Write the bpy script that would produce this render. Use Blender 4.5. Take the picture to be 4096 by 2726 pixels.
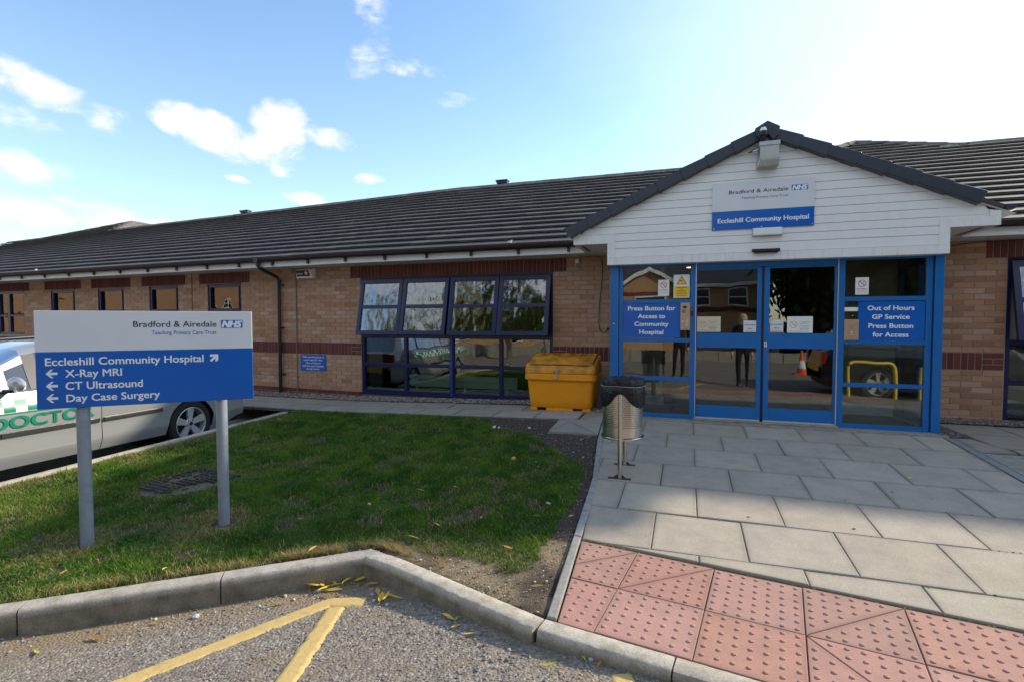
import bpy, bmesh, math, random
from mathutils import Vector, Matrix, noise as mn
R_ = math.radians
PI = math.pi
scene = bpy.context.scene
C = scene.collection
for o in list(bpy.data.objects): bpy.data.objects.remove(o)
random.seed(7)

# ------------------------------------------------------------------ camera
cam_d = bpy.data.cameras.new('camera'); cam = bpy.data.objects.new('camera', cam_d); C.objects.link(cam)
cr = Vector((0.94777, 0.31895, -0.00117)); cf = Vector((-0.31874, 0.94703, -0.03931))
cf.normalize(); cr = (cr - cf*cr.dot(cf)).normalized(); cu = cr.cross(cf)
CAM = Vector((5.73277, -8.26374, 1.47941))
cam.matrix_world = Matrix(((cr.x, cu.x, -cf.x, CAM.x), (cr.y, cu.y, -cf.y, CAM.y), (cr.z, cu.z, -cf.z, CAM.z), (0, 0, 0, 1)))
cam_d.sensor_width = 36; cam_d.sensor_fit = 'HORIZONTAL'; cam_d.lens = 36*2082.99/4096
cam_d.clip_start = .05; cam_d.clip_end = 2000
scene.camera = cam

# ------------------------------------------------------------------ light
SUN_DIR = Vector((1.38, 1.27, 1.0)).normalized()
SUN_EL = math.asin(SUN_DIR.z); SUN_AZ = math.atan2(SUN_DIR.x, SUN_DIR.y)
world = bpy.data.worlds.new("World"); scene.world = world; world.use_nodes = True
wn = world.node_tree; wn.nodes.clear()
def wnode(t, **k):
    n = wn.nodes.new(t)
    for a, b in k.items(): setattr(n, a, b)
    return n
wo = wnode('ShaderNodeOutputWorld'); wb = wnode('ShaderNodeBackground'); wb.inputs[1].default_value = 0.15
sky = wnode('ShaderNodeTexSky', sky_type='NISHITA', sun_disc=False, sun_elevation=SUN_EL, sun_rotation=SUN_AZ,
            altitude=50, air_density=1.1, dust_density=.25, ozone_density=1.2)
tcw = wnode('ShaderNodeTexCoord')
sepw = wnode('ShaderNodeSeparateXYZ'); wn.links.new(tcw.outputs['Generated'], sepw.inputs[0])
def wmath(op, a, b=None, clamp=False):
    n = wnode('ShaderNodeMath', operation=op, use_clamp=clamp)
    for i, v in enumerate((a, b)):
        if v is None: continue
        if isinstance(v, (int, float)): n.inputs[i].default_value = v
        else: wn.links.new(v, n.inputs[i])
    return n.outputs[0]
AZ = wmath('MULTIPLY', wmath('ARCTAN2', sepw.outputs[0], sepw.outputs[1]), 180/PI)
EL = wmath('MULTIPLY', wmath('ARCSINE', sepw.outputs[2]), 180/PI)
def wnoise(scale, detail, rough, dist=0.0, stretch=(1, 1, 1), off=(0, 0, 0)):
    mp = wnode('ShaderNodeMapping'); mp.inputs['Scale'].default_value = stretch; mp.inputs['Location'].default_value = off
    wn.links.new(tcw.outputs['Generated'], mp.inputs[0])
    n = wnode('ShaderNodeTexNoise'); wn.links.new(mp.outputs[0], n.inputs['Vector'])
    n.inputs['Scale'].default_value = scale; n.inputs['Detail'].default_value = detail
    n.inputs['Roughness'].default_value = rough; n.inputs['Distortion'].default_value = dist
    return n.outputs[0]
NZ = wmath('SUBTRACT', wnoise(9, 9, .62, .5, (1, 1, 1.9)), .5)
NZ2 = wmath('SUBTRACT', wnoise(26, 6, .6, .3, (1, 1, 1.5), (3, 1, 2)), .5)
def cloud(az, el, ra, re, rot, dens):
    dx = wmath('SUBTRACT', AZ, az); dy = wmath('SUBTRACT', EL, el)
    c, s = math.cos(R_(rot)), math.sin(R_(rot))
    u = wmath('DIVIDE', wmath('ADD', wmath('MULTIPLY', dx, c), wmath('MULTIPLY', dy, s)), ra)
    v = wmath('DIVIDE', wmath('SUBTRACT', wmath('MULTIPLY', dy, c), wmath('MULTIPLY', dx, s)), re)
    r2 = wmath('ADD', wmath('MULTIPLY', u, u), wmath('MULTIPLY', v, v))
    return wmath('MULTIPLY', wmath('SUBTRACT', 1.0, r2, True), dens)
tot = None
for a in [(-48.8, 17.5, 5.0, 2.2, -12, 1.45), (-42.0, 18.7, 3.6, 3.3, 20, 1.6), (-38.2, 18.2, 4.0, 1.6, -10, 1.25), (-44.0, 16.3, 5.0, 2.0, 5, 1.3), (-42.2, 15.0, 2.0, 1.4, 0, .95),
          (-60.8, 18.2, 5.6, 2.0, -14, 1.3), (-56.3, 16.9, 3.0, 2.0, -14, 1.0), (-61.5, 15.8, 4.2, 1.4, -8, .85),
          (-61.6, 12.0, 4.8, 1.9, -6, 1.2), (-57.3, 9.6, 5.5, 1.6, -14, .95), (-62, 8.9, 5.0, 1.8, 0, 1.1), (-54.0, 8.2, 5.0, 1.2, 0, 1.0),
          (-33.7, 14.5, 2.3, .85, 0, 1.1), (-39.9, 12.1, 2.7, .8, -6, 1.0), (-46.2, 13.4, 1.6, .45, -10, .55),
          (-33.2, 26.0, 4.4, 2.2, 35, .50), (-29.0, 25.3, 6.0, 1.5, -5, .56), (-24.8, 22.3, 3.4, 1.3, 5, .58), (-34.0, 29.6, 3.2, 2.4, 10, .55),
          (180, 38, 95, 30, 0, 1.15), (-160, 38, 75, 30, 0, 1.15), (100, 40, 35, 14, 0, .9)]:  # wide clouds behind the camera, added for facade fill and mirrored in the sashes
    m = cloud(*a); tot = m if tot is None else wmath('MAXIMUM', tot, m)
raw = wmath('ADD', wmath('MULTIPLY', wmath('ADD', NZ, wmath('MULTIPLY', NZ2, .5)), 2.3), wmath('SUBTRACT', tot, .35))
gate = wmath('MULTIPLY', tot, 4.0, True)
mask = wnode('ShaderNodeMapRange', interpolation_type='SMOOTHSTEP')
wn.links.new(wmath('MULTIPLY', raw, gate), mask.inputs[0]); mask.inputs[1].default_value = -.04; mask.inputs[2].default_value = .95
# thin veil of high haze that thickens towards the sun and the horizon
dotn = wnode('ShaderNodeVectorMath', operation='DOT_PRODUCT'); wn.links.new(tcw.outputs['Generated'], dotn.inputs[0]); dotn.inputs[1].default_value = SUN_DIR
veil = wnode('ShaderNodeMapRange', interpolation_type='SMOOTHSTEP'); wn.links.new(wmath('ADD', dotn.outputs['Value'], wmath('MULTIPLY', NZ, .10)), veil.inputs[0])
veil.inputs[1].default_value = .50; veil.inputs[2].default_value = 1.0; veil.inputs[4].default_value = .5
hv = wnode('ShaderNodeMapRange', interpolation_type='SMOOTHSTEP'); wn.links.new(EL, hv.inputs[0])
hv.inputs[1].default_value = 34; hv.inputs[2].default_value = 0; hv.inputs[4].default_value = .12
base = wnode('ShaderNodeMix', data_type='RGBA'); base.inputs['Factor'].default_value = 0
wn.links.new(wmath('MAXIMUM', veil.outputs[0], hv.outputs[0]), base.inputs['Factor'])
tintn = wnode('ShaderNodeMix', data_type='RGBA', blend_type='MULTIPLY'); tintn.inputs['Factor'].default_value = 1
wn.links.new(sky.outputs[0], tintn.inputs[6]); tintn.inputs[7].default_value = (.88, .98, 1.06, 1)
wn.links.new(tintn.outputs[2], base.inputs[6]); base.inputs[7].default_value = (4.9, 5.2, 5.6, 1)
fin = wnode('ShaderNodeMix', data_type='RGBA'); wn.links.new(mask.outputs[0], fin.inputs['Factor'])
shade = wnode('ShaderNodeMix', data_type='RGBA'); wn.links.new(wmath('ADD', wmath('MULTIPLY', NZ2, 2.0), .55, True), shade.inputs['Factor'])
shade.inputs[6].default_value = (3.3, 3.4, 3.65, 1); shade.inputs[7].default_value = (4.7, 4.65, 4.6, 1)
wn.links.new(base.outputs[2], fin.inputs[6]); wn.links.new(shade.outputs[2], fin.inputs[7])
wn.links.new(fin.outputs[2], wb.inputs[0]); wn.links.new(wb.outputs[0], wo.inputs[0])
sd = bpy.data.lights.new('sun', 'SUN'); sun = bpy.data.objects.new('sun', sd); C.objects.link(sun)
sd.energy = 3.6; sd.angle = R_(2.4); sd.color = (1.0, .88, .70)
sun.rotation_euler = SUN_DIR.to_track_quat('Z', 'Y').to_euler(); sun.location = (20, 20, 20)
scene.view_settings.view_transform = 'Standard'; scene.view_settings.look = 'None'
scene.view_settings.gamma = 1; scene.view_settings.exposure = 0.86
scene.render.engine = 'CYCLES'
scene.cycles.max_bounces = 8; scene.cycles.transparent_max_bounces = 12

# ------------------------------------------------------------------ materials
MAT = {}
def mat(name, col=(.5, .5, .5), rough=.6, metal=0., var=0., vs=8., col2=None, bump=0., bs=60., bd=.002, tint=False, spec=.5, coat=0., stretch=(1, 1, 1), thr=None, fine=0., fs=170.):
    """principled material: world-space noise mixes col and col2 (or dark/light col), optional per-vertex tint and fine bump"""
    m = bpy.data.materials.new(name); m.use_nodes = True; nt = m.node_tree; L = nt.links
    p = nt.nodes['Principled BSDF']; p.inputs['Roughness'].default_value = rough; p.inputs['Metallic'].default_value = metal
    p.inputs['Specular IOR Level'].default_value = spec; p.inputs['Coat Weight'].default_value = coat
    g = nt.nodes.new('ShaderNodeNewGeometry')
    mp = nt.nodes.new('ShaderNodeMapping'); mp.inputs['Scale'].default_value = stretch; L.new(g.outputs['Position'], mp.inputs[0])
    out = None
    if var or col2:
        n = nt.nodes.new('ShaderNodeTexNoise'); n.inputs['Scale'].default_value = vs; n.inputs['Detail'].default_value = 7; n.inputs['Roughness'].default_value = .62
        L.new(mp.outputs[0], n.inputs['Vector'])
        mr = nt.nodes.new('ShaderNodeMapRange'); L.new(n.outputs[0], mr.inputs[0])
        lo, hi = thr or (.32, .68); mr.inputs[1].default_value = lo; mr.inputs[2].default_value = hi
        mx = nt.nodes.new('ShaderNodeMix'); mx.data_type = 'RGBA'; L.new(mr.outputs[0], mx.inputs['Factor'])
        a = tuple(c*(1-var) for c in col); b = col2 or tuple(min(1, c*(1+var)) for c in col)
        if col2: a = col
        mx.inputs[6].default_value = (*a, 1); mx.inputs[7].default_value = (*b, 1); out = mx.outputs[2]
    if tint:
        at = nt.nodes.new('ShaderNodeAttribute'); at.attribute_name = 'tint'
        mu = nt.nodes.new('ShaderNodeMix'); mu.data_type = 'RGBA'; mu.blend_type = 'MULTIPLY'; mu.inputs['Factor'].default_value = 1
        if out: L.new(out, mu.inputs[6])
        else: mu.inputs[6].default_value = (*col, 1)
        L.new(at.outputs['Color'], mu.inputs[7]); out = mu.outputs[2]
    if fine:
        nf = nt.nodes.new('ShaderNodeTexNoise'); nf.inputs['Scale'].default_value = fs; nf.inputs['Detail'].default_value = 3; L.new(mp.outputs[0], nf.inputs['Vector'])
        fr = nt.nodes.new('ShaderNodeMapRange'); L.new(nf.outputs[0], fr.inputs[0]); fr.inputs[1].default_value = .3; fr.inputs[2].default_value = .7; fr.inputs[3].default_value = 1-fine; fr.inputs[4].default_value = 1+fine
        vm = nt.nodes.new('ShaderNodeVectorMath'); vm.operation = 'SCALE'
        if out: L.new(out, vm.inputs[0])
        else: vm.inputs[0].default_value = col
        L.new(fr.outputs[0], vm.inputs['Scale']); out = vm.outputs[0]
    if out: L.new(out, p.inputs['Base Color'])
    else: p.inputs['Base Color'].default_value = (*col, 1)
    if bump:
        nb = nt.nodes.new('ShaderNodeTexNoise'); nb.inputs['Scale'].default_value = bs; nb.inputs['Detail'].default_value = 5
        L.new(mp.outputs[0], nb.inputs['Vector'])
        bm = nt.nodes.new('ShaderNodeBump'); bm.inputs['Strength'].default_value = bump; bm.inputs['Distance'].default_value = bd
        L.new(nb.outputs[0], bm.inputs['Height']); L.new(bm.outputs[0], p.inputs['Normal'])
    MAT[name] = m; return m
def glass(name, refl=.07, tint=(.75, .82, .8), wave=.06, ws=1.6):
    m = bpy.data.materials.new(name); m.use_nodes = True; nt = m.node_tree; L = nt.links; nt.nodes.clear()
    o = nt.nodes.new('ShaderNodeOutputMaterial'); mix = nt.nodes.new('ShaderNodeMixShader')
    tr = nt.nodes.new('ShaderNodeBsdfTransparent'); tr.inputs[0].default_value = (*tint, 1)
    gl = nt.nodes.new('ShaderNodeBsdfGlossy'); gl.inputs['Roughness'].default_value = 0.0; gl.inputs[0].default_value = (1, 1, 1, 1)
    fr = nt.nodes.new('ShaderNodeFresnel'); fr.inputs[0].default_value = 1.5
    ad = nt.nodes.new('ShaderNodeMath'); ad.operation = 'ADD'; ad.use_clamp = True; ad.inputs[1].default_value = refl
    L.new(fr.outputs[0], ad.inputs[0]); L.new(ad.outputs[0], mix.inputs[0])
    g = nt.nodes.new('ShaderNodeNewGeometry'); mp = nt.nodes.new('ShaderNodeMapping'); mp.inputs['Scale'].default_value = (1, 1, .55); L.new(g.outputs['Position'], mp.inputs[0])
    n = nt.nodes.new('ShaderNodeTexNoise'); n.inputs['Scale'].default_value = ws; n.inputs['Detail'].default_value = 2; L.new(mp.outputs[0], n.inputs['Vector'])
    b = nt.nodes.new('ShaderNodeBump'); b.inputs['Strength'].default_value = 1; b.inputs['Distance'].default_value = wave*.1
    L.new(n.outputs[0], b.inputs['Height']); L.new(b.outputs[0], gl.inputs['Normal'])
    L.new(tr.outputs[0], mix.inputs[1]); L.new(gl.outputs[0], mix.inputs[2]); L.new(mix.outputs[0], o.inputs[0])
    MAT[name] = m; return m
def emit(name, col, s):
    m = bpy.data.materials.new(name); m.use_nodes = True; p = m.node_tree.nodes['Principled BSDF']
    p.inputs['Emission Color'].default_value = (*col, 1); p.inputs['Emission Strength'].default_value = s; MAT[name] = m; return m

mat('brick', (1, 1, 1), .85, fine=.14, fs=200, var=.16, vs=22, bump=.5, bs=160, bd=.003, tint=True)
mat('mortar', (.30, .265, .225), .95, var=.2, vs=20, bump=.5, bs=200, bd=.003)
mat('red_mortar', (.32, .22, .17), .95, var=.2, vs=20)
mat('tile', (1, 1, 1), .62, fine=.18, fs=90, col2=(1.75, 1.7, 1.45), thr=(.56, .82), vs=9, bump=.5, bs=90, bd=.003, tint=True)
mat('ridge_tile', (.15, .125, .105), .8, var=.3, vs=9, bump=.5, bs=60)
mat('ridge_mortar', (.26, .245, .21), .95, var=.4, vs=12)
mat('white_upvc', (.76, .77, .77), .38, col2=(.69, .69, .67), vs=1.6, stretch=(2.5, 2.5, .5), thr=(.5, .85))
mat('white_upvc_stained', (.74, .745, .74), .42, col2=(.50, .49, .45), vs=5, stretch=(5, 5, .35), thr=(.52, .9))
mat('soffit', (.60, .58, .55), .5, var=.1)
mat('verge', (.024, .032, .046), .42, var=.15, vs=8, bump=.3, bs=80)
mat('gutter', (.018, .012, .012), .32, var=.3, vs=5)
mat('navy', (.008, .013, .070), .3, var=.15, vs=4)
mat('navy_light', (.015, .045, .22), .3)
mat('porch_blue', (.002, .135, .42), .34, col2=(.003, .115, .36), vs=3, stretch=(1, 1, 2))
mat('sign_blue', (.001, .105, .45), .28, var=.04, vs=3)
mat('sign_white', (.66, .68, .71), .3, var=.03, vs=3)
mat('letter_white', (.78, .80, .84), .4)
mat('letter_black', (.012, .012, .022), .4)
mat('letter_blue', (.01, .12, .46), .4)
mat('paper', (.74, .76, .74), .5)
mat('paper_cream', (.62, .56, .42), .5)
mat('red_ink', (.45, .03, .03), .5)
mat('orange_ink', (.70, .33, .08), .5)
mat('grey_ink', (.16, .16, .17), .6)
mat('warn_yellow', (.85, .52, .02), .45)
mat('black', (.01, .01, .012), .5)
mat('black_gloss', (.012, .012, .016), .16)
mat('steel', (.62, .60, .57), .26, metal=1, bump=.1, bs=300)
mat('steel_dark', (.05, .045, .04), .6)
mat('bronze_panel', (.50, .33, .20), .4, metal=.35, var=.1, vs=30)
mat('galv', (.42, .44, .45), .45, metal=.6, var=.15, vs=20)
mat('post_grey', (.245, .275, .315), .42, var=.12, vs=14, bump=.25, bs=220)
mat('alu', (.75, .75, .75), .35, metal=.8)
mat('conduit', (.20, .17, .15), .6)
mat('slab', (1.06, 1.05, 1.03), .88, col2=(.80, .79, .79), thr=(.40, .78), vs=5, bump=.6, bs=210, bd=.003, tint=True, fine=.16, fs=130)
mat('joint', (.085, .075, .05), .98, var=.5, vs=30)
mat('kerb', (1.08, 1.06, 1.03), .92, col2=(.62, .58, .50), thr=(.42, .78), vs=13, bump=.6, bs=210, bd=.004, tint=True, fine=.20, fs=120)
mat('tactile', (1.05, 1.04, 1.03), .86, col2=(.80, .84, .88), thr=(.42, .80), vs=7, bump=.4, bs=260, bd=.002, tint=True, fine=.13, fs=150)
mat('concrete', (.27, .245, .205), .95, var=.25, vs=12, bump=.8, bs=90, bd=.01)
mat('soil', (1, 1, 1), .97, var=.35, vs=45, bump=1, bs=110, bd=.02, tint=True)
mat('stone', (1, 1, 1), .8, tint=True, var=.12, vs=60)
mat('leaf', (1, 1, 1), .55, tint=True, var=.2, vs=70)
mat('yellow_plastic', (.86, .33, .006), .42, col2=(.80, .29, .006), vs=7, bump=.35, bs=260, bd=.001)
mat('yellow_dirty', (.80, .31, .01), .6, col2=(.12, .075, .02), vs=6, thr=(.38, .72), bump=.3, bs=200)
mat('car_silver', (.46, .465, .475), .22, metal=.5, coat=.8)
mat('car_dark', (.012, .012, .016), .2, metal=.2, coat=1)
mat('rubber', (.014, .014, .014), .75, var=.3, vs=30)
mat('trim', (.02, .02, .022), .45)
mat('alloy', (.52, .53, .54), .32, metal=.35)
mat('green_livery', (.0, .20, .115), .4)
mat('tail_red', (.35, .01, .01), .2)
mat('plaster', (.50, .40, .26), .8, var=.05)
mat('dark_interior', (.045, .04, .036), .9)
mat('carpet', (.03, .03, .032), .95)
mat('blind', (.62, .60, .54), .7)
mat('curtain', (.62, .42, .27), .8, var=.15, vs=12, stretch=(6, 6, .4))
mat('radiator', (.82, .86, .83), .45)
mat('lamp_glass', (.42, .42, .38), .3)
mat('bag', (.008, .008, .010), .30, spec=.35, bump=1, bs=34, bd=.012)
mat('yellow_paint', (.86, .62, .05), .5)
mat('skin', (.55, .33, .24), .55)
mat('hair', (.50, .36, .17), .6)
mat('clothes', (.014, .014, .017), .9)
mat('cone_orange', (.75, .10, .02), .5)
mat('bark', (.13, .10, .07), .95, var=.3, vs=10, bump=.8, bs=20, bd=.03)
glass('window_glass', .075, (.70, .77, .74), .05, 2.2)
glass('sash_glass', .13, (.66, .70, .68), .16, 3.4)
glass('porch_glass', .065, (.72, .76, .74), .035, 1.3)
emit('lamp_glow', (1, .55, .2), 6)
m = bpy.data.materials.new('grass'); m.use_nodes = True; nt = m.node_tree; p = nt.nodes['Principled BSDF']; at = nt.nodes.new('ShaderNodeAttribute'); at.attribute_name = 'tint'
nt.links.new(at.outputs['Color'], p.inputs['Base Color']); p.inputs['Roughness'].default_value = .6; p.inputs['Specular IOR Level'].default_value = .25
tl = nt.nodes.new('ShaderNodeBsdfTranslucent'); nt.links.new(at.outputs['Color'], tl.inputs[0]); mx = nt.nodes.new('ShaderNodeMixShader'); mx.inputs[0].default_value = .35
nt.links.new(p.outputs[0], mx.inputs[1]); nt.links.new(tl.outputs[0], mx.inputs[2]); nt.links.new(mx.outputs[0], nt.nodes['Material Output'].inputs[0]); MAT['grass'] = m
# asphalt: aggregate colour cells, brown grit where the 'dirt' attribute says
def asphalt():
    m = bpy.data.materials.new('asphalt'); m.use_nodes = True; nt = m.node_tree; L = nt.links; p = nt.nodes['Principled BSDF']
    g = nt.nodes.new('ShaderNodeNewGeometry'); v = nt.nodes.new('ShaderNodeTexVoronoi'); v.inputs['Scale'].default_value = 68; L.new(g.outputs['Position'], v.inputs['Vector'])
    rp = nt.nodes.new('ShaderNodeValToRGB'); e = rp.color_ramp.elements; e[0].position = 0; e[0].color = (.105, .092, .078, 1); e[1].position = 1; e[1].color = (.43, .37, .30, 1)
    e2 = e.new(.6); e2.color = (.24, .205, .165, 1); L.new(v.outputs['Color'], rp.inputs[0])
    n2 = nt.nodes.new('ShaderNodeTexNoise'); n2.inputs['Scale'].default_value = 320; n2.inputs['Detail'].default_value = 4; L.new(g.outputs['Position'], n2.inputs['Vector'])
    mu = nt.nodes.new('ShaderNodeMix'); mu.data_type = 'RGBA'; mu.blend_type = 'OVERLAY'; mu.inputs['Factor'].default_value = .8; L.new(rp.outputs[0], mu.inputs[6]); L.new(n2.outputs[0], mu.inputs[7])
    n3 = nt.nodes.new('ShaderNodeTexNoise'); n3.inputs['Scale'].default_value = 7; n3.inputs['Detail'].default_value = 8; n3.inputs['Roughness'].default_value = .7; L.new(g.outputs['Position'], n3.inputs['Vector'])
    at = nt.nodes.new('ShaderNodeAttribute'); at.attribute_name = 'dirt'
    ad = nt.nodes.new('ShaderNodeMath'); ad.operation = 'ADD'; L.new(at.outputs['Fac'], ad.inputs[0]); sb = nt.nodes.new('ShaderNodeMath'); sb.operation = 'MULTIPLY_ADD'; sb.inputs[1].default_value = 1.3; sb.inputs[2].default_value = -.72; L.new(n3.outputs[0], sb.inputs[0]); L.new(sb.outputs[0], ad.inputs[1])
    mr = nt.nodes.new('ShaderNodeMapRange'); L.new(ad.outputs[0], mr.inputs[0]); mr.inputs[1].default_value = .05; mr.inputs[2].default_value = .55; mr.inputs[4].default_value = .95
    dc = nt.nodes.new('ShaderNodeMix'); dc.data_type = 'RGBA'; L.new(n2.outputs[0], dc.inputs['Factor']); dc.inputs[6].default_value = (.15, .105, .06, 1); dc.inputs[7].default_value = (.34, .26, .165, 1)
    fx = nt.nodes.new('ShaderNodeMix'); fx.data_type = 'RGBA'; L.new(mr.outputs[0], fx.inputs['Factor']); L.new(mu.outputs[2], fx.inputs[6]); L.new(dc.outputs[2], fx.inputs[7]); L.new(fx.outputs[2], p.inputs['Base Color'])
    p.inputs['Roughness'].default_value = .85
    b = nt.nodes.new('ShaderNodeBump'); b.inputs['Strength'].default_value = 1; b.inputs['Distance'].default_value = .006; L.new(v.outputs['Distance'], b.inputs['Height']); b.invert = True
    b2 = nt.nodes.new('ShaderNodeBump'); b2.inputs['Strength'].default_value = .8; b2.inputs['Distance'].default_value = .003; L.new(n2.outputs[0], b2.inputs['Height']); L.new(b.outputs[0], b2.inputs['Normal']); L.new(b2.outputs[0], p.inputs['Normal'])
    MAT['asphalt'] = m
asphalt()
# worn thermoplastic line paint
def linepaint():
    m = bpy.data.materials.new('line_yellow'); m.use_nodes = True; nt = m.node_tree; L = nt.links; p = nt.nodes['Principled BSDF']
    g = nt.nodes.new('ShaderNodeNewGeometry'); n = nt.nodes.new('ShaderNodeTexNoise'); n.inputs['Scale'].default_value = 22; n.inputs['Detail'].default_value = 9; n.inputs['Roughness'].default_value = .75; L.new(g.outputs['Position'], n.inputs['Vector'])
    rp = nt.nodes.new('ShaderNodeValToRGB'); e = rp.color_ramp.elements; e[0].position = .30; e[0].color = (.20, .17, .11, 1); e[1].position = .72; e[1].color = (.62, .45, .17, 1)
    e2 = e.new(.36); e2.color = (.50, .36, .12, 1); e3 = e.new(.5); e3.color = (.58, .41, .15, 1); L.new(n.outputs[0], rp.inputs[0]); L.new(rp.outputs[0], p.inputs['Base Color']); p.inputs['Roughness'].default_value = .7
    b = nt.nodes.new('ShaderNodeBump'); b.inputs['Strength'].default_value = .8; b.inputs['Distance'].default_value = .006; L.new(n.outputs[0], b.inputs['Height']); L.new(b.outputs[0], p.inputs['Normal']); MAT['line_yellow'] = m
linepaint()
# brick pattern for the far building that only shows in the glass
def farbrick():
    m = bpy.data.materials.new('far_brick'); m.use_nodes = True; nt = m.node_tree; L = nt.links; p = nt.nodes['Principled BSDF']
    tc = nt.nodes.new('ShaderNodeNewGeometry'); sp = nt.nodes.new('ShaderNodeSeparateXYZ'); cb = nt.nodes.new('ShaderNodeCombineXYZ'); L.new(tc.outputs['Position'], sp.inputs[0]); L.new(sp.outputs[0], cb.inputs[0]); L.new(sp.outputs[2], cb.inputs[1])
    b = nt.nodes.new('ShaderNodeTexBrick'); L.new(cb.outputs[0], b.inputs['Vector']); b.inputs['Scale'].default_value = 1; b.inputs['Brick Width'].default_value = .225; b.inputs['Row Height'].default_value = .075; b.inputs['Mortar Size'].default_value = .006
    b.inputs['Color1'].default_value = (.50, .27, .12, 1); b.inputs['Color2'].default_value = (.42, .22, .10, 1); b.inputs['Mortar'].default_value = (.4, .33, .25, 1); L.new(b.outputs[0], p.inputs['Base Color']); p.inputs['Roughness'].default_value = .9; MAT['far_brick'] = m
farbrick()

# ------------------------------------------------------------------ mesh helpers
def WZ(x, z):            # the long wing settles very slightly towards its far (left) end
    return z if x >= 0 else 1.48 + (z - 1.48)*(1 + .008*x)
class MB:
    def __init__(s): s.v = []; s.f = []; s.mi = []; s.t = []; s.cur = (1, 1, 1); s.m = 0
    def add(s, vs, fs):
        n = len(s.v); s.v += [tuple(a) for a in vs]; s.t += [s.cur]*len(vs)
        for f in fs: s.f.append(tuple(n+i for i in f)); s.mi.append(s.m)
    def box(s, x0, x1, y0, y1, z0, z1):
        s.add([(x0, y0, z0), (x1, y0, z0), (x1, y1, z0), (x0, y1, z0), (x0, y0, z1), (x1, y0, z1), (x1, y1, z1), (x0, y1, z1)],
              [(0, 3, 2, 1), (4, 5, 6, 7), (0, 1, 5, 4), (1, 2, 6, 5), (2, 3, 7, 6), (3, 0, 4, 7)])
    def hexa(s, p):      # 8 corners: bottom loop (ccw from above), then top loop
        s.add(p, [(0, 3, 2, 1), (4, 5, 6, 7), (0, 1, 5, 4), (1, 2, 6, 5), (2, 3, 7, 6), (3, 0, 4, 7)])
    def prism(s, poly, d):       # poly: 3d loop, d: extrusion vector
        n = len(poly); d = Vector(d); p = [Vector(a) for a in poly]; q = [a+d for a in p]
        s.add(p+q, [tuple(reversed(range(n))), tuple(range(n, 2*n))] + [(i, (i+1) % n, n+(i+1) % n, n+i) for i in range(n)])
    def quad(s, a, b, c, d): s.add([a, b, c, d], [(0, 1, 2, 3)])
    def tube(s, path, r, seg=10, cap=True):
        path = [Vector(p) for p in path]; rs = r if isinstance(r, (list, tuple)) else [r]*len(path); rings = []
        for i, p in enumerate(path):
            if i == 0: d = path[1]-p
            elif i == len(path)-1: d = p-path[i-1]
            else: d = (path[i+1]-p).normalized()+(p-path[i-1]).normalized()
            d.normalize(); a = Vector((0, 0, 1)) if abs(d.z) < .9 else Vector((1, 0, 0)); u = d.cross(a).normalized(); w = d.cross(u).normalized()
            rings.append([p+(u*math.cos(2*PI*k/seg)+w*math.sin(2*PI*k/seg))*rs[i] for k in range(seg)])
        n = len(path); vs = [x for rr in rings for x in rr]; fs = []
        for i in range(n-1):
            for k in range(seg): fs.append((i*seg+k, i*seg+(k+1) % seg, (i+1)*seg+(k+1) % seg, (i+1)*seg+k))
        if cap: fs += [tuple(reversed(range(seg))), tuple(range((n-1)*seg, n*seg))]
        s.add(vs, fs)
    def lathe(s, c, prof, seg=24, axis='z'):   # prof: (r, h)
        c = Vector(c); vs = []; fs = []
        for r, h in prof:
            for k in range(seg):
                a = 2*PI*k/seg
                if axis == 'z': vs.append(c+Vector((r*math.cos(a), r*math.sin(a), h)))
                elif axis == 'x': vs.append(c+Vector((h, r*math.cos(a), r*math.sin(a))))
                else: vs.append(c+Vector((r*math.cos(a), h, r*math.sin(a))))
        for i in range(len(prof)-1):
            for k in range(seg): fs.append((i*seg+k, i*seg+(k+1) % seg, (i+1)*seg+(k+1) % seg, (i+1)*seg+k))
        s.add(vs, fs)
    def mesh(s, name, mats, smooth=False, bevel=0, bseg=1, warp=False):
        me = bpy.data.meshes.new(name)
        vs = [(x, y, WZ(x, z)) for x, y, z in s.v] if warp else s.v
        me.from_pydata(vs, [], s.f)
        for k in (mats if isinstance(mats, (list, tuple)) else [mats]): me.materials.append(MAT[k])
        me.polygons.foreach_set('material_index', s.mi)
        at = me.color_attributes.new('tint', 'FLOAT_COLOR', 'POINT')
        at.data.foreach_set('color', [c for t in s.t for c in (t[0], t[1], t[2], 1.0)])
        if bevel:
            bm = bmesh.new(); bm.from_mesh(me); bmesh.ops.remove_doubles(bm, verts=bm.verts, dist=1e-5)
            es = [e for e in bm.edges if len(e.link_faces) == 2 and e.calc_face_angle(0) > .5]
            bmesh.ops.bevel(bm, geom=es, offset=bevel, segments=bseg, profile=.6, affect='EDGES', clamp_overlap=True); bm.to_mesh(me); bm.free()
        if smooth:
            me.polygons.foreach_set('use_smooth', [True]*len(me.polygons))
            if hasattr(me, 'set_sharp_from_angle'): me.set_sharp_from_angle(angle=R_(38))
        me.update(); return me
    def build(s, name, mats, parent=None, **k):
        me = s.mesh(name, mats, **k); return link(name, me, parent)
def link(name, me, parent=None):
    o = bpy.data.objects.new(name, me); C.objects.link(o)
    if parent is not None:
        o.parent = parent; o.matrix_parent_inverse = bpy_inv(parent)
    return o
def wm(o):   # world matrix from basis chain
    m = o.matrix_basis.copy()
    if o.parent: m = wm(o.parent) @ o.matrix_parent_inverse @ m
    return m
def bpy_inv(p): return wm(p).inverted()
def tag(o, label, cat, group=None, kind=None):
    if label: o['label'] = label
    if cat: o['category'] = cat
    if group: o['group'] = group
    if kind: o['kind'] = kind
    return o
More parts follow.
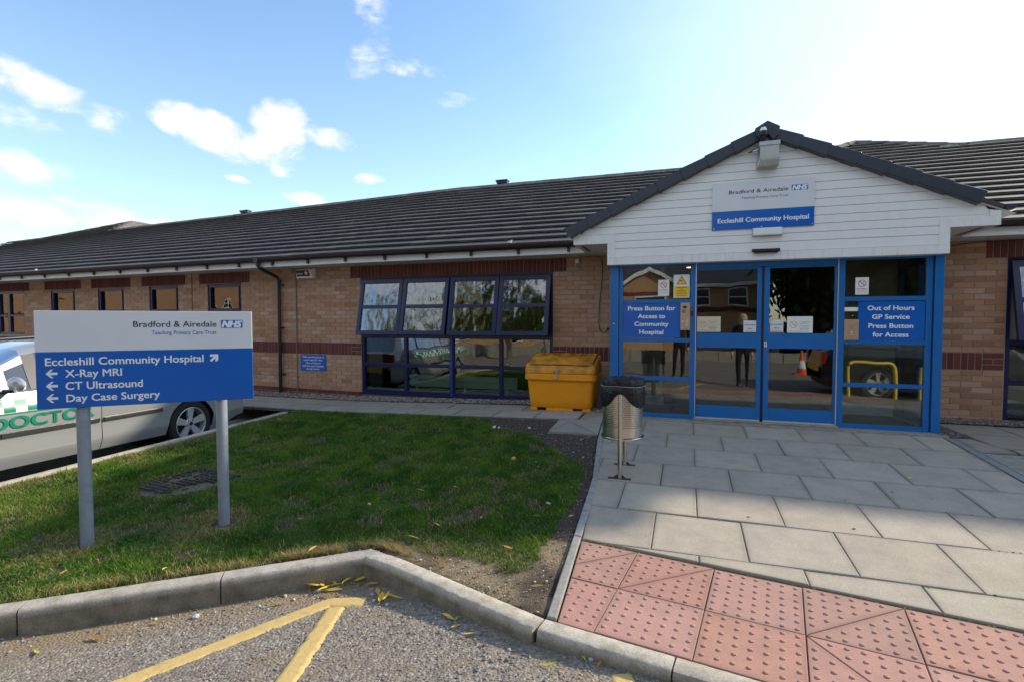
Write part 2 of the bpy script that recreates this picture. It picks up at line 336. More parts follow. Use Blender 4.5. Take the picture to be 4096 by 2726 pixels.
def thing(name, label, cat, loc, group=None, rz=0):
    o = bpy.data.objects.new(name, None); C.objects.link(o); o.location = loc; o.rotation_euler = (0, 0, rz); o.empty_display_size = .1
    return tag(o, label, cat, group)
def struct(name, mb, mats, **k):
    o = mb.build(name, mats, **k); o['kind'] = 'structure'; return o
def copy_tree(o, parent=None):
    c = o.copy(); C.objects.link(c)
    if parent: c.parent = parent
    for ch in [x for x in bpy.data.objects if x.parent == o]: copy_tree(ch, c)
    return c
_H = {}
def text(name, s, p, xd, m, parent, cap=None, width=None, bold=.0, align='LEFT', shear=0., nrm=None, thick=.0006):
    """flat lettering: p = baseline point, xd = reading direction, size from cap height and/or width"""
    cu_ = bpy.data.curves.new(name, 'FONT'); cu_.body = s; cu_.size = 1; cu_.offset = bold if bold <= .007 else 0; cu_.shear = shear; cu_.resolution_u = 3
    ob = bpy.data.objects.new(name, cu_); C.objects.link(ob); dg = bpy.context.evaluated_depsgraph_get(); dg.update()
    me = bpy.data.meshes.new_from_object(ob.evaluated_get(dg)); bpy.data.objects.remove(ob); bpy.data.curves.remove(cu_)
    me.name = name; xs = [v.co.x for v in me.vertices]; x0, x1 = min(xs), max(xs)
    sy = (cap or .05)/.70; sx = (width/(x1-x0)) if width else sy
    if cap is None: sy = sx
    xd = Vector(xd).normalized(); up = Vector((0, 0, 1)); up = (up - xd*up.dot(xd)).normalized(); nn = xd.cross(up)
    off = {'LEFT': 0, 'CENTER': .5, 'RIGHT': 1}[align]
    for v in me.vertices:
        a = (v.co.x-x0-(x1-x0)*off)*sx; b = v.co.y*sy; v.co = Vector(p)+xd*a+up*b
    if bold > .007:      # heavier strokes: four slightly shifted layers a hair apart in depth
        s_ = (bold*1.6+.008)*(cap or .03); bm = bmesh.new(); bm.from_mesh(me); base_ = list(bm.verts)
        for i, (du, dv) in enumerate(((1, .7), (-1, -.7), (1, -.7), (-1, .7))):
            g = bmesh.ops.duplicate(bm, geom=[f for f in bm.faces if f.index < 10**9][:len(me.polygons)])
            for v in g['geom']:
                if isinstance(v, bmesh.types.BMVert): v.co += xd*du*s_+up*dv*s_+nn*(.00012*(i+1))
            bm.faces.ensure_lookup_table()
        bm.to_mesh(me); bm.free()
    me.materials.clear(); me.materials.append(MAT[m]); return link(name, me, parent)
# ------------------------------------------------------------------ ground shape
def cl(x, a=0., b=1.): return min(b, max(a, x))
def sm(t): t = cl(t); return t*t*(3-2*t)
def H(X, Y):
    c = cl(X/4.8); return .066+(.19-.066)*c + (.018+.0275*c)*min(Y+1.1*c, 0)
def RD(X, Y):
    z = -.2+.12*sm((X-2.3)/3.6)
    z -= .03*cl(-8.5-Y, 0, 14)*.5
    if X < 1.2: z -= .03*sm((1.2-X)/1.2)
    return z
def inpoly(x, y, P):
    r = False; j = len(P)-1
    for i in range(len(P)):
        if (P[i][1] > y) != (P[j][1] > y) and x < (P[j][0]-P[i][0])*(y-P[i][1])/(P[j][1]-P[i][1])+P[i][0]: r = not r
        j = i
    return r
def dseg(px, py, a, b):
    ax, ay = a; bx, by = b; dx, dy = bx-ax, by-ay; t = cl(((px-ax)*dx+(py-ay)*dy)/(dx*dx+dy*dy)); return math.hypot(px-ax-dx*t, py-ay-dy*t)
def dpoly(px, py, pts): return min(dseg(px, py, pts[i], pts[i+1]) for i in range(len(pts)-1))
def fbm(x, y, s=1., o=4): return mn.fractal(Vector((x*s, y*s, 3.7)), .9, 2.1, o)
def clip(poly, a, b):    # keep the part of poly left of a->b
    out = []; n = len(poly)
    sd_ = lambda p: (b[0]-a[0])*(p[1]-a[1])-(b[1]-a[1])*(p[0]-a[0])
    for i in range(n):
        p, q = poly[i], poly[(i+1) % n]; sp, sq = sd_(p), sd_(q)
        if sp >= 0: out.append(p)
        if (sp >= 0) != (sq >= 0):
            t = sp/(sp-sq); out.append((p[0]+(q[0]-p[0])*t, p[1]+(q[1]-p[1])*t))
    return out
def area(P): return .5*sum(P[i][0]*P[(i+1) % len(P)][1]-P[(i+1) % len(P)][0]*P[i][1] for i in range(len(P)))
def shrink(P, d):
    """inset a convex ccw polygon by d"""
    Q = P
    for i in range(len(P)):
        a, b = P[i], P[(i+1) % len(P)]; L = math.hypot(b[0]-a[0], b[1]-a[1])
        if L < 1e-6: continue
        nx, ny = -(b[1]-a[1])/L*d, (b[0]-a[0])/L*d; Q = clip(Q, (a[0]+nx, a[1]+ny), (b[0]+nx, b[1]+ny))
        if len(Q) < 3: return []
    return Q
def slab_mesh(name, P, zf, m, tint, dz=0., th=.05, ch=.006, tilt=(0, 0)):
    """a paving slab: top face with a small chamfer, sides down"""
    cx = sum(p[0] for p in P)/len(P); cy = sum(p[1] for p in P)/len(P)
    b = MB(); b.cur = tint; n = len(P); T = shrink(P, ch)
    if len(T) != n: T = [(cx+(p[0]-cx)*.975, cy+(p[1]-cy)*.975) for p in P]
    zz = lambda x, y: zf(x, y)+dz+tilt[0]*(x-cx)+tilt[1]*(y-cy)
    vs = [(x, y, zz(x, y)-th) for x, y in P]+[(x, y, zz(x, y)-ch*.8) for x, y in P]+[(x, y, zz(x, y)) for x, y in T]
    fs = [tuple(range(2*n, 3*n))]+[(i, (i+1) % n, n+(i+1) % n, n+i) for i in range(n)]+[(n+i, n+(i+1) % n, 2*n+(i+1) % n, 2*n+i) for i in range(n)]
    b.add(vs, fs)
    I = shrink(P, .035)
    if len(I) == n:       # grime gathers along the slab edges: a darker rim round a cleaner field
        b.f.pop(0); b.mi.pop(0); k0 = len(b.v); b.cur = tint; b.add([(x, y, zz(x, y)) for x, y in I], [tuple(range(n))])
        for i in range(n): b.f.append((2*n+i, 2*n+(i+1) % n, k0+(i+1) % n, k0+i)); b.mi.append(0)
        for i in range(2*n): b.t[n+i] = tuple(c*.80 for c in tint)
    return b

# kerb lines
KI = [(-3.05, -10.31), (3.787, -5.372), (4.067, -5.434), (5.07, -5.772), (16, -7.41)]
# ---- terrain under everything, out to the horizon
b = MB(); S = 700
b.cur = (.30, .28, .24); b.quad((-S, -S, -1.2), (S, -S, -1.2), (S, S, -1.2), (-S, S, -1.2)); struct('ground', b, 'soil')
# ---- road: one sheet with a fine patch in front of the kerb
def lines(f0, f1, st, lo, hi, c):
    a = []; x = f0
    while x > lo: x -= c; a.append(max(x, lo)); c *= 1.25
    a.reverse(); n = int(round((f1-f0)/st)); a += [f0+(f1-f0)*i/n for i in range(n+1)]
    c = .3; x = f1
    while x < hi: x += c; a.append(min(x, hi)); c *= 1.25
    return a
gx = lines(1.5, 6.4, .02, -60, 60, .2); gy = lines(-7.1, -5.0, .018, -60, 14, .2)
NX, NY = len(gx), len(gy); vs = []; dirt = []
kin = KI[:4]
for y in gy:
    for x in gx:
        z = RD(x, y)
        near = 1.4 < x < 6.5 and -7.2 < y < -4.9
        if near: z += (mn.noise(Vector((x*28, y*28, 0)))*.0022+mn.noise(Vector((x*9, y*9, 5)))*.002+mn.noise(Vector((x*60, y*60, 2)))*.0016)
        vs.append((x, y, z))
        d = dpoly(x, y, kin) if near else 9
        k = .62*(1-sm((d-.14)/.42)) if x < 4.2 else .55*(1-sm((d-.1)/.13))
        k = max(k, .75*(1-sm((math.hypot(x-3.78, y+5.6)-.1)/.3)), .45*sm((2.9-x)/.9) if near else 0, .33 if near and fbm(x, y, 2.3) > .25 else .12)
        dirt.append(k)
fs = [(j*NX+i, j*NX+i+1, (j+1)*NX+i+1, (j+1)*NX+i) for j in range(NY-1) for i in range(NX-1)]
me = bpy.data.meshes.new('road'); me.from_pydata(vs, [], fs); me.materials.append(MAT['asphalt'])
at = me.attributes.new('dirt', 'FLOAT', 'POINT'); at.data.foreach_set('value', dirt)
me.polygons.foreach_set('use_smooth', [True]*len(me.polygons)); o = link('road', me); o['kind'] = 'structure'
road = o
# loose chippings standing in the asphalt
ICO = bmesh.new(); bmesh.ops.create_icosphere(ICO, subdivisions=1, radius=1); IV = [v.co.copy() for v in ICO.verts]; IF = [tuple(v.index for v in f.verts) for f in ICO.faces]; ICO.free()
def stone(b, x, y, z, r, flat=.6, tint=(.3, .3, .3)):
    b.cur = tint; q = Matrix.Rotation(random.random()*6.28, 3, 'Z') @ Matrix.Rotation(random.uniform(-.5, .5), 3, 'X')
    s = (r*random.uniform(.8, 1.35), r*random.uniform(.6, 1.1), r*flat*random.uniform(.7, 1.2))
    b.add([q @ Vector((v.x*s[0]*random.uniform(.8, 1.15), v.y*s[1]*random.uniform(.8, 1.15), v.z*s[2]))+Vector((x, y, z)) for v in IV], IF)
b = MB(); rnd = random.Random(3)
n = 0
while n < 5200:
    x = rnd.uniform(2.2, 6.2); y = rnd.uniform(-7.0, -5.3)
    if inpoly(x, y, [(2.0, -6.75), (3.8, -5.46), (4.06, -5.53), (5.06, -5.88), (6.3, -6.06), (6.3, -7.3), (2.0, -7.3)]) and fbm(x, y, 3.1) > -.25+.9*max(0, .35-dpoly(x, y, kin)):
        g = rnd.uniform(.12, .36); stone(b, x, y, RD(x, y)+.0005, rnd.uniform(.0035, .0085), .6, (g, g*.93, g*.84)); n += 1
for k in range(190):       # white and grey pebbles washed along the kerb
    t = rnd.random(); s = rnd.choice([(2.3, -6.5, 3.75, -5.5), (3.9, -5.55, 5.1, -5.95), (4.0, -5.6, 5.0, -5.9)])
    x = s[0]+(s[2]-s[0])*t+rnd.gauss(.03, .05); y = s[1]+(s[3]-s[1])*t-abs(rnd.gauss(.05, .12)); g = rnd.choice([.42, .3, .22, .18, .14])
    stone(b, x, y, RD(x, y)+.003, rnd.uniform(.005, .011), .7, (g, g, g*.97))
for x, y, r in [(3.14, -6.12, .02), (3.47, -5.80, .012), (3.60, -5.63, .018), (3.98, -5.66, .012), (3.55, -5.82, .012), (2.93, -6.2, .01), (4.03, -5.72, .012), (4.13, -5.74, .012), (5.33, -5.93, .016), (3.40, -5.93, .009), (3.2, -6.05, .008)]:
    stone(b, x, y, RD(x, y)+r*.4, r, .8, (.5, .5, .52))
b.build('loose_chippings', 'stone')['kind'] = 'stuff'; bpy.data.objects['loose_chippings']['label'] = 'grey chippings and small pebbles strewn over the asphalt by the kerb'

# yellow hatching lines, ragged-edged, lying on the asphalt
def paint_line(pts, w, name='road_marking', seed=0):
    b = MB(); P = [Vector((*p, 0)) for p in pts]; st = []
    for i in range(len(P)-1):
        L = (P[i+1]-P[i]).length; n = max(2, int(L/.012)); d = (P[i+1]-P[i]).normalized(); q = Vector((-d.y, d.x, 0))
        for k in range(n+(1 if i == len(P)-2 else 0)): st.append((P[i]+(P[i+1]-P[i])*k/n, q))
    vs = []; m = 8
    for k, (p, q) in enumerate(st):
        e0 = .010*mn.noise(Vector((k*.21, seed, 1)))+.009*mn.noise(Vector((k*.8, seed, 1))); e1 = .010*mn.noise(Vector((k*.21, seed, 9)))+.009*mn.noise(Vector((k*.8, seed, 5)))
        for j in range(m+1):
            t = j/m; a = -w/2+e0+(w+e1-e0)*t; x, y = p.x+q.x*a, p.y+q.y*a
            z = RD(x, y)+.0055+.0008*mn.noise(Vector((x*40, y*40, 2))) - (.008 if j in (0, m) else 0); vs.append((x, y, z))
    fs = [(k*(m+1)+j, k*(m+1)+j+1, (k+1)*(m+1)+j+1, (k+1)*(m+1)+j) for k in range(len(st)-1) for j in range(m)]
    b.add(vs, fs); return b
b = paint_line([(3.98, -5.735), (3.78, -5.79), (3.33, -6.57), (2.75, -7.6)], .105, seed=3)
o = struct('line_marking', b, 'line_yellow', smooth=True); o['label'] = 'worn yellow line running from the kerb corner to the bottom left'
b = paint_line([(3.86, -5.84), (4.045, -6.45), (4.4, -7.6)], .105, seed=8)
for i, v in enumerate(b.v): b.v[i] = (v[0], v[1], v[2]+.004)
o = struct('line_marking', b, 'line_yellow', smooth=True); o['label'] = 'worn yellow line running from the kerb corner down to the picture bottom'
b = paint_line([(5.475, -5.985), (5.66, -6.5), (6.1, -7.6)], .10, seed=12); o = struct('line_marking', b, 'line_yellow', smooth=True); o['label'] = 'end of a yellow line at the dropped kerb'

# ---- kerbs
def kerb_stone(a, bb, z0, z1, parent, tint, w=.115, r=.022, drop0=None):
    a = Vector((*a, 0)); e = Vector((*bb, 0)); d = (e-a).normalized(); nrm = Vector((d.y, -d.x, 0))    # outward = right of direction
    g = .004; a = a+d*g; e = e-d*g; m = MB(); m.cur = tint; prof = []
    n = max(2, int((e-a).length/.03)); vs = []; TTk = []
    sec = [(-.0, -.30), (-.0, -.006), (.008, 0), (w*.45, .001), (w-r*1.1, 0), (w-r*.45, -r*.18), (w-r*.12, -r*.6), (w, -r*1.35), (w+.002, -.05), (w+.003, -.11), (w+.004, -.30)]
    for i in range(n+1):
        t = i/n; p = a.lerp(e, t); zz = z0+(z1-z0)*t
        for k, (o_, h) in enumerate(sec):
            j = .0022*mn.noise(Vector((p.x*22+k, p.y*22, h*30))) if k > 1 else 0
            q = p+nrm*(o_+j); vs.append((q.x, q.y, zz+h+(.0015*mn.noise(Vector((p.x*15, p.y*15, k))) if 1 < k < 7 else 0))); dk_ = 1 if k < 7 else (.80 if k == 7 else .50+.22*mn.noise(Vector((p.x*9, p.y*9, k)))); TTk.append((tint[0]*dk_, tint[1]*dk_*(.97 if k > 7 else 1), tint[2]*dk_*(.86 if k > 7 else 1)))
    s = len(sec); fs = [(i*s+k, (i+1)*s+k, (i+1)*s+k+1, i*s+k+1) for i in range(n) for k in range(s-1)]
    fs += [tuple(range(s)), tuple(reversed(range(n*s, n*s+s)))]; m.add(vs, fs); m.t = TTk
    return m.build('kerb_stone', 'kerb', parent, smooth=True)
kb = MB(); kb.cur = (.12, .1, .08)
for i in range(len(KI)-1):
    a, e = Vector((*KI[i], 0)), Vector((*KI[i+1], 0)); d = (e-a).normalized(); q = Vector((d.y, -d.x, 0))
    za, ze = H(*KI[i])-.03, H(*KI[i+1])-.03
    kb.hexa([a+q*.01+Vector((0, 0, -.5)), a+q*.10+Vector((0, 0, -.5)), e+q*.10+Vector((0, 0, -.5)), e+q*.01+Vector((0, 0, -.5)), a+q*.01+Vector((0, 0, za)), a+q*.10+Vector((0, 0, za)), e+q*.10+Vector((0, 0, ze)), e+q*.01+Vector((0, 0, ze))])
kerb = struct('kerb', kb, 'joint')
dl = Vector((6.837, 4.938)).normalized()
P0 = Vector((3.787, -5.372)); js = [0, .862, 1.83, 2.745, 3.66, 4.575, 5.49, 6.4, 7.3]
def T3(c, v=.07): k = 1+random.uniform(-v, v); return (c[0]*k, c[1]*k*random.uniform(.985, 1.015), c[2]*k*random.uniform(.97, 1.03))
for i in range(len(js)-1):
    e = P0-dl*js[i]; a = P0-dl*js[i+1]
    t = (.40, .37, .325)
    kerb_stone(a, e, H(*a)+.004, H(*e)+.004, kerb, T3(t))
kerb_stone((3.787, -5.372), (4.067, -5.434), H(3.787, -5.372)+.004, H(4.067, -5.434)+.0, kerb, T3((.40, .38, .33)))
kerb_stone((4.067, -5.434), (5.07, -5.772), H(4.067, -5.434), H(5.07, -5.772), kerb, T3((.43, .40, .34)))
ex = Vector((1, -.149)).normalized(); p = Vector((5.07, -5.772)); L0 = .64
while p.x < 12:
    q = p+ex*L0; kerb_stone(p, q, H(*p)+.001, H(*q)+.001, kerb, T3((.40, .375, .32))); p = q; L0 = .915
# parking bay kerb beside the car
kb = MB(); kb.box(-.33, -.24, -9.2, -1.6, -.5, -.06); k2 = struct('bay_kerb', kb, 'joint')
y = -8.3
while y < -1.7: kerb_stone((-.215, y), (-.215, y+.915), H(-.2, y)+.012, H(-.2, y+.915)+.012, k2, T3((.42, .39, .34)), w=-.11) if False else None; y += .915
y = -1.65
while y > -8.5:
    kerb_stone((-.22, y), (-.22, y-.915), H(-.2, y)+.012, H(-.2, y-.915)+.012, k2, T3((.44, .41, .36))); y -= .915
# ---- edging stones between lawn bed and paving
ED = [(4.70, -1.45), (4.784, -2.415), (4.86, -3.0), (4.945, -3.668), (4.985, -4.26), (5.019, -4.84), (5.074, -5.771)]
eb = MB()
for i in range(len(ED)-1):
    (ax, ay), (bx, by) = ED[i], ED[i+1]; eb.hexa([(ax+.005, ay, -.4), (bx+.005, by, -.4), (bx+.045, by, -.4), (ax+.045, ay, -.4), (ax+.005, ay, H(ax, ay)-.02), (bx+.005, by, H(bx, by)-.02), (bx+.045, by, H(bx, by)-.02), (ax+.045, ay, H(ax, ay)-.02)])
edg = struct('edging', eb, 'joint')
for i in range(len(ED)-1):
    (ax, ay), (bx, by) = ED[i], ED[i+1]; P = [(ax, ay-.004), (bx, by+.004), (bx+.052, by+.004), (ax+.052, ay-.004)]
    m = slab_mesh('edging_stone', P, H, 'kerb', T3((.29, .285, .27)), dz=.008, th=.2, ch=.006, tilt=(random.uniform(-.03, .03), 0)); m.build('edging_stone', 'kerb', edg)

# ---- lawn bed (soil) 
BED = [(-.23, -1.42), (-.23, -8.32), (3.787, -5.372), (4.067, -5.434), (5.07, -5.772), (5.03, -4.84), (4.955, -3.668), (4.79, -2.415), (4.72, -1.3), (4.43, -1.45)]
LAWN = [(-.2, -1.40), (.8, -1.42), (2.171, -1.495), (3.115, -1.533), (3.447, -2.09), (3.939, -2.23), (4.27, -2.676), (4.555, -3.079), (4.809, -3.31), (4.86, -3.647), (4.90, -4.136), (4.89, -4.614), (4.885, -5.023), (4.893, -5.138), (4.864, -5.30), (4.759, -5.43), (4.62, -5.38), (4.45, -5.32), (4.2, -5.34), (4.0, -5.30), (3.78, -5.33), (3.2, -5.78), (2.2, -6.52), (-.2, -8.25)]
SP = [(1.839, -5.894), (2.477, -5.331)]
def lawn_state(x, y):
    """(density, straw amount)"""
    if not inpoly(x, y, LAWN):
        return (0, 0)
    de = dpoly(x, y, LAWN+[LAWN[0]]); f = fbm(x, y, 1.6); f2 = fbm(x+9, y, 4.5, 3)
    kd = dpoly(x, y, [(-.2, -8.25), (2.2, -6.52), (3.78, -5.38), (4.06, -5.44), (5.0, -5.75)])
    straw = .12+.5*(1-sm((kd-.03)/.2))+.35*sm((f-.1)/.5)
    straw += .35*sm((1.3-x)/1.6)*sm((-4.6-y)/1.0)
    straw += .5*(1-sm((abs(x+.2)-.02)/.35))
    for px, py in SP: straw += 1.0*(1-sm((math.hypot(x-px+.10, (y-py+.03)*1.0)-.20)/.20))
    straw += .6*(1-sm((math.hypot(x-1.33, y+4.7)-.34)/.2))
    if x > 3.7 and y < -5.1: straw += .30
    dens = 1.
    dens *= sm((de+.05*fbm(x, y, 14, 2))/.05+.25)
    if f2 > .34: dens *= .35; straw += .5
    if math.hypot(x-1.33, (y+4.7)) < .36: dens *= .06
    for px, py in SP:
        if math.hypot(x-px, y-py) < .09: dens *= .2
    if x > 4.3 and y < -5.2: dens *= .8
    return (dens, cl(straw))
xs = [-.26+i*.035 for i in range(int(5.4/.035)+1)]; ys = [-8.35+i*.035 for i in range(int(7.1/.035)+1)]
b = MB(); idx = {}; cells = []
for j in range(len(ys)-1):
    for i in range(len(xs)-1):
        if inpoly((xs[i]+xs[i+1])/2, (ys[j]+ys[j+1])/2, BED): cells.append((i, j))
vs = []; ts = []
def gv(i, j):
    if (i, j) not in idx:
        x, y = xs[i], ys[j]; inb = inpoly(x, y, BED)
        z = H(x, y)-.012+.010*fbm(x, y, 2.2)+.004*fbm(x, y, 11)
        if not inb: z = H(x, y)-.05
        elif dpoly(x, y, BED+[BED[0]]) < .05: z = min(z, H(x, y)-.012)
        de, stw = lawn_state(x, y)
        w = sm((.55+fbm(x+3, y, 3)*.8)) if y < -4.9 and x > 3.9 else .0
        dark = (.085, .062, .045); tan = (.33, .25, .15); gr = (.06, .10, .02)
        k = [dark[q]*(1-w)+tan[q]*w for q in range(3)]
        g = .75*de*(1-.55*stw); k = [k[q]*(1-g)+gr[q]*g for q in range(3)]
        if de < .1 and math.hypot(x-1.33, y+4.7) < .5: k = [.20, .165, .115]
        idx[(i, j)] = len(vs); vs.append((x, y, z)); ts.append(tuple(k))
    return idx[(i, j)]
fs = [(gv(i, j), gv(i+1, j), gv(i+1, j+1), gv(i, j+1)) for i, j in cells]
b.v = vs; b.t = ts; b.f = fs; b.mi = [0]*len(fs)
struct('lawn', b, 'soil', smooth=True)

# ---- grass blades
rg = random.Random(11); b = MB(); V = []; F = []; TT = []
G1, G2, G3, G4 = (.046, .140, .010), (.135, .255, .022), (.36, .31, .09), (.56, .42, .21)
def blade(x, y, z, h, w, col, lean):
    a = rg.random()*6.283; ca, sa = math.cos(a)*w, math.sin(a)*w; l = rg.random()*6.283; lx, ly = math.cos(l)*lean*h, math.sin(l)*lean*h; n = len(V)
    V.extend([(x-ca, y-sa, z), (x+ca, y+sa, z), (x+ca*.7+lx*.4, y+sa*.7+ly*.4, z+h*.6), (x-ca*.7+lx*.4, y-sa*.7+ly*.4, z+h*.6), (x+lx*1.25, y+ly*1.25, z+h)])
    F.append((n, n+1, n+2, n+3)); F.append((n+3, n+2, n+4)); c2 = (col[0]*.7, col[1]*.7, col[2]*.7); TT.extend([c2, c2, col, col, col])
cnt = 0; tries = 0
while cnt < 205000 and tries < 600000:
    tries += 1
    x = rg.uniform(-.2, 4.95); y = rg.uniform(-7.2, -1.4)
    if (x-CAM.x)*cf.x+(y-CAM.y)*cf.y < 1: continue
    vx = (x-CAM.x)*cr.x+(y-CAM.y)*cr.y; vz = (x-CAM.x)*cf.x+(y-CAM.y)*cf.y
    if vx < -1.12*vz: continue
    de, stw = lawn_state(x, y)
    if rg.random() > de*(1.0 if y < -3.8 else .8): continue
    u = rg.random(); v = rg.random(); f = cl(.5+1.1*fbm(x, y, 5, 2))
    col = [G1[k]*(1-f)+G2[k]*f for k in range(3)]
    if u < stw: w = .45+.55*v; base_ = G3 if rg.random() < .5 else G4; col = [col[k]*(1-w)+base_[k]*w for k in range(3)]
    vv = .75+.5*rg.random(); col = (col[0]*vv, col[1]*vv, col[2]*vv)
    near = y < -5.0
    h = rg.uniform(.016, .042)*(1+.7*fbm(x, y, 4.6, 2))*(.8 if u < stw else 1)*(1.9 if rg.random() < .04 else 1)
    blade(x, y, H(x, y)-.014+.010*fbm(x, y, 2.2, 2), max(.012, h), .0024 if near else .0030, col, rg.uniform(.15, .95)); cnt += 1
# long dry tufts leaning over the kerb
for k in range(5200):
    t = rg.random(); a, e = rg.choice([((2.2, -6.45), (3.787, -5.33)), ((3.3, -5.66), (3.787, -5.33)), ((3.787, -5.33), (4.4, -5.46))]); x = a[0]+(e[0]-a[0])*t; y = a[1]+(e[1]-a[1])*t
    if fbm(x, y, 6) < -.05: continue
    x += rg.gauss(0, .02); y += abs(rg.gauss(0, .035)); w = rg.random(); col = tuple(G3[i]*(1-w)+G4[i]*w for i in range(3)); col = tuple(c*rg.uniform(.7, 1.15) for c in col)
    blade(x, y, H(x, y)-.01, rg.uniform(.02, .055), .0014, col, rg.uniform(.4, 1.3))
# clover discs
for k in range(9000):
    x = rg.uniform(1.2, 4.2); y = rg.uniform(-6.6, -5.0)
    if fbm(x+5, y, 2.6) < .02 or lawn_state(x, y)[0] < .6: continue
    z = H(x, y)+rg.uniform(.008, .024); r = rg.uniform(.0045, .008); n = len(V); tx, ty = rg.uniform(-.5, .5), rg.uniform(-.5, .5)
    for i in range(5): V.append((x+r*math.cos(i*1.257), y+r*math.sin(i*1.257), z+r*(tx*math.cos(i*1.257)+ty*math.sin(i*1.257))))
    F.append(tuple(range(n, n+5))); c = (.06*rg.uniform(.7, 1.5), .17*rg.uniform(.7, 1.3), .02); TT.extend([c]*5)
b.v = V; b.f = F; b.t = TT; b.mi = [0]*len(F)
o = b.build('grass', 'grass'); tag(o, 'short green grass with clover and dry patches covering the lawn', None, kind='stuff')

# ---- gravel strips along the wall, grit on the bare soil
b = MB(); rnd = random.Random(5); b.cur = (.16, .13, .10)
def strip(x0, x1, y0, y1, n, dz=.0, cols=((.42, .37, .30), (.30, .25, .19), (.20, .17, .14), (.5, .46, .4))):
    for _ in range(n):
        x = rnd.uniform(x0, x1); y = rnd.uniform(y0, y1); c = rnd.choice(cols); k = rnd.uniform(.8, 1.15); stone(b, x, y, H(x, y)+dz+rnd.uniform(-.004, .006), rnd.uniform(.007, .014), .6, (c[0]*k, c[1]*k, c[2]*k))
strip(-4.5, 3.6, -.46, -.01, 6500, .012); strip(8.45, 10.2, -.42, -.01, 2600, .012, ((.22, .19, .16), (.14, .12, .10), (.3, .27, .23))); strip(8.42, 8.68, -1.3, -.42, 500, .01, ((.2, .17, .15), (.13, .11, .1))); strip(4.35, 4.7, -.9, -.05, 350, .008)
b.build('gravel', 'stone')['kind'] = 'stuff'
b = MB()
for _ in range(5200):
    x = rnd.uniform(3.0, 5.03); y = rnd.uniform(-5.75, -1.5)
    if inpoly(x, y, LAWN) or not inpoly(x, y, BED): continue
    w = y < -5.1; c = rnd.choice([(.34, .29, .22), (.5, .46, .4), (.2, .17, .14), (.12, .1, .08)] if w else [(.1, .08, .06), (.2, .17, .13), (.35, .3, .24)])
    stone(b, x, y, H(x, y)-.006, rnd.uniform(.003, .009), .6, c)
b.build('grit', 'stone')['kind'] = 'stuff'
b = MB(); b.cur = (.11, .09, .07)
b.quad((-14, -1.45, .02), (4.7, -1.45, .1), (4.7, .1, .1), (-14, .1, .02)) if False else None
n0 = 40
for i in range(n0):
    x0 = -14+i*(25.)/n0; x1 = -14+(i+1)*25./n0
    for y0, y1 in ((-1.4, -.7), (-.7, .05)): b.quad((x0, y0, H(x0, y0)-.012), (x1, y0, H(x1, y0)-.012), (x1, y1, H(x1, y1)-.012), (x0, y1, H(x0, y1)-.012))
struct('path_bed', b, 'soil')

# ---- path along the wall
path = thing('path', None, None, (0, -.9, .05)); path['kind'] = 'structure'
for row, (y0, y1, off) in enumerate(((-.92, -.47, -.05), (-1.375, -.925, .27))):
    x = -13.9+off; 
    while x < 4.3:
        w = .62; yy = -.02*sm((x-1)/3)-(.06 if x > 2 else 0)*0
        sk = -.0
        P = [(x+.005, y0+yy+.004), (min(x+w, 4.36)-.005, y0+yy+.004), (min(x+w, 4.36)-.005, y1+yy-.004), (x+.005, y1+yy-.004)]
        slab_mesh('slab', P, H, 'slab', T3((.33, .30, .25), .06), dz=rnd.uniform(-.002, .004), tilt=(rnd.uniform(-.004, .004), 0)).build('slab', 'slab', path)
        x += w
P = [(4.13, -2.14), (4.60, -2.19), (4.40, -1.41), (4.10, -1.42)]
for P in ([(4.139, -2.138), (4.745, -2.20), (4.30, -1.62)], [(4.137, -2.12), (4.295, -1.61), (4.115, -1.45)], [(4.305, -1.60), (4.75, -2.185), (4.665, -1.20), (4.43, -1.45), (4.12, -1.435)]):
    if area(P) < 0: P = P[::-1]
    slab_mesh('slab', P, H, 'slab', T3((.31, .28, .235), .04), dz=.012).build('slab', 'slab', path)
P = [(4.38, -1.42), (4.66, -1.17), (4.68, -.6), (4.40, -.55)]; slab_mesh('c', P, H, 'concrete', (1, 1, 1), dz=.004).build('concrete_patch', 'concrete', path)

# ---- paving in front of the doors
SI = lambda P: P if area(P) > 0 else P[::-1]
TL0, TL1 = Vector((5.03, -4.845)), Vector((12, -5.90))     # front edge against the tactile slabs
pav = MB(); pav.cur = (.5, .5, .5)
for j in range(12):
    for i in range(12):
        x0, x1 = 4.72+i*.66, 4.72+(i+1)*.66; y0, y1 = -6.3+j*.43, -6.3+(j+1)*.43
        if y1 < -5.86: continue
        pav.quad(*[(x, y, H(x, y)-.013) for x, y in ((x0, y0), (x1, y0), (x1, y1), (x0, y1))])
def clipreg(P, reg):
    for a, e in reg:
        P = clip(P, a, e)
        if len(P) < 3: return []
    return P
pv = MB(); pv.cur = (1, 1, 1)
R0 = [(4.74, -1.2), (4.84, -2.4), (5.03, -4.8), (5.12, -5.80), (12, -6.83), (12, -1.2)]
nxx = 60; grid = {}
xs2 = [4.7+i*.25 for i in range(32)]; ys2 = [-6.9+j*.2 for j in range(30)]
for j in range(len(ys2)-1):
    for i in range(len(xs2)-1):
        P = [(xs2[i], ys2[j]), (xs2[i+1], ys2[j]), (xs2[i+1], ys2[j+1]), (xs2[i], ys2[j+1])]
        for a, e in (((4.75, -1.0), (4.80, -2.4)), ((4.80, -2.4), (5.00, -4.3)), ((5.00, -4.3), (5.11, -5.79)), ((5.10, -5.782), (12, -6.81)), ((12, -1.16), (4, -1.16))):
            P = clip(P, a, e)
            if len(P) < 3: break
        if len(P) >= 3: pv.add([(x, y, H(x, y)-.014) for x, y in P], [tuple(range(len(P)))])
paving = struct('paving', pv, 'joint')
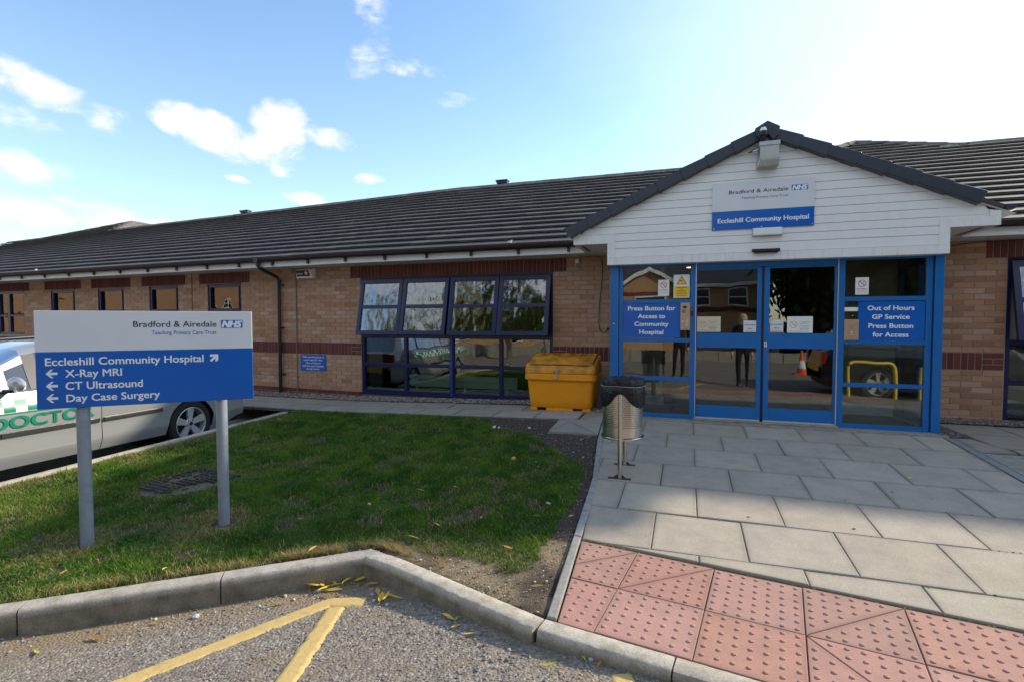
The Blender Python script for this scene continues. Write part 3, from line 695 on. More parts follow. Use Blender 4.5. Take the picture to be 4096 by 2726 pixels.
reg = [((4.835, -2.4), (5.077, -4.85)), (TL0, TL1), ((8.43, -9), (8.43, 0)), ((12, -1.31), (4, -1.31))]
rr = random.Random(21)
for k in range(-2, 6):
    y1 = -2.491-.5954*(k-1)-.5954+.5954; y1 = -2.491-.5954*(k-1); y0 = y1-.5954
    par = 0 if (k-1) % 2 == 0 else 1       # row below line0 carries joints at 7.55
    x = 7.5506-.578*7+(.289 if par else 0)
    while x < 9:
        P = clipreg([(x, y0), (x+.578, y0), (x+.578, y1), (x, y1)], [((a[0], a[1]), (e[0], e[1])) for a, e in reg])
        if len(P) >= 3 and area(P) > .006:
            g = rr.choice([.0012, .002, .0032]); P = shrink(P, g)
            if len(P) >= 3: slab_mesh('slab', P, H, 'slab', T3((.365, .325, .262), .07), dz=rr.uniform(-.003, .0035), tilt=(rr.uniform(-.007, .007), rr.uniform(-.007, .007))).build('slab', 'slab', paving)
        x += .578
# right of the drain channel
for P in ([(8.545, -1.31), (8.545, -1.86), (8.86, -1.80), (8.70, -1.31)], [(8.66, -.45), (9.26, -.45), (9.26, -1.05), (8.70, -1.05)], [(9.27, -.45), (9.87, -.45), (9.87, -1.05), (9.27, -1.05)], [(9.88, -.45), (10.5, -.45), (10.5, -1.05), (9.88, -1.05)],
          [(8.72, -1.06), (9.32, -1.06), (9.32, -1.65), (8.78, -1.65)], [(9.33, -1.06), (9.93, -1.06), (9.93, -1.65), (9.33, -1.65)], [(8.88, -1.66), (9.5, -1.66), (9.5, -2.26), (8.88, -2.26)]):
    P = shrink(SI(P), .004); slab_mesh('slab', P, H, 'slab', T3((.29, .26, .215), .06), dz=rr.uniform(-.002, .003)).build('slab', 'slab', paving)
P = SI([(8.55, -1.88), (8.87, -1.82), (8.87, -2.28), (10, -2.3), (10, -5.4), (8.55, -5.3)]); 
m = MB(); m.cur = (1, 1, 1)
for j in range(12):
    for i in range(8):
        x0, x1 = 8.55+i*.3, 8.55+(i+1)*.3; y0, y1 = -1.87-(j+1)*.3, -1.87-j*.3; m.quad(*[(x, y, H(x, y)-.006+.006*fbm(x, y, 6)) for x, y in ((x0, y0), (x1, y0), (x1, y1), (x0, y1))])
m.build('concrete_patch', 'concrete', paving, smooth=True)
m = MB(); m.box(8.44, 8.54, -5.2, -1.31, .0, .0)
m = MB()
for i in range(8):
    ya, yb = -1.31-i*.5, -1.31-(i+1)*.5+.004
    for xa, xb, dz in ((8.444, 8.456, .003), (8.532, 8.544, .003), (8.457, 8.531, -.003)):
        m.hexa([(xa, yb, H(xa, yb)-.08), (xb, yb, H(xb, yb)-.08), (xb, ya, H(xb, ya)-.08), (xa, ya, H(xa, ya)-.08), (xa, yb, H(xa, yb)+dz), (xb, yb, H(xb, yb)+dz), (xb, ya, H(xb, ya)+dz), (xa, ya, H(xa, ya)+dz)])
o = m.build('drain_channel', 'galv'); tag(o, 'narrow metal drain channel set in the paving at its right edge', 'drain', kind=None)

# ---- tactile slabs with blisters
tac = MB(); tac.cur = (1, 1, 1); tac.box(5.3, 5.31, -5.2, -5.19, -.2, -.19); 
tact = struct('tactile_paving', tac, 'joint')
e1 = Vector((1, -.152)).normalized(); e2 = Vector((e1.y, -e1.x)); O = Vector((5.451, -4.949)); TS = .4545
tcols = [(.39, .205, .160), (.42, .225, .18), (.39, .22, .18), (.43, .238, .195), (.36, .205, .165), (.40, .21, .16)]
def blister(b, x, y, z, r=.0135, h=.0055):
    vs = []; 
    for rr_, hh in ((r, -.001), (r*.8, h*.62), (r*.42, h)):
        for k in range(8): a = k*PI/4; vs.append((x+rr_*math.cos(a), y+rr_*math.sin(a), z+hh))
    n = 8; fs = [(i*n+k, i*n+(k+1) % n, (i+1)*n+(k+1) % n, (i+1)*n+k) for i in range(2) for k in range(n)]+[tuple(range(16, 24))]
    b.add(vs, fs)
def tile_piece(P, i, j, col, dz):
    b = slab_mesh('t', P, H, 'tactile', col, dz=dz, ch=.003); cxy = P
    for a in range(7):
        for c in range(7):
            q = O+e1*(TS*i+(a+.5)*TS/7)+e2*(TS*j+(c+.5)*TS/7)
            if inpoly(q.x, q.y, P) and dpoly(q.x, q.y, P+[P[0]]) > .009: blister(b, q.x, q.y, H(q.x, q.y)+dz)
    return b
edge = [((5.075, -4.7), (5.135, -5.8)), ((5.10, -5.779), (12, -6.805))]
for i in range(-1, 9):
    for j in range(0, 2):
        c = [O+e1*TS*(i+a)+e2*TS*(j+b_) for a, b_ in ((0, 1), (1, 1), (1, 0), (0, 0))]; c = [(q.x, q.y) for q in c]
        P = clipreg(SI(c), edge)
        if len(P) < 3 or area(P) < .004: continue
        g = rr.choice([.0015, .002, .003]); P = shrink(P, g); col = T3(tcols[(i*2+j*3) % 6], .03); dz = rr.uniform(.001, .005)
        A_, B_ = O+e1*TS*i+e2*TS*(j+1), O+e1*TS*(i+1)+e2*TS*j      # diagonal cracks in some slabs
        D_, E_ = O+e1*TS*i+e2*TS*j, O+e1*TS*(i+1.0)+e2*TS*(j+1)
        cut = None
        if j == 0 and i in (-1, 0, 2): cut = ((A_.x, A_.y), (B_.x, B_.y))
        if j == 1 and i == 2: cut = ((D_.x, D_.y), (E_.x, E_.y))
        if cut:
            dx, dy = cut[1][0]-cut[0][0], cut[1][1]-cut[0][1]; L = math.hypot(dx, dy); ox, oy = -dy/L*.0012, dx/L*.0012
            for P2, ddz in ((clip(P, (cut[0][0]+ox, cut[0][1]+oy), (cut[1][0]+ox, cut[1][1]+oy)), 0), (clip(P, (cut[1][0]-ox, cut[1][1]-oy), (cut[0][0]-ox, cut[0][1]-oy)), -.0015)):
                if len(P2) >= 3: tile_piece(P2, i, j, col, dz+ddz).build('tactile_slab', 'tactile', tact, smooth=False)
        else: tile_piece(P, i, j, col, dz).build('tactile_slab', 'tactile', tact)
# moss in the joints by the kerb
# ---- open grating sunk in the lawn
gt = thing('grating', 'half-buried black plastic grid cover sunk in the lawn behind the sign', 'drain cover', (1.33, -4.7, H(1.33, -4.7)))
m = MB(); g1 = Vector((.993, -.12, 0)); g2 = Vector((.12, .993, 0)); o0 = Vector((1.02, -4.93, 0))
for k in range(12):
    for a_, b_, n_ in ((g1, g2, .57), (g2, g1, .62)):
        s0 = o0+b_*k*.053
        if k*.053 > n_+.02: continue
        for q in range(11):
            p = s0+a_*q*.055; e = s0+a_*(q+1)*.055
            if fbm(p.x*1.3, p.y*1.3+4, 5) < -.12: continue
            t = b_*.0045; z = H(p.x, p.y)+.004+.004*fbm(p.x, p.y, 9)
            m.hexa([(p.x-t.x, p.y-t.y, z-.012), (e.x-t.x, e.y-t.y, z-.012), (e.x+t.x, e.y+t.y, z-.012), (p.x+t.x, p.y+t.y, z-.012), (p.x-t.x, p.y-t.y, z+.006), (e.x-t.x, e.y-t.y, z+.006), (e.x+t.x, e.y+t.y, z+.006), (p.x+t.x, p.y+t.y, z+.006)])
m.build('grid', 'steel_dark', gt)['kind'] = 'stuff'
# ================================================================== HOSPITAL WING
bld = thing('hospital_building', 'long single-storey hospital wing of buff brick with red brick bands under a dark tiled roof', 'building', (0, 0, 0))
W = 3.655; XR = 9.336
WIN = [(-12.2, -11.2, 1.12, 2.26), (-10.62, -9.60, 1.12, 2.26), (-8.61, -7.78, 1.66, 2.26), (-7.0, -6.17, 1.66, 2.26), (-5.39, -4.54, 1.66, 2.26), (-3.72, -2.83, 1.66, 2.26), (0, W, .135, 2.26), (4.93, 8.28, .05, 2.42), (9.565, 12.1, .135, 2.26)]
def rect_minus(x0, x1, z0, z1, holes):
    xs_ = sorted({x0, x1}|{h[0] for h in holes}|{h[1] for h in holes}); out = []
    for i in range(len(xs_)-1):
        a, b_ = xs_[i], xs_[i+1]
        if a < x0 or b_ > x1: continue
        hs = sorted([(h[2], h[3]) for h in holes if h[0] <= a+1e-6 and h[1] >= b_-1e-6]); z = z0
        for ha, hb in hs:
            if ha > z: out.append((a, b_, z, ha))
            z = max(z, hb)
        if z < z1: out.append((a, b_, z, z1))
    return out
m = MB()
for a, b_, z0, z1 in rect_minus(-18, 12.1, -.2, 2.55, WIN): m.box(a, b_, .007, .30, z0, z1)
m.box(-18, -17.7, .3, 12, -.2, 2.55); m.box(11.9, 12.1, .3, 8.9, -.2, 2.55); m.box(-18, 12.1, 8.9, 9.1, -.2, 2.55)
wall = m.build('wall', 'mortar', bld, warp=True)
# ---- bricks
BUFF = [(.45, .26, .145), (.48, .285, .165), (.42, .235, .125), (.49, .305, .195), (.44, .245, .125), (.50, .34, .235), (.39, .205, .105), (.46, .27, .155)]
BUFFR = [(.40, .205, .105), (.43, .23, .12), (.36, .185, .09), (.41, .215, .12), (.43, .245, .14), (.33, .165, .09)]
RED = [(.155, .036, .026), (.135, .032, .024), (.17, .042, .03), (.125, .028, .022)]
_k = lambda L: [(a*1.04, b*1.01, c*1.06) for a, b, c in L]
BUFF, BUFFR = _k(BUFF), _k(BUFFR)
pieces = []        # (kind, x0, x1, z0, z1, colour)
rb = random.Random(17)
def blocked(x0, x1, z0, z1, hs): return [h for h in hs if x0 < h[1]-.003 and x1 > h[0]+.003 and z0 < h[3]-.003 and z1 > h[2]+.003]
LINT = [(-12.43, -10.97), (-10.85, -9.375), (-8.835, -7.555), (-7.22, -5.95), (-5.61, -4.32), (-3.945, -2.605), (-.225, W+.225), (XR, 12.1)]
def course(x0, x1, z, phase, cols, holes, kind='brick', h=.065):
    n = math.floor((x0-phase)/.225)-1; x = phase+n*.225
    while x < x1:
        a, e = max(x, x0)+.005, min(x+.225, x1)-.005; x += .225
        if e-a < .02: continue
        segs = [(a, e)]
        for hh in blocked(a, e, z, z+h, holes):
            ns = []
            for s0, s1 in segs:
                if s0 < hh[0]-.01 < s1 or s0 < hh[0] < s1: ns.append((s0, min(s1, hh[0]-.0)))
                if s0 < hh[1] < s1: ns.append((max(s0, hh[1]+.0), s1))
                if hh[1] <= s0 or hh[0] >= s1: ns.append((s0, s1))
            segs = ns
        for s0, s1 in segs:
            if s1-s0 > .025: pieces.append((kind, s0, s1, z, z+h, T3(rb.choice(cols), .05)))
def soldiers(x0, x1, z, phase=0, h=.215):
    n = math.floor((x0-phase)/.075); x = phase+n*.075
    while x < x1-.01:
        a, e = max(x, x0)+.005, min(x+.075, x1)-.005; x += .075
        if e-a > .015: pieces.append(('soldier_brick', a, e, z, z+h, T3(rb.choice(RED), .08)))
segL = (-17.9, 0.0, 0.0); segM = (W, 4.95, W); segR = (8.3, 9.56, XR)
holesL = WIN
lint = [(a, b_, 2.26, 2.485) for a, b_ in LINT]
for sx0, sx1, ph in (segL, segM, segR):
    cols = BUFF if ph != XR else BUFFR
    for r in range(-9, 19):
        z = (1.065+.075*r) if r >= 0 else (.835-.075*(-r)+.005)
        if r == -9: pass
        odd = (r % 2 == 1) if r >= 0 else ((-r) % 2 == 0)     # rows whose joints sit on half bricks
        course(sx0, sx1, z, ph+(.1125 if odd else 0), cols, holesL+lint)
    for r, z in ((0, .09), (1, .015), (2, -.06), (3, -.135)):
        if ph == XR: course(sx0, sx1, z, ph+(.1125 if r % 2 == 0 else 0), cols, WIN)
        else: course(sx0, sx1, z, ph+(.1125 if r % 2 == 0 else 0), RED, WIN, 'plinth_brick')
for r, z in ((0, .09), (1, .015), (2, -.06)): course(0, W, z, .1125*(r % 2), RED, WIN, 'plinth_brick')
course(9.56, 12.1, .05, 0, BUFFR, WIN)
# red band: soldier course with stacked stretchers at the openings
soldiers(-17.9, -.225, .84)
soldiers(W+.225, 4.95, .84, W+.225); soldiers(8.3, XR, .84, XR)
for x0, x1, pat in ((-.225, 0, 'hfh'), (W, W+.225, 'hfh'), (XR, XR+.225, 'fhf')):
    for i, c in enumerate(pat):
        z = .84+.075*i
        if c == 'f': pieces.append(('soldier_brick', x0+.005, x1-.005, z, z+.065, T3(RED[0], .08)))
        else: pieces += [('soldier_brick', x0+.005, x0+.1075, z, z+.065, T3(RED[1], .08)), ('soldier_brick', x0+.1175, x1-.005, z, z+.065, T3(RED[2], .08))]
for a, b_ in LINT: soldiers(a, b_, 2.265, a)
# drop pieces of band that fall into low windows (only w0 reaches below 1.12: none)
cv = Vector((CAM.x, CAM.y))
def vis(p):
    x = (p[1]+p[2])/2
    if p[0] == 'brick' and 4.65 < x < 8.75: return False
    if x < -10.9 or x > 9.56 and p[0] != 'soldier_brick': return False
    if x < -1.95 and p[3] < 1.2: return False
    return True
def px_size(p): return -(Vector(((p[1]+p[2])/2, 0))-cv).length
for kind, red in (('brick', 0), ('soldier_brick', 1), ('plinth_brick', 1)):
    allp = sorted([p for p in pieces if p[0] == kind], key=lambda p: (not vis(p), -px_size(p)))
    solo, rest = allp[:298], allp[298:]
    cache = {}
    for p in solo:
        w_ = round(p[2]-p[1], 3); h_ = round(p[4]-p[3], 3); cx = (p[1]+p[2])/2; cz = WZ(cx, (p[3]+p[4])/2)
        key = (w_, h_, tuple(round(c, 2) for c in p[5]) if red else rb.randrange(14), p[5][0] > .405)
        if key not in cache:
            q = MB(); q.cur = p[5]; e = .0025; hw, hh = w_/2, h_/2
            q.add([(-hw+e, 0, -hh+e), (hw-e, 0, -hh+e), (hw-e, 0, hh-e), (-hw+e, 0, hh-e), (-hw, e*1.3, -hh), (hw, e*1.3, -hh), (hw, e*1.3, hh), (-hw, e*1.3, hh), (-hw, .1, -hh), (hw, .1, -hh), (hw, .1, hh), (-hw, .1, hh)],
                  [(0, 1, 2, 3)]+[(4+i, 4+(i+1) % 4, (i+1) % 4, i) for i in range(4)]+[(8+i, 8+(i+1) % 4, 4+(i+1) % 4, 4+i) for i in range(4)])
            cache[key] = q.mesh(kind, 'brick')
        o = link(kind, cache[key], bld); o.location = (cx, rb.uniform(-.0012, .0012), cz); o.scale = (1, 1, 1+.008*min(cx, 0))
    q = MB()
    for p in rest:
        q.cur = p[5]; y = rb.uniform(-.001, .001); x0, x1, z0, z1 = p[1:5]
        q.add([(x0, y, z0), (x1, y, z0), (x1, y, z1), (x0, y, z1), (x0, .1, z0), (x1, .1, z0), (x1, .1, z1), (x0, .1, z1)], [(0, 1, 2, 3), (4, 5, 1, 0), (5, 6, 2, 1), (6, 7, 3, 2), (7, 4, 0, 3)])
    if rest: q.build({'brick': 'brickwork', 'soldier_brick': 'red_brickwork', 'plinth_brick': 'plinth_brickwork'}[kind], 'brick', bld, warp=True)['kind'] = 'stuff'
m = MB(); m.box(-4.155, -4.135, -.003, .01, 0, 2.485); m.build('movement_joint', 'joint', bld, warp=True)

# ---- windows: building > window > frame, sash, pane ...
def frame_bars(b, bars, y0, y1):
    for x0, x1, z0, z1 in bars: b.box(x0, x1, y0, y1, z0, z1)
def main_window(x0, x1, nb, bright=None, right_part=False):
    w = thing('window', None, None, ((x0+x1)/2, .05, .14)); w.parent = bld
    L = x1-x0; ms = [x0+L*i/nb for i in range(1, nb)]
    m = MB(); bars = [(x0, x0+.05, .205, 2.195), (x1-.05, x1, .205, 2.195)]
    xm = [x0+.05]
    for k, a in enumerate(ms):
        hw = .036 if (k == nb//2-1 and bright) else .026; bars.append((a-hw, a+hw, .205, 2.195)); xm += [a-hw, a+hw]
    xm.append(x1-.05)
    m.box(x0, x1, .02, .10, 2.195, 2.258); m.box(x0-.02, x1+.02, -.045, .10, .137, .162); m.box(x0, x1, .02, .10, .162, .205)
    frame_bars(m, bars, .02, .10)
    for i in range(nb):
        a, e = xm[2*i], xm[2*i+1]
        m.box(a, e, .022, .098, 1.165, 1.225); m.box(a, e, .022, .098, .655, .70)
    m.build('frame', 'navy', w, bevel=.003)
    m = MB(); m.box(x0, x1, -.012, .02, 2.24, 2.262); m.build('head_flashing', 'gutter', w)
    if bright:
        m = MB(); a = ms[nb//2-1]; m.box(a-.022, a+.022, .004, .02, .162, 2.195); m.build('centre_post', 'navy_light', w)
    for i in range(nb):
        a, e = xm[2*i]-.004, xm[2*i+1]+.004
        for z0, z1 in ((.20, .66), (.695, 1.17)):
            m = MB(); m.box(a, e, .056, .060, z0, z1); m.build('pane', 'window_glass', w)
            m = MB(); t = .012
            m.box(a, e, .030, .056, z0, z0+t); m.box(a, e, .030, .056, z1-t, z1); m.box(a, a+t, .030, .056, z0, z1); m.box(e-t, e, .030, .056, z0, z1); m.build('glazing_bead', 'navy', w)
        # top-hung sash pushed open at the bottom
        sa, se = xm[2*i]-.018, xm[2*i+1]+.018; ang = R_(12.0+(.7 if i % 2 else -.3)); hz, hy = 2.215, .012; ln = 1.01
        def sp(x, t, d): return (x, hy-math.sin(ang)*t-math.cos(ang)*d, hz-math.cos(ang)*t+math.sin(ang)*d)   # d: outwards
        def sbox(b, xa, xb, t0, t1, d0, d1): b.hexa([sp(xa, t1, d1), sp(xb, t1, d1), sp(xb, t1, d0), sp(xa, t1, d0), sp(xa, t0, d1), sp(xb, t0, d1), sp(xb, t0, d0), sp(xa, t0, d0)])
        m = MB(); fw = .062
        sbox(m, sa, se, 0, fw, -.02, .03); sbox(m, sa, se, ln-fw, ln, -.02, .03); sbox(m, sa, sa+fw, fw, ln-fw, -.02, .03); sbox(m, se-fw, se, fw, ln-fw, -.02, .03); sbox(m, sa+fw, se-fw, ln*.5-.02, ln*.5+.02, -.018, .028)
        for t0, t1 in ((fw, ln*.5-.02), (ln*.5+.02, ln-fw)):
            sbox(m, sa+fw, se-fw, t0, t0+.01, .0, .024); sbox(m, sa+fw, se-fw, t1-.01, t1, .0, .024); sbox(m, sa+fw, sa+fw+.01, t0, t1, .0, .024); sbox(m, se-fw-.01, se-fw, t0, t1, .0, .024)
        m.build('sash', 'navy', w)
        for t0, t1 in ((fw-.004, ln*.5-.016), (ln*.5+.016, ln-fw+.004)):
            m = MB(); sbox(m, sa+fw-.004, se-fw+.004, t0, t1, .004, .008); m.build('pane', 'sash_glass', w)
        m = MB()
        for xx, s_ in ((sa+.09, 1), (se-.09, -1)): m.tube([sp(xx, ln-.1, -.02), sp(xx+.02*s_, ln-.06, -.1), (xx+.03*s_, .04, 1.24)], .006, 6)
        m.build('stay', 'alu', w)
    m = MB()
    for k in range(nb):
        a = (xm[2*k]+xm[2*k+1])/2
        if k in (1, 2): m.box(a-.14, a+.14, .0, .02, 2.225, 2.237)
    if m.v: m.build('trickle_vent', 'steel_dark', w)
    return w
main_window(0, W, 4, bright=True)
main_window(9.565, 12.1, 3)
def small_window(x0, x1, z0, z1, grille=False, mull=0):
    w = thing('window', None, None, ((x0+x1)/2, .05, z0)); w.parent = bld; f = .055
    m = MB(); m.box(x0, x1, .02, .09, z1-f, z1); m.box(x0, x1, .02, .09, z0, z0+f); m.box(x0, x0+f, .02, .09, z0+f, z1-f); m.box(x1-f, x1, .02, .09, z0+f, z1-f)
    panes = [(x0+f, x1-f, z0+f, z1-f)]
    if mull:
        xm = x1-mull; m.box(xm-.04, xm+.04, .02, .09, z0+f, z1-f); zm = 1.62
        m.box(x0+f, xm-.04, .022, .088, zm-.022, zm+.022); m.box(xm+.04, x1-f, .022, .088, zm-.022, zm+.022)
        panes = [(a, b_, c, d) for a, b_ in ((x0+f, xm-.04), (xm+.04, x1-f)) for c, d in ((z0+f, zm-.022), (zm+.022, z1-f))]
    else:
        g = .02; m.box(x0+f, x1-f, .005, .05, z1-f-g, z1-f); m.box(x0+f, x1-f, .005, .05, z0+f, z0+f+g); m.box(x0+f, x0+f+g, .005, .05, z0+f+g, z1-f-g); m.box(x1-f-g, x1-f, .005, .05, z0+f+g, z1-f-g)
    m.build('frame', 'navy', w, warp=True)
    m = MB(); m.box(x0, x1, -.01, .02, z1-.02, z1+.003); m.build('head_flashing', 'gutter', w, warp=True)
    for a, b_, c, d in panes:
        m = MB(); m.box(a-.004, b_+.004, .056, .06, c-.004, d+.004); m.build('pane', 'window_glass', w, warp=True)
    if grille:
        m = MB(); n = 9
        for i in range(-6, 14):
            xa = x0+(x1-x0)*i/n; 
            for s_ in (1, -1):
                k = 0
                while k < 10:
                    za = z0+(z1-z0)*k/10; zb = z0+(z1-z0)*(k+1)/10; d = (x1-x0)/n*.5; q = xa+(d if (k % 2) == (s_ > 0) else 0); r = xa+(0 if (k % 2) == (s_ > 0) else d)
                    if x0 < q < x1 and x0 < r < x1: m.tube([(q, .2, za), (r, .2, zb)], .006, 4, False)
                    k += 1
        m.build('security_grille', 'blind', w, warp=True)
    return w
small_window(-12.2, -11.2, 1.12, 2.258)
small_window(-10.62, -9.60, 1.12, 2.258, grille=True, mull=.62)
for i, (a, b_) in enumerate([(-8.61, -7.78), (-7.0, -6.17), (-5.39, -4.54), (-3.72, -2.83)]): small_window(a, b_, 1.66, 2.258)
# interior shells so that daylight falls off behind the glass
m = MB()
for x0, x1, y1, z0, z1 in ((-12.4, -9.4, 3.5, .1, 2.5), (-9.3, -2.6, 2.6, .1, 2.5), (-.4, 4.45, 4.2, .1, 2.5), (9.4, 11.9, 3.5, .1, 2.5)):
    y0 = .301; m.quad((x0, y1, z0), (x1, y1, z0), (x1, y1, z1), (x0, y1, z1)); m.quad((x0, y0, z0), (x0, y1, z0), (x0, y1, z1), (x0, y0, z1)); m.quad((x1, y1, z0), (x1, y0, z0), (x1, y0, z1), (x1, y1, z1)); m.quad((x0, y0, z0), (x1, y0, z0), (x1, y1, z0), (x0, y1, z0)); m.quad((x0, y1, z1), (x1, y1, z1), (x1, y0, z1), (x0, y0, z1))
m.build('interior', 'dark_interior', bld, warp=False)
m = MB(); m.box(0, W, .10, .34, .135, .195); m.build('inner_sill', 'radiator', bld)
for a, b_ in ((-7.0, -6.17), (-5.39, -4.54)):
    m = MB(); n = 36
    for i in range(n):
        xa, xb = a+(b_-a)*i/n, a+(b_-a)*(i+1)/n; ya, yb = .12+.015*math.sin(i*1.3), .12+.015*math.sin((i+1)*1.3); m.quad((xa, ya, 1.6), (xb, yb, 1.6), (xb, yb, 2.3), (xa, ya, 2.3))
    o = m.build('curtain', 'curtain'); tag(o, 'pale peach curtain behind the %s small window from the downpipe' % ('third' if a < -6 else 'second'), 'curtain')
m = MB(); n = 30; a, b_ = -8.61, -7.9
for i in range(n):
    xa, xb = a+(b_-a)*i/n, a+(b_-a)*(i+1)/n; ya, yb = .2+.03*math.sin(i*1.1), .2+.03*math.sin((i+1)*1.1)
    if i < 12 or i > 22: m.quad((xa, ya, 1.6), (xb, yb, 1.6), (xb, yb, 2.3), (xa, ya, 2.3))
o = m.build('curtain', 'plaster'); tag(o, 'brown curtain behind the small window beside the grilled one', 'curtain')
def vblind(x0, x1, z0, z1, label, y=.17):
    t = thing('vertical_blind', label, 'window blind', ((x0+x1)/2, y, z0)); n = max(3, int((x1-x0)/.024))
    for i in range(n):
        x = x0+(x1-x0)*i/n; m = MB(); m.hexa([(x, y, z0), (x+.012, y-.06, z0), (x+.014, y-.06, z0), (x+.002, y, z0), (x, y, z1), (x+.012, y-.06, z1), (x+.014, y-.06, z1), (x+.002, y, z1)]); m.build('slat', 'blind', t)
    m = MB(); m.tube([(x0, y-.06, z0+.03), (x1, y-.06, z0+.03)], .003, 4); m.build('chain', 'blind', t)
vblind(.08, .36, .22, 2.18, 'bunched white vertical blind at the left end of the big window')
vblind(3.36, 3.58, .22, 2.18, 'bunched white vertical blind at the right end of the big window')
vblind(9.66, 10.3, .22, 2.18, 'white vertical blind behind the window at the right picture edge')
rd = thing('radiator', 'long low white radiator seen through the big window', 'radiator', (1.88, .28, .2))
m = MB(); m.box(.87, 2.95, .26, .34, .275, .385); m.build('panel', 'radiator', rd, bevel=.008); m = MB(); m.box(.87, 2.95, .258, .34, .389, .49); m.build('panel', 'radiator', rd, bevel=.008)
for x in (.98, 1.95, 2.75): m = MB(); m.box(x, x+.03, .28, .31, .195, .275); m.build('foot', 'radiator', rd)
m = MB(); m.lathe((.87, .3, .35), [(.0, -.09), (.022, -.09), (.022, -.02), (.01, 0)], 10, 'x'); m.build('valve', 'white_upvc', rd)

# ---- roof ----------------------------------------------------------
TP = math.tan(R_(25)); CP, SPn = math.cos(R_(25)), math.sin(R_(25)); EY, EZ = -.55, 2.615; RY = 4.26; RZ = EZ+(RY-EY)*TP
UP = Vector((0, CP, SPn)); NR = Vector((0, -SPn, CP))
def roofpt(x, v, w=0): return (x, EY+v*CP-w*SPn, EZ+v*SPn+w*CP)
SL = (RY-EY)/CP; NC = 17; GA = SL/NC; TW = .300
WG = [(-14.5, 1.9), (9.3, 1.4)]    # cross wings: hipped gable ends lying in the same slope
roof = MB(); roof.cur = (.08, .08, .08)
def rq(a, b_, c, d): roof.quad(a, b_, c, d)
RXS = [-18.2+1.3*i for i in range(15)]+[12.4]
for xa, xb in zip(RXS[:-1], RXS[1:]):
    rq(roofpt(xa, 0, -.02), roofpt(xb, 0, -.02), roofpt(xb, SL, -.02), roofpt(xa, SL, -.02))
    rq((xa, RY, RZ-.02), (xb, RY, RZ-.02), (xb, 2*RY-EY, EZ-.02), (xa, 2*RY-EY, EZ-.02))
for x0, x1, s_ in ((-18.2, -18.19, 1), (12.39, 12.4, 1)): roof.add([(x0, EY, EZ-.05), (x0, 2*RY-EY, EZ-.05), (x0, RY, RZ-.03)], [(0, 1, 2)])
for wx, hw in WG:
    ay = RY+hw; az = EZ+(ay-EY)*TP-.02; roof.add([(wx-hw, RY, RZ-.02), (wx+hw, RY, RZ-.02), (wx, ay, az)], [(0, 1, 2)])
    yb = 14; roof.add([(wx, ay, az), (wx, yb, az), (wx+hw+4.3, yb, EZ-.6), (wx+hw+4.3, RY-4.3, EZ-.6)], [(0, 1, 2, 3)]); roof.add([(wx, ay, az), (wx, yb, az), (wx-hw-4.3, yb, EZ-.6), (wx-hw-4.3, RY-4.3, EZ-.6)], [(3, 2, 1, 0)])
rf = roof.build('roof', 'tile', bld, warp=True)
TC = [(.078, .068, .062), (.092, .080, .070), (.066, .059, .055), (.102, .088, .076), (.074, .066, .062)]
TCR = [(.105, .090, .075), (.118, .10, .083), (.092, .08, .069)]
rt = random.Random(4)
def tile_geo(b, x, v, w, L):
    g = .0025; L = L+.05; th0 = .062; th1 = .010
    p = [roofpt(x+g, v, 0.030), roofpt(x+w-g, v, 0.030), roofpt(x+w-g, v+L, -.004), roofpt(x+g, v+L, -.004), roofpt(x+g, v, th0), roofpt(x+w-g, v, th0), roofpt(x+w-g, v+L, th1), roofpt(x+g, v+L, th1)]
    b.hexa(p)
tl_ = []
for r in range(NC):
    off = 0 if r % 2 else TW/2; n0 = int(-18.2/TW)-1
    for k in range(n0, int(12.4/TW)+1):
        x = k*TW+off
        if x < -18.2 or x > 12.3: continue
        tl_.append((x, r*GA, False))
for wx, hw in WG:
    for r in range(NC, NC+6):
        v = r*GA; half = hw-(v+GA*.5-SL)*CP
        if half < .08: continue
        off = 0 if r % 2 else TW/2
        x = wx-half
        k = math.ceil((wx-half-off)/TW); 
        while k*TW+off+TW < wx+half+.05: tl_.append((k*TW+off, v, False)); k += 1
def tdist(t): p = roofpt(t[0]+.15, t[1]); return (Vector(p)-CAM).length
def tvis(t):
    x = t[0]; p = Vector(roofpt(x+.15, t[1]))-CAM; zc = p.dot(cf); xc = p.dot(cr)
    if abs(xc/zc) > .99: return False
    if 4.4 < x < 8.4 and t[1]*CP+EY < (3.75-.45*abs(x-6.6)-2.6)/TP*1.25+.3: return False
    return True
tl_.sort(key=lambda t: (not tvis(t), tdist(t)))
proto = {}
for i, t in enumerate(tl_[:298]):
    right = t[0] > 7; key = (right, rt.randrange(6))
    if key not in proto:
        q = MB(); q.cur = T3(rt.choice(TCR if right else TC), .08); tile_geo(q, 0, 0, TW, GA); me = q.mesh('tile', 'tile')
        o0_ = Vector(roofpt(0, 0)); 
        for v in me.vertices: v.co -= o0_
        proto[key] = me
    o = link('tile', proto[key], rf); o.location = Vector(roofpt(t[0], t[1]+rt.uniform(-.002, .002)))
    if t[0] < 0: o.location.z = WZ(t[0], o.location.z)
q = MB()
for t in tl_[298:]: q.cur = T3(rt.choice(TCR if t[0] > 7 else TC), .10); tile_geo(q, t[0], t[1], TW, GA)
q.build('roof_tiles', 'tile', rf, warp=True)['kind'] = 'stuff'
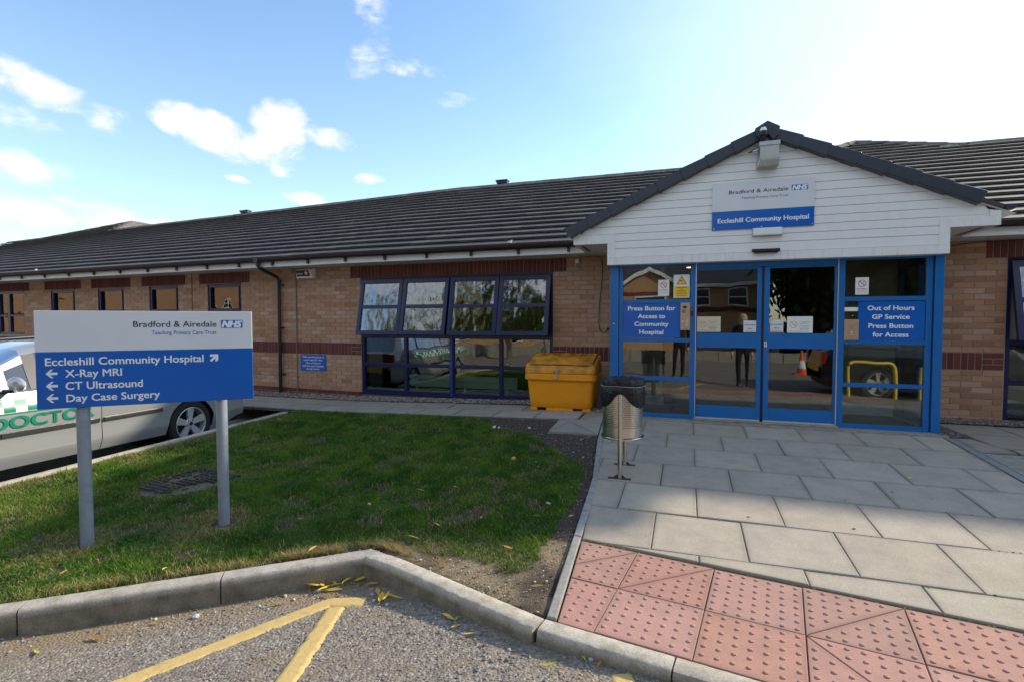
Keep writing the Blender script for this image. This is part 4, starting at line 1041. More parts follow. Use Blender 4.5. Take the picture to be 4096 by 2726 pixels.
# side slope of the left cross wing, seen end-on past its hip
q = MB()
for wx, hw in WG:
    ay = RY+hw; az = EZ+(ay-EY)*TP
    for k in range(6):
        for sgn in (1, -1):
            d0, d1 = k*.30, (k+1)*.30+.0; y0 = ay-d0*0-d1; q.cur = T3((.16, .135, .11), .1)
            q.add([(wx+sgn*d0, ay-d0, az-d0*TP+.01), (wx+sgn*d0, 13, az-d0*TP+.01), (wx+sgn*d1, 13, az-d1*TP+.035), (wx+sgn*d1, ay-d1, az-d1*TP+.035), (wx+sgn*d1, ay-d1, az-d1*TP-.0), (wx+sgn*d1, 13, az-d1*TP)], [(0, 1, 2, 3) if sgn < 0 else (3, 2, 1, 0), (2, 5, 4, 3) if sgn < 0 else (3, 4, 5, 2)])
q.build('wing_tiles', 'tile', rf, warp=True)['kind'] = 'stuff'
# ridge and hip tiles
def ridge_piece(a, e, parent, r=.12, name='ridge_tile', m_='ridge_tile'):
    a, e = Vector(a), Vector(e); d = (e-a).normalized(); s_ = d.cross(Vector((0, 0, 1))).normalized(); u = s_.cross(d); n = 7; vs = []
    for p in (a, e):
        for rr_, dz in ((r, 0), (r-.016, 0)):
            for k in range(n): t = PI*k/(n-1); vs.append(p+s_*math.cos(t)*rr_+u*(math.sin(t)*rr_*.72-.055))
    fs = []
    for k in range(n-1): fs += [(k, k+1, 2*n+k+1, 2*n+k), (3*n+k, 3*n+k+1, n+k+1, n+k), (n+k, n+k+1, k+1, k), (2*n+k, 2*n+k+1, 3*n+k+1, 3*n+k)]
    b = MB(); b.add(vs, fs); return b.build(name, m_, parent, warp=True)
x = -18.2; i = 0
skip = [(wx-hw+.15, wx+hw-.15) for wx, hw in WG]
while x < 12.3:
    if not any(a < x+.2 < b_ for a, b_ in skip): ridge_piece((x, RY, RZ+.03+rt.uniform(-.004, .004)), (x+.442, RY, RZ+.03+rt.uniform(-.004, .004)), rf)
    x += .45
for wx, hw in WG:
    ay = RY+hw; az = EZ+(ay-EY)*TP+.03
    for sgn in (-1, 1):
        a = Vector((wx+sgn*(hw+.12), RY-.12, RZ-.02)); e = Vector((wx, ay, az)); n = 6
        for k in range(n):
            p, q_ = a.lerp(e, k/n), a.lerp(e, (k+.985)/n); ridge_piece(p+Vector((0, 0, .012)), q_, rf, .115, 'hip_tile')
    y = ay
    while y < 12.5: ridge_piece((wx, y, az), (wx, y+.44, az), rf); y += .45
for k in range(60):
    m = MB(); x0, x1 = -18.2+k*.51, -18.2+(k+1)*.51
    if any(a < (x0+x1)/2 < b_ for a, b_ in skip): continue
    m.quad((x0, RY-.128, RZ-.028-rt.uniform(0, .012)), (x1, RY-.128, RZ-.028-rt.uniform(0, .012)), (x1, RY-.10, RZ+.02), (x0, RY-.10, RZ+.02)); m.build('ridge_mortar', 'ridge_mortar', rf, warp=True)
for vx in (-7.0, 1.27): 
    m = MB(); z = RZ+.06; m.box(vx-.14, vx+.14, RY-.08, RY+.08, z, z+.05); m.box(vx-.16, vx+.16, RY-.10, RY+.10, z+.05, z+.085); m.build('ridge_vent', 'verge', rf, bevel=.008, warp=True)
wx = WG[0][0]; m = MB(); z = EZ+(RY+1.5-EY)*TP+.08; m.box(wx-.12, wx+.12, RY+3.9, RY+4.3, z, z+.06); m.box(wx-.14, wx+.14, RY+3.88, RY+4.32, z+.06, z+.10); m.build('ridge_vent', 'verge', rf, warp=True)
wx = WG[1][0]

# ---- eaves: fascia, soffit, gutter
for xa, xb in ((-18.2, 4.26), (8.90, 12.4)):
    n = max(1, int((xb-xa)/4)); L = (xb-xa)/n
    for i in range(n):
        m = MB(); m.box(xa+i*L+.001, xa+(i+1)*L-.001, -.455, -.437, 2.488, 2.635); m.build('fascia', 'white_upvc', bld, warp=True)
m = MB(); m.box(-18.2, 0, -.436, .006, 2.492, 2.502); m.box(0, 4.70, -.436, .006, 2.492, 2.502); m.box(8.46, 12.4, -.436, .006, 2.492, 2.502); m.build('soffit', 'soffit', bld, warp=True)
m = MB(); 
for xa, xb in ((-18.2, 4.215), (8.95, 12.4)):
    n = 9; sec = []
    for k in range(n): t = PI*k/(n-1); sec.append((-.515-math.cos(t)*.056, 2.632-math.sin(t)*.058))
    sec2 = [(y+(.004 if y < -.515 else -.004), z+.004) for y, z in sec]
    xs_ = [xa+(xb-xa)*i/12 for i in range(13)] if xa > 0 else [xa+1.3*i for i in range(12)]+[-2.6, 0, 4.215]; xs_ = sorted(set(xs_)); xs_ = [xs_[round(i*(len(xs_)-1)/12)] for i in range(13)] if len(xs_) > 13 else xs_; NXS = len(xs_)-1
    vs = [(x, y, z) for x in xs_ for y, z in sec]+[(x, y, z) for x in xs_ for y, z in sec2]; fs = []; N = len(xs_)*n
    for i in range(NXS):
        for k in range(n-1): fs += [(i*n+k, (i+1)*n+k, (i+1)*n+k+1, i*n+k+1), (N+i*n+k, N+i*n+k+1, N+(i+1)*n+k+1, N+(i+1)*n+k)]
    m.add(vs, fs)
gut = m.build('gutter', 'gutter', bld, smooth=True, warp=True)
x = -17.6
while x < 12.3:
    if not 4.15 < x < 8.98:
        m = MB(); pts = [(-.515-math.cos(PI*k/8)*.061, 2.632-math.sin(PI*k/8)*.063) for k in range(9)]
        for k in range(8): m.hexa([(x, pts[k][0], pts[k][1]), (x+.03, pts[k][0], pts[k][1]), (x+.03, pts[k+1][0], pts[k+1][1]), (x, pts[k+1][0], pts[k+1][1]), (x, pts[k][0], pts[k][1]+.006), (x+.03, pts[k][0], pts[k][1]+.006), (x+.03, pts[k+1][0], pts[k+1][1]+.006), (x, pts[k+1][0], pts[k+1][1]+.006)])
        m.box(x-.004, x+.036, -.49, -.4555, 2.512, 2.60); m.build('bracket', 'gutter', gut, warp=True)
    x += .80
dp = thing('downpipe', None, None, (-1.83, -.05, 0)); dp.parent = bld
dp_m = MB(); dp_m.tube([(-1.88, -.515, 2.60), (-1.88, -.515, 2.50), (-1.87, -.49, 2.46), (-1.835, -.10, 2.32), (-1.83, -.055, 2.27), (-1.83, -.055, .03)], .034, 14); dp_m.build('pipe', 'gutter', dp, smooth=True)
m = MB(); m.tube([(-1.88, -.515, 2.61), (-1.88, -.515, 2.50)], .042, 14); m.tube([(-1.83, -.055, 2.28), (-1.83, -.055, 2.20)], .039, 14); m.box(-1.93, -1.83, -.575, -.455, 2.565, 2.635); m.build('collar', 'gutter', dp)
for z in (2.17, 1.34, .44): m = MB(); m.tube([(-1.83, -.055, z-.015), (-1.83, -.055, z+.015)], .038, 12); m.box(-1.83, -1.735, -.03, -.012, z-.01, z+.012); m.build('pipe_clip', 'gutter', dp)
m = MB(); m.tube([(-1.62, -.46, 2.63), (-1.62, -.46, 2.50), (-1.56, -.2, 2.485), (-1.46, -.02, 2.47), (-1.455, -.014, 2.3), (-1.455, -.014, .05)], .0095, 8)
cd = m.build('conduit', 'conduit', None, smooth=True); tag(cd, 'thin grey cable conduit running down the wall beside the dark downpipe', 'conduit')
for z in (2.36, 1.62, .89, .39, .10): m = MB(); m.tube([(-1.455, -.014, z-.012), (-1.455, -.014, z+.012)], .017, 10); m.box(-1.49, -1.42, -.012, -.001, z-.01, z+.01); m.build('clip', 'conduit', cd)
# ================================================================== ENTRANCE PORCH
por = thing('entrance_porch', 'entrance porch with white clad gable, blue glazed screen and automatic double doors', 'porch', (6.6, -1.1, .19))
FY = -1.135            # glazing face
GX, GZ, GS = 6.6, 3.775, .447     # gable apex and slope
GY = -1.27             # cladding face
B0 = .192
def bars(name, lst, y0, y1, m_='porch_blue', bev=.003):
    for x0, x1, z0, z1 in lst:
        b = MB(); b.box(x0, x1, y0, y1, z0, z1); b.build(name, m_, por, bevel=bev)
bars('corner_post', [(4.742, 4.852, B0, 2.21), (8.376, 8.462, B0, 2.21)], FY-.025, FY+.075)
bars('frame_mullion', [(4.857, 4.906, B0, 2.21), (5.768, 5.828, B0, 2.21), (7.437, 7.50, B0, 2.21), (8.308, 8.366, B0, 2.21)], FY, FY+.06)
for x0, x1 in ((4.906, 5.768), (7.50, 8.308)):
    bars('frame_rail', [(x0, x1, 1.700, 1.752), (x0, x1, 1.193, 1.244), (x0, x1, .688, .738), (x0, x1, B0, .250)], FY+.004, FY+.058)
    bars('frame_head', [(x0, x1, 2.185, 2.24)], FY+.004, FY+.058)
    for z0, z1 in ((1.750, 2.186), (1.243, 1.702), (.737, 1.195), (.248, .690)):
        b = MB(); b.box(x0-.004, x1+.004, FY+.03, FY+.036, z0, z1); b.build('pane', 'porch_glass', por)
bars('guide_strip', [(5.830, 5.838, B0, 2.2), (7.425, 7.434, B0, 2.2)], FY-.004, FY+.02, 'alu', 0)
bars('door_header', [(5.84, 7.424, 2.14, 2.24)], FY+.0, FY+.10)
def door(x0, x1, gx0, gx1, zt, key):
    d = thing('door', None, None, ((x0+x1)/2, FY+.03, .22)); d.parent = por; y0, y1 = FY+.015, FY+.055
    for xa, xb in ((x0, gx0), (gx1, x1)): b = MB(); b.box(xa, xb, y0, y1, .236, zt); b.build('stile', 'porch_blue', d, bevel=.003)
    b = MB(); b.box(gx0, gx1, y0+.002, y1-.002, 1.131, 1.315); b.build('mid_rail', 'porch_blue', d)
    b = MB(); b.box(gx0, gx1, y0+.002, y1-.002, .236, .388); b.build('bottom_rail', 'porch_blue', d)
    b = MB(); b.box(gx0, gx1, y0+.002, y1-.002, 2.118, zt); b.build('top_rail', 'porch_blue', d)
    for z0, z1 in ((1.312, 2.121), (.385, 1.134)): b = MB(); b.box(gx0-.003, gx1+.003, y0+.018, y0+.024, z0, z1); b.build('pane', 'porch_glass', d)
    b = MB(); b.box(x0+.003, x1-.003, y0-.004, y0+.03, .214, .234); b.build('kick_strip', 'alu', d)
    if key: b = MB(); b.box(6.642, 6.674, y0-.006, y0, 1.145, 1.213); b.build('lock_plate', 'alu', d, bevel=.004)
door(5.842, 6.606, 5.848, 6.557, 2.138, False); door(6.636, 7.423, 6.696, 7.400, 2.138, True)
b = MB(); b.box(6.608, 6.634, FY+.03, FY+.06, .236, 2.138); b.build('meeting_seal', 'black', por)
if True:
    b = MB(); b.lathe((6.658, FY+.006, 1.19), [(.0, -.004), (.007, -.004), (.007, .004)], 10, 'y'); b.build('keyhole', 'steel_dark', por)
b = MB(); b.box(4.72, 8.50, -1.30, -1.05, .10, .196); b.box(5.80, 7.46, -1.20, -1.1, .196, .212); b.build('sill', 'concrete', por, bevel=.006)
b = MB(); b.box(5.82, 7.44, FY+.012, FY+.07, .2125, .2145); b.build('threshold', 'black', por)
b = MB(); b.lathe((4.793, FY-.026, 1.432), [(.0, -.006), (.009, -.004), (.011, 0)], 10, 'y'); b.build('bolt', 'alu', por)
b = MB(); b.box(5.775, 5.803, FY-.022, FY-.001, 1.53, 1.635); b.build('exit_reader', 'black', por, bevel=.008); b = MB(); b.lathe((5.789, FY-.023, 1.61), [(0, -.003), (.006, -.001)], 8, 'y'); b.build('reader_lens', 'alu', por)
# glazed sides back to the wing
for xs_, xe in ((4.76, 4.80), (8.41, 8.45)):
    b = MB(); b.box(xs_, xe, FY+.08, 0, B0-.05, .25); b.box(xs_, xe, FY+.08, 0, 2.15, 2.25); b.box(xs_, xe, -.62, -.56, .25, 2.15); b.box(xs_, xe, -.05, -.0, .25, 2.15); b.build('side_frame', 'porch_blue', por)
    b = MB(); b.box((xs_+xe)/2-.003, (xs_+xe)/2+.003, FY+.08, -.05, .25, 2.15); b.build('pane', 'porch_glass', por)
# inside: plastered jambs with white skirting, mat, ceiling, corridor
b = MB(); b.box(4.82, 5.36, -.0, .28, .19, 2.40); b.build('inner_jamb', 'plaster', por); b = MB(); b.box(7.72, 8.38, -.02, .28, .19, 2.40); b.build('inner_jamb', 'plaster', por)
b = MB(); b.box(4.82, 5.40, -.03, -.001, .19, .32); b.build('skirting', 'white_upvc', por); b = MB(); b.box(7.69, 8.36, -.045, -.021, .19, .33); b.build('skirting', 'white_upvc', por)
b = MB(); b.box(4.9, 8.35, -1.04, 6, .12, .19); b.build('floor_mat', 'carpet', por)
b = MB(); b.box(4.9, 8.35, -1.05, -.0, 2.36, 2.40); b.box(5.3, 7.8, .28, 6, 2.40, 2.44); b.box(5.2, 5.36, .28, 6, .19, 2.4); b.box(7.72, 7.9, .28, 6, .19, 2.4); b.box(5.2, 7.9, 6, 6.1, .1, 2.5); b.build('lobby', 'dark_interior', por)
for x, y in ((5.75, .2), (6.6, .2), (5.75, 1.4), (6.6, 1.4), (7.15, .7), (5.45, .6)): b = MB(); b.lathe((x, y, 2.39), [(0, 0), (.035, 0), (.045, .008)], 10); b.build('downlight', 'lamp_glow', por)
# ---- gable cladding boards
zs = [2.306, 2.42, 2.516, 2.612, 2.708, 2.805, 2.902, 2.999, 3.096, 3.193, 3.29, 3.387, 3.484, 3.581, 3.69]
def half(z): return (GZ-.10-z)/GS
for i in range(len(zs)-1):
    z0, z1 = zs[i], zs[i+1]
    def lim(z, s_):
        x = GX+s_*half(z)
        if z < 2.592: return max(x, 4.812) if s_ < 0 else min(x, 8.362)
        return max(x, 4.36) if s_ < 0 else min(x, 8.80)
    g = .0014
    if z0 < 2.59 < z1+.02 and z1 <= 2.62:
        a0, a1, b0_, b1_ = 4.812, 4.812, 8.362, 8.362
    else: a0, a1, b0_, b1_ = lim(z0, -1), lim(z1, -1), lim(z0, 1), lim(z1, 1)
    b = MB(); b.hexa([(a0, GY+.006, z0+g), (b0_, GY+.006, z0+g), (b0_, GY+.03, z0+g), (a0, GY+.03, z0+g), (a1, GY+.002, z1-.003), (b1_, GY+.002, z1-.003), (b1_, GY+.03, z1-.003), (a1, GY+.03, z1-.003)])
    b.add([(a0, GY+.003, z0+g+.012), (b0_, GY+.003, z0+g+.012), (b0_, GY-.003, z0+g), (a0, GY-.003, z0+g)], [])
    b.v = b.v[:8]; b.t = b.t[:8]
    # shallow step: lower lip stands proud
    b.hexa([(a0, GY-.0015, z0+g), (b0_, GY-.0015, z0+g), (b0_, GY+.006, z0+g), (a0, GY+.006, z0+g), (a0+(a1-a0)*.8, GY-.001, z0+(z1-z0)*.8), (b0_+(b1_-b0_)*.8, GY-.001, z0+(z1-z0)*.8), (b0_+(b1_-b0_)*.8, GY+.0035, z0+(z1-z0)*.8), (a0+(a1-a0)*.8, GY+.0035, z0+(z1-z0)*.8)])
    b.build('cladding_board', 'white_upvc', por)
b = MB(); b.add([(4.3, GY+.031, 2.60), (8.86, GY+.031, 2.60), (8.86, GY+.031, 2.68), (GX, GY+.031, GZ-.03), (4.3, GY+.031, 2.68)], [(0, 1, 2, 3, 4)]); b.quad((4.76, GY+.031, 2.25), (8.42, GY+.031, 2.25), (8.42, GY+.031, 2.61), (4.76, GY+.031, 2.61)); b.build('backing', 'steel_dark', por)
for xa, xb in ((4.36, 4.811), (8.363, 8.80)): b = MB(); b.box(xa, xb, GY+.003, GY+.03, 2.5925, 2.6115); b.build('cladding_board', 'white_upvc', por)
# white trims and boxed eaves
def trim(name, x0, x1, z0, z1, y0=GY-.012, y1=GY+.03, m_='white_upvc'):
    b = MB(); b.box(x0, x1, y0, y1, z0, z1); return b.build(name, m_, por, bevel=.002)
trim('fascia_board', 4.717, 8.453, 2.206, 2.303, GY-.018, FY+.10, 'white_upvc_stained')
def mitre(pts, name='trim_board'):
    b = MB(); b.prism([(x, GY-.012, z) for x, z in pts], (0, .04, 0)); b.build(name, 'white_upvc_stained', por)
for s_ in (-1, 1):
    X = lambda d: GX+s_*d
    o_, i_ = (1.883, 1.786) if s_ < 0 else (1.853, 1.757)
    e_, f_ = (2.338, 2.24) if s_ < 0 else (2.298, 2.20)
    L_ = [(X(o_), 2.305), (X(i_), 2.305), (X(i_), 2.590), (X(o_), 2.492)]
    mitre(L_ if s_ > 0 else L_[::-1])
    L_ = [(X(o_-.001), 2.4925), (X(i_-.001), 2.5905), (X(f_), 2.5905), (X(e_), 2.4925)]
    mitre(L_ if s_ < 0 else L_[::-1])
    L_ = [(X(e_), 2.494), (X(f_), 2.592), (X(f_), 2.66 if s_ > 0 else 2.67), (X(e_), 2.645)]
    mitre(L_ if s_ < 0 else L_[::-1])
    xa, xb = sorted((X(e_-.002), X(e_-.02))); b = MB(); b.box(xa, xb, GY+.03, -.456, 2.493, 2.66); b.build('side_fascia', 'white_upvc_stained', por)
    xa, xb = sorted((X(e_-.02), X(o_-.02))); b = MB(); b.box(xa, xb, GY+.03, -.437, 2.497, 2.506); b.build('soffit', 'soffit', por)
    xa, xb = sorted((X(o_), X(o_-.02))); b = MB(); b.box(xa, xb, GY+.03, 0, 2.206, 2.497); b.build('side_return', 'white_upvc', por)
    q = X(e_-.09)
    for k in range(5): b = MB(); b.box(q-.02, q+.02, -1.1+k*.12, -1.02+k*.12, 2.493, 2.4965); b.build('soffit_vent', 'black', por)
    # porch gutter along the side eaves, its end cap facing front
    n = 9; gx_ = X(2.40 if s_ < 0 else 2.37); sec = [(gx_-math.cos(PI*k/(n-1))*.056, 2.70-math.sin(PI*k/(n-1))*.06) for k in range(n)]
    b = MB(); ya, yb = -1.30, -.50; b.add([(x, ya, z) for x, z in sec]+[(x, yb, z) for x, z in sec], [(k, k+1, n+k+1, n+k) for k in range(n-1)]+[tuple(reversed(range(n)))]); b.build('gutter', 'verge', por)
# porch roof slopes with tiles
ryb = RY-.2
for s_ in (-1, 1):
    b = MB(); rx_ = 2.42
    xe = GX+s_*rx_; ze = GZ-.05-rx_*GS
    ybk = (GZ-.05-EZ)/TP+EY
    b.add([(GX, -1.30, GZ-.06), (GX, ybk, GZ-.06), (xe, EY, ze), (xe, -1.30, ze)], [(0, 1, 2, 3) if s_ < 0 else (3, 2, 1, 0)]); 
    b.add([(GX, -1.30, GZ-.10), (GX, ybk, GZ-.10), (xe, EY, ze-.04), (xe, -1.30, ze-.04)], [(3, 2, 1, 0) if s_ < 0 else (0, 1, 2, 3)])
    r_ = b.build('roof', 'tile', por); q = MB(); n = 8
    for k in range(n):
        d0, d1 = rx_*(1-k/n), rx_*(1-(k+1)/n)
        za, zb = GZ-.05-d0*GS, GZ-.05-d1*GS; y = -1.26
        while y < (za-EZ)/TP+EY+.1:
            q.cur = T3(rt.choice(TC), .1); p = [(GX+s_*d0, y+.002, za), (GX+s_*d0, y+.296, za), (GX+s_*d1, y+.296, zb), (GX+s_*d1, y+.002, zb)]
            if s_ > 0: p = [p[1], p[0], p[3], p[2]]; 
            q.hexa(p+[(p[0][0], p[0][1], p[0][2]+.037), (p[1][0], p[1][1], p[1][2]+.037), (p[2][0], p[2][1], p[2][2]+.006), (p[3][0], p[3][1], p[3][2]+.006)]); y += .3
    q.build('roof_tiles', 'tile', r_)['kind'] = 'stuff'
y = -1.25
while y < (GZ-EZ)/TP+EY-.1: ridge_piece((GX, y, GZ+.03), (GX, y+.44, GZ+.03), por, .12, 'ridge_tile', 'verge'); y += .45
# cloaked verge units down both slopes
ang = math.atan(GS)
def verge(s_, k, n, L):
    c, s2 = math.cos(ang), math.sin(ang); dd = .10+L*(n-1-k)*c       # distance of upper end from apex (horizontally)
    def P(a, h, y): # a: along slope downwards from upper end, h: normal offset
        return (GX+s_*(dd+a*c+h*s2), y, GZ+.012-(dd)*GS-a*s2+h*c)
    b = MB(); y0, y1 = -1.375, -1.255; o = .013
    up = [P(-.03, .0, y0+.012), P(L, 0+o, y0), P(L, 0+o, y1), P(-.03, .0, y1)]; dn = [P(-.03, -.118, y0+.012), P(L-.0, -.135, y0), P(L-.0, -.135, y1), P(-.03, -.118, y1)]
    if k == 0: dn = [P(-.03, -.118, y0+.012), P(L-.035, -.14, y0), P(L-.035, -.14, y1), P(-.03, -.118, y1)]
    pts = [dn[0], dn[1], dn[2], dn[3], up[0], up[1], up[2], up[3]]
    if s_ < 0: pts = [dn[1], dn[0], dn[3], dn[2], up[1], up[0], up[3], up[2]]
    b.hexa(pts); 
    # lap rib near the upper end
    r0 = [P(.07, -.120, y0-.004), P(.075, -.120, y0-.004), P(.075, -.12, y0+.004), P(.07, -.12, y0+.004), P(.07, .0, y0-.002), P(.075, .0, y0-.002), P(.075, .0, y0+.004), P(.07, .0, y0+.004)]
    return b.build('verge_tile', 'verge', por, bevel=.006)
for k in range(8): verge(-1, k, 8, .3225)
for k in range(1, 8): verge(1, k, 8, .3185)
b = MB(); c = math.cos(ang); 
b.hexa([(8.60, -1.30, 2.80), (8.90, -1.30, 2.665), (8.90, -1.1, 2.665), (8.60, -1.1, 2.80), (8.60, -1.30, 2.845), (8.93, -1.30, 2.70), (8.93, -1.1, 2.70), (8.60, -1.1, 2.845)]); b.build('exposed_tile_edge', 'steel_dark', por)
b = MB(); b.hexa([(8.36, GY+.004, 2.612), (8.80, GY+.004, 2.612), (8.80, GY+.03, 2.612), (8.36, GY+.03, 2.612), (8.36, GY+.004, 2.80), (8.80, GY+.004, 2.665), (8.80, GY+.03, 2.665), (8.36, GY+.03, 2.80)]); b.build('cladding_offcut', 'white_upvc', por)
pts = [(6.602, 3.822), (6.468, 3.745), (6.485, 3.66), (6.545, 3.592), (6.607, 3.668), (6.668, 3.592), (6.722, 3.655), (6.736, 3.745)]
b = MB(); b.prism([(x, -1.41, z) for x, z in pts], (0, .12, 0)); b.build('ridge_end_cap', 'verge', por, bevel=.004)

# ================================================================== THINGS ON THE PORCH
XD = (1, 0, 0)
def rivets(t, pts, y, m_='alu'):
    for x, z in pts: b = MB(); b.lathe((x, y, z), [(0, -.003), (.006, -.002), (.007, 0)], 8, 'y'); b.build('rivet', m_, t)
def nhs(x0, x1, z0, z1, o, xd, yoff, parent, mw='letter_white', mb='letter_blue'):
    xd = Vector(xd); nn = xd.cross(Vector((0, 0, 1))).normalized()
    p = lambda t, z, d: tuple(Vector(o)+xd*t+nn*d+Vector((0, 0, z)))
    b = MB(); b.quad(p(x0, z0, yoff), p(x1, z0, yoff), p(x1, z1, yoff), p(x0, z1, yoff)); b.build('logo_panel', mb, parent)
    h = z1-z0; text('logo_lettering', 'NHS', p((x0+x1)/2, z0+h*.10, yoff+.001), xd, mw, parent, cap=h*.80, width=(x1-x0)*.90, bold=.045, align='CENTER', shear=.28)
gs = thing('gable_sign', 'white and blue hospital name board fixed on the white gable', 'sign', (6.57, GY-.01, 2.58))
b = MB(); b.box(6.009, 7.130, GY-.020, GY-.008, 2.812, 3.158); b.build('white_panel', 'sign_white', gs, bevel=.0015)
b = MB(); b.box(6.009, 7.130, GY-.020, GY-.008, 2.588, 2.811); b.build('blue_panel', 'sign_blue', gs, bevel=.0015)
y_ = GY-.0215
text('lettering', 'Bradford & Airedale', (6.199, y_, 3.018), XD, 'letter_black', gs, cap=.045, width=.652, bold=.006)
text('lettering', 'Teaching Primary Care Trust', (6.337, y_, 2.949), XD, 'letter_blue', gs, cap=.030, width=.514, bold=.0)
text('lettering', 'Eccleshill Community Hospital', (6.076, y_, 2.672), XD, 'letter_white', gs, cap=.054, width=.997, bold=.018)
nhs(6.886, 7.060, 3.012, 3.078, (0, GY, 0), XD, .0212, gs)
rivets(gs, [(6.03, 3.14), (6.57, 3.14), (7.11, 3.14), (6.03, 2.605), (6.57, 2.605), (7.11, 2.605)], GY-.0205)
fl = thing('floodlight', 'square weathered floodlight under the peak of the gable', 'lamp', (6.61, GY-.05, 3.28))
b = MB(); b.hexa([(6.495, -1.43, 3.285), (6.728, -1.43, 3.285), (6.728, -1.29, 3.295), (6.495, -1.29, 3.295), (6.515, -1.46, 3.36), (6.728, -1.46, 3.36), (6.728, -1.29, 3.52), (6.515, -1.29, 3.52)]); b.box(6.513, 6.735, -1.45, -1.29, 3.52, 3.575); b.build('housing', 'galv', fl, bevel=.006)
b = MB(); b.hexa([(6.520, -1.4615, 3.365), (6.722, -1.4615, 3.365), (6.722, -1.44, 3.365), (6.520, -1.44, 3.365), (6.520, -1.4515, 3.515), (6.722, -1.4515, 3.515), (6.722, -1.43, 3.515), (6.520, -1.43, 3.515)]); b.build('front_glass', 'lamp_glass', fl)
b = MB(); b.tube([(6.515, -1.36, 3.50), (6.45, -1.37, 3.485)], .014, 8); b.build('gland', 'alu', fl); b = MB(); b.tube([(6.45, -1.37, 3.485), (6.40, -1.36, 3.475), (6.46, -1.34, 3.52), (6.51, -1.32, 3.55)], .006, 6); b.build('cable', 'black', fl)
pc = thing('light_sensor', 'small black and clear photocell sensor on the gable peak', 'sensor', (6.56, -1.42, 3.6))
b = MB(); b.lathe((6.553, -1.445, 3.66), [(0, -.055), (.014, -.05), (.016, -.03), (.034, -.02), (.038, 0), (.038, .032)], 14); b.build('base', 'black', pc, smooth=True); b = MB(); b.lathe((6.553, -1.445, 3.69), [(.037, 0), (.036, .02), (.026, .042), (0, .046)], 14); b.build('dome', 'radiator', pc, smooth=True)
bh = thing('bulkhead_light', 'shallow white bulkhead light below the gable sign', 'lamp', (6.63, GY-.03, 2.49))
b = MB(); b.box(6.474, 6.790, -1.345, -1.275, 2.495, 2.583); b.build('diffuser', 'paper', bh, bevel=.012, bseg=2); b = MB(); b.box(6.468, 6.796, -1.30, -1.272, 2.488, 2.59); b.build('back_box', 'galv', bh)
ds = thing('door_sensor', 'slim black motion sensor above the automatic doors', 'sensor', (6.62, GY-.03, 2.28))
b = MB(); b.box(6.466, 6.773, -1.325, -1.274, 2.300, 2.335); b.build('cover', 'black', ds, bevel=.006); b = MB(); b.box(6.49, 6.75, -1.335, -1.28, 2.284, 2.299); b.build('lens', 'black_gloss', ds)

def panel_sign(name, label, cat, x0, x1, z0, z1, y, m_, lines_, bold=.02, mt='letter_white'):
    t = thing(name, label, cat, ((x0+x1)/2, y, z0)); b = MB(); b.box(x0, x1, y-.006, y, z0, z1); b.build('panel', m_, t)
    for s, xa, xb, zb, cap in lines_: text('lettering', s, (xa, y-.0072, zb), XD, mt, t, cap=cap, width=xb-xa, bold=bold)
    return t
panel_sign('door_sign', 'blue sign on the left pane telling visitors to press the button', 'sign', 4.912, 5.646, 1.250, 1.696, FY+.018, 'sign_blue',
           [('Press Button for', 4.977, 5.581, 1.608, .056), ('Access to', 5.107, 5.453, 1.505, .056), ('Community', 5.062, 5.497, 1.402, .056), ('Hospital', 5.126, 5.432, 1.296, .056)])
panel_sign('door_sign', 'blue sign on the right pane about the out of hours service', 'sign', 7.645, 8.303, 1.248, 1.694, FY+.018, 'sign_blue',
           [('Out of Hours', 7.739, 8.199, 1.592, .052), ('GP Service', 7.786, 8.154, 1.490, .052), ('Press Button', 7.752, 8.190, 1.386, .052), ('for Access', 7.796, 8.148, 1.285, .052)])
ic = thing('intercom', 'tall bronze keypad intercom beside the left blue sign', 'intercom', (5.70, FY, 1.35))
b = MB(); b.box(5.647, 5.766, FY-.012, FY+.02, 1.350, 1.703); b.build('plate', 'bronze_panel', ic, bevel=.003)
b = MB(); b.box(5.676, 5.722, FY-.014, FY-.011, 1.632, 1.660); b.build('display', 'black_gloss', ic)
b = MB(); b.lathe((5.688, FY-.012, 1.592), [(0, -.0015), (.022, -.0015), (.023, 0)], 16, 'y'); b.build('speaker', 'grey_ink', ic)
b = MB(); b.lathe((5.676, FY-.012, 1.462), [(0, -.005), (.01, -.004), (.012, 0)], 12, 'y'); b.build('call_button', 'alu', ic)
for i in range(3):
    for j in range(5): b = MB(); b.box(5.712+i*.012, 5.720+i*.012, FY-.016, FY-.012, 1.405+j*.02, 1.415+j*.02); b.build('key', 'alu', ic)
ic = thing('intercom', 'square bronze call point at the lower left of the right blue sign', 'intercom', (7.574, FY, 1.24))
b = MB(); b.box(7.500, 7.648, FY-.012, FY+.02, 1.242, 1.485); b.build('plate', 'bronze_panel', ic, bevel=.003); b = MB(); b.box(7.515, 7.633, FY-.014, FY-.0125, 1.255, 1.472); b.build('inner_plate', 'bronze_panel', ic)
for i in range(5):
    for j in range(5): b = MB(); b.box(7.557+i*.0075, 7.561+i*.0075, FY-.0152, FY-.0142, 1.375+j*.0085, 1.380+j*.0085); b.build('speaker_slot', 'grey_ink', ic)
b = MB(); b.lathe((7.574, FY-.014, 1.335), [(0, -.005), (.01, -.004), (.011, 0)], 10, 'y'); b.box(7.556, 7.592, FY-.0155, FY-.014, 1.305, 1.311); b.build('call_button', 'alu', ic)
gp = thing('notice', 'pale strip of tape across the pane above the square call point', 'notice', (7.57, FY, 1.58)); b = MB(); b.box(7.503, 7.645, FY+.024, FY+.029, 1.582, 1.628); b.build('strip', 'radiator', gp)
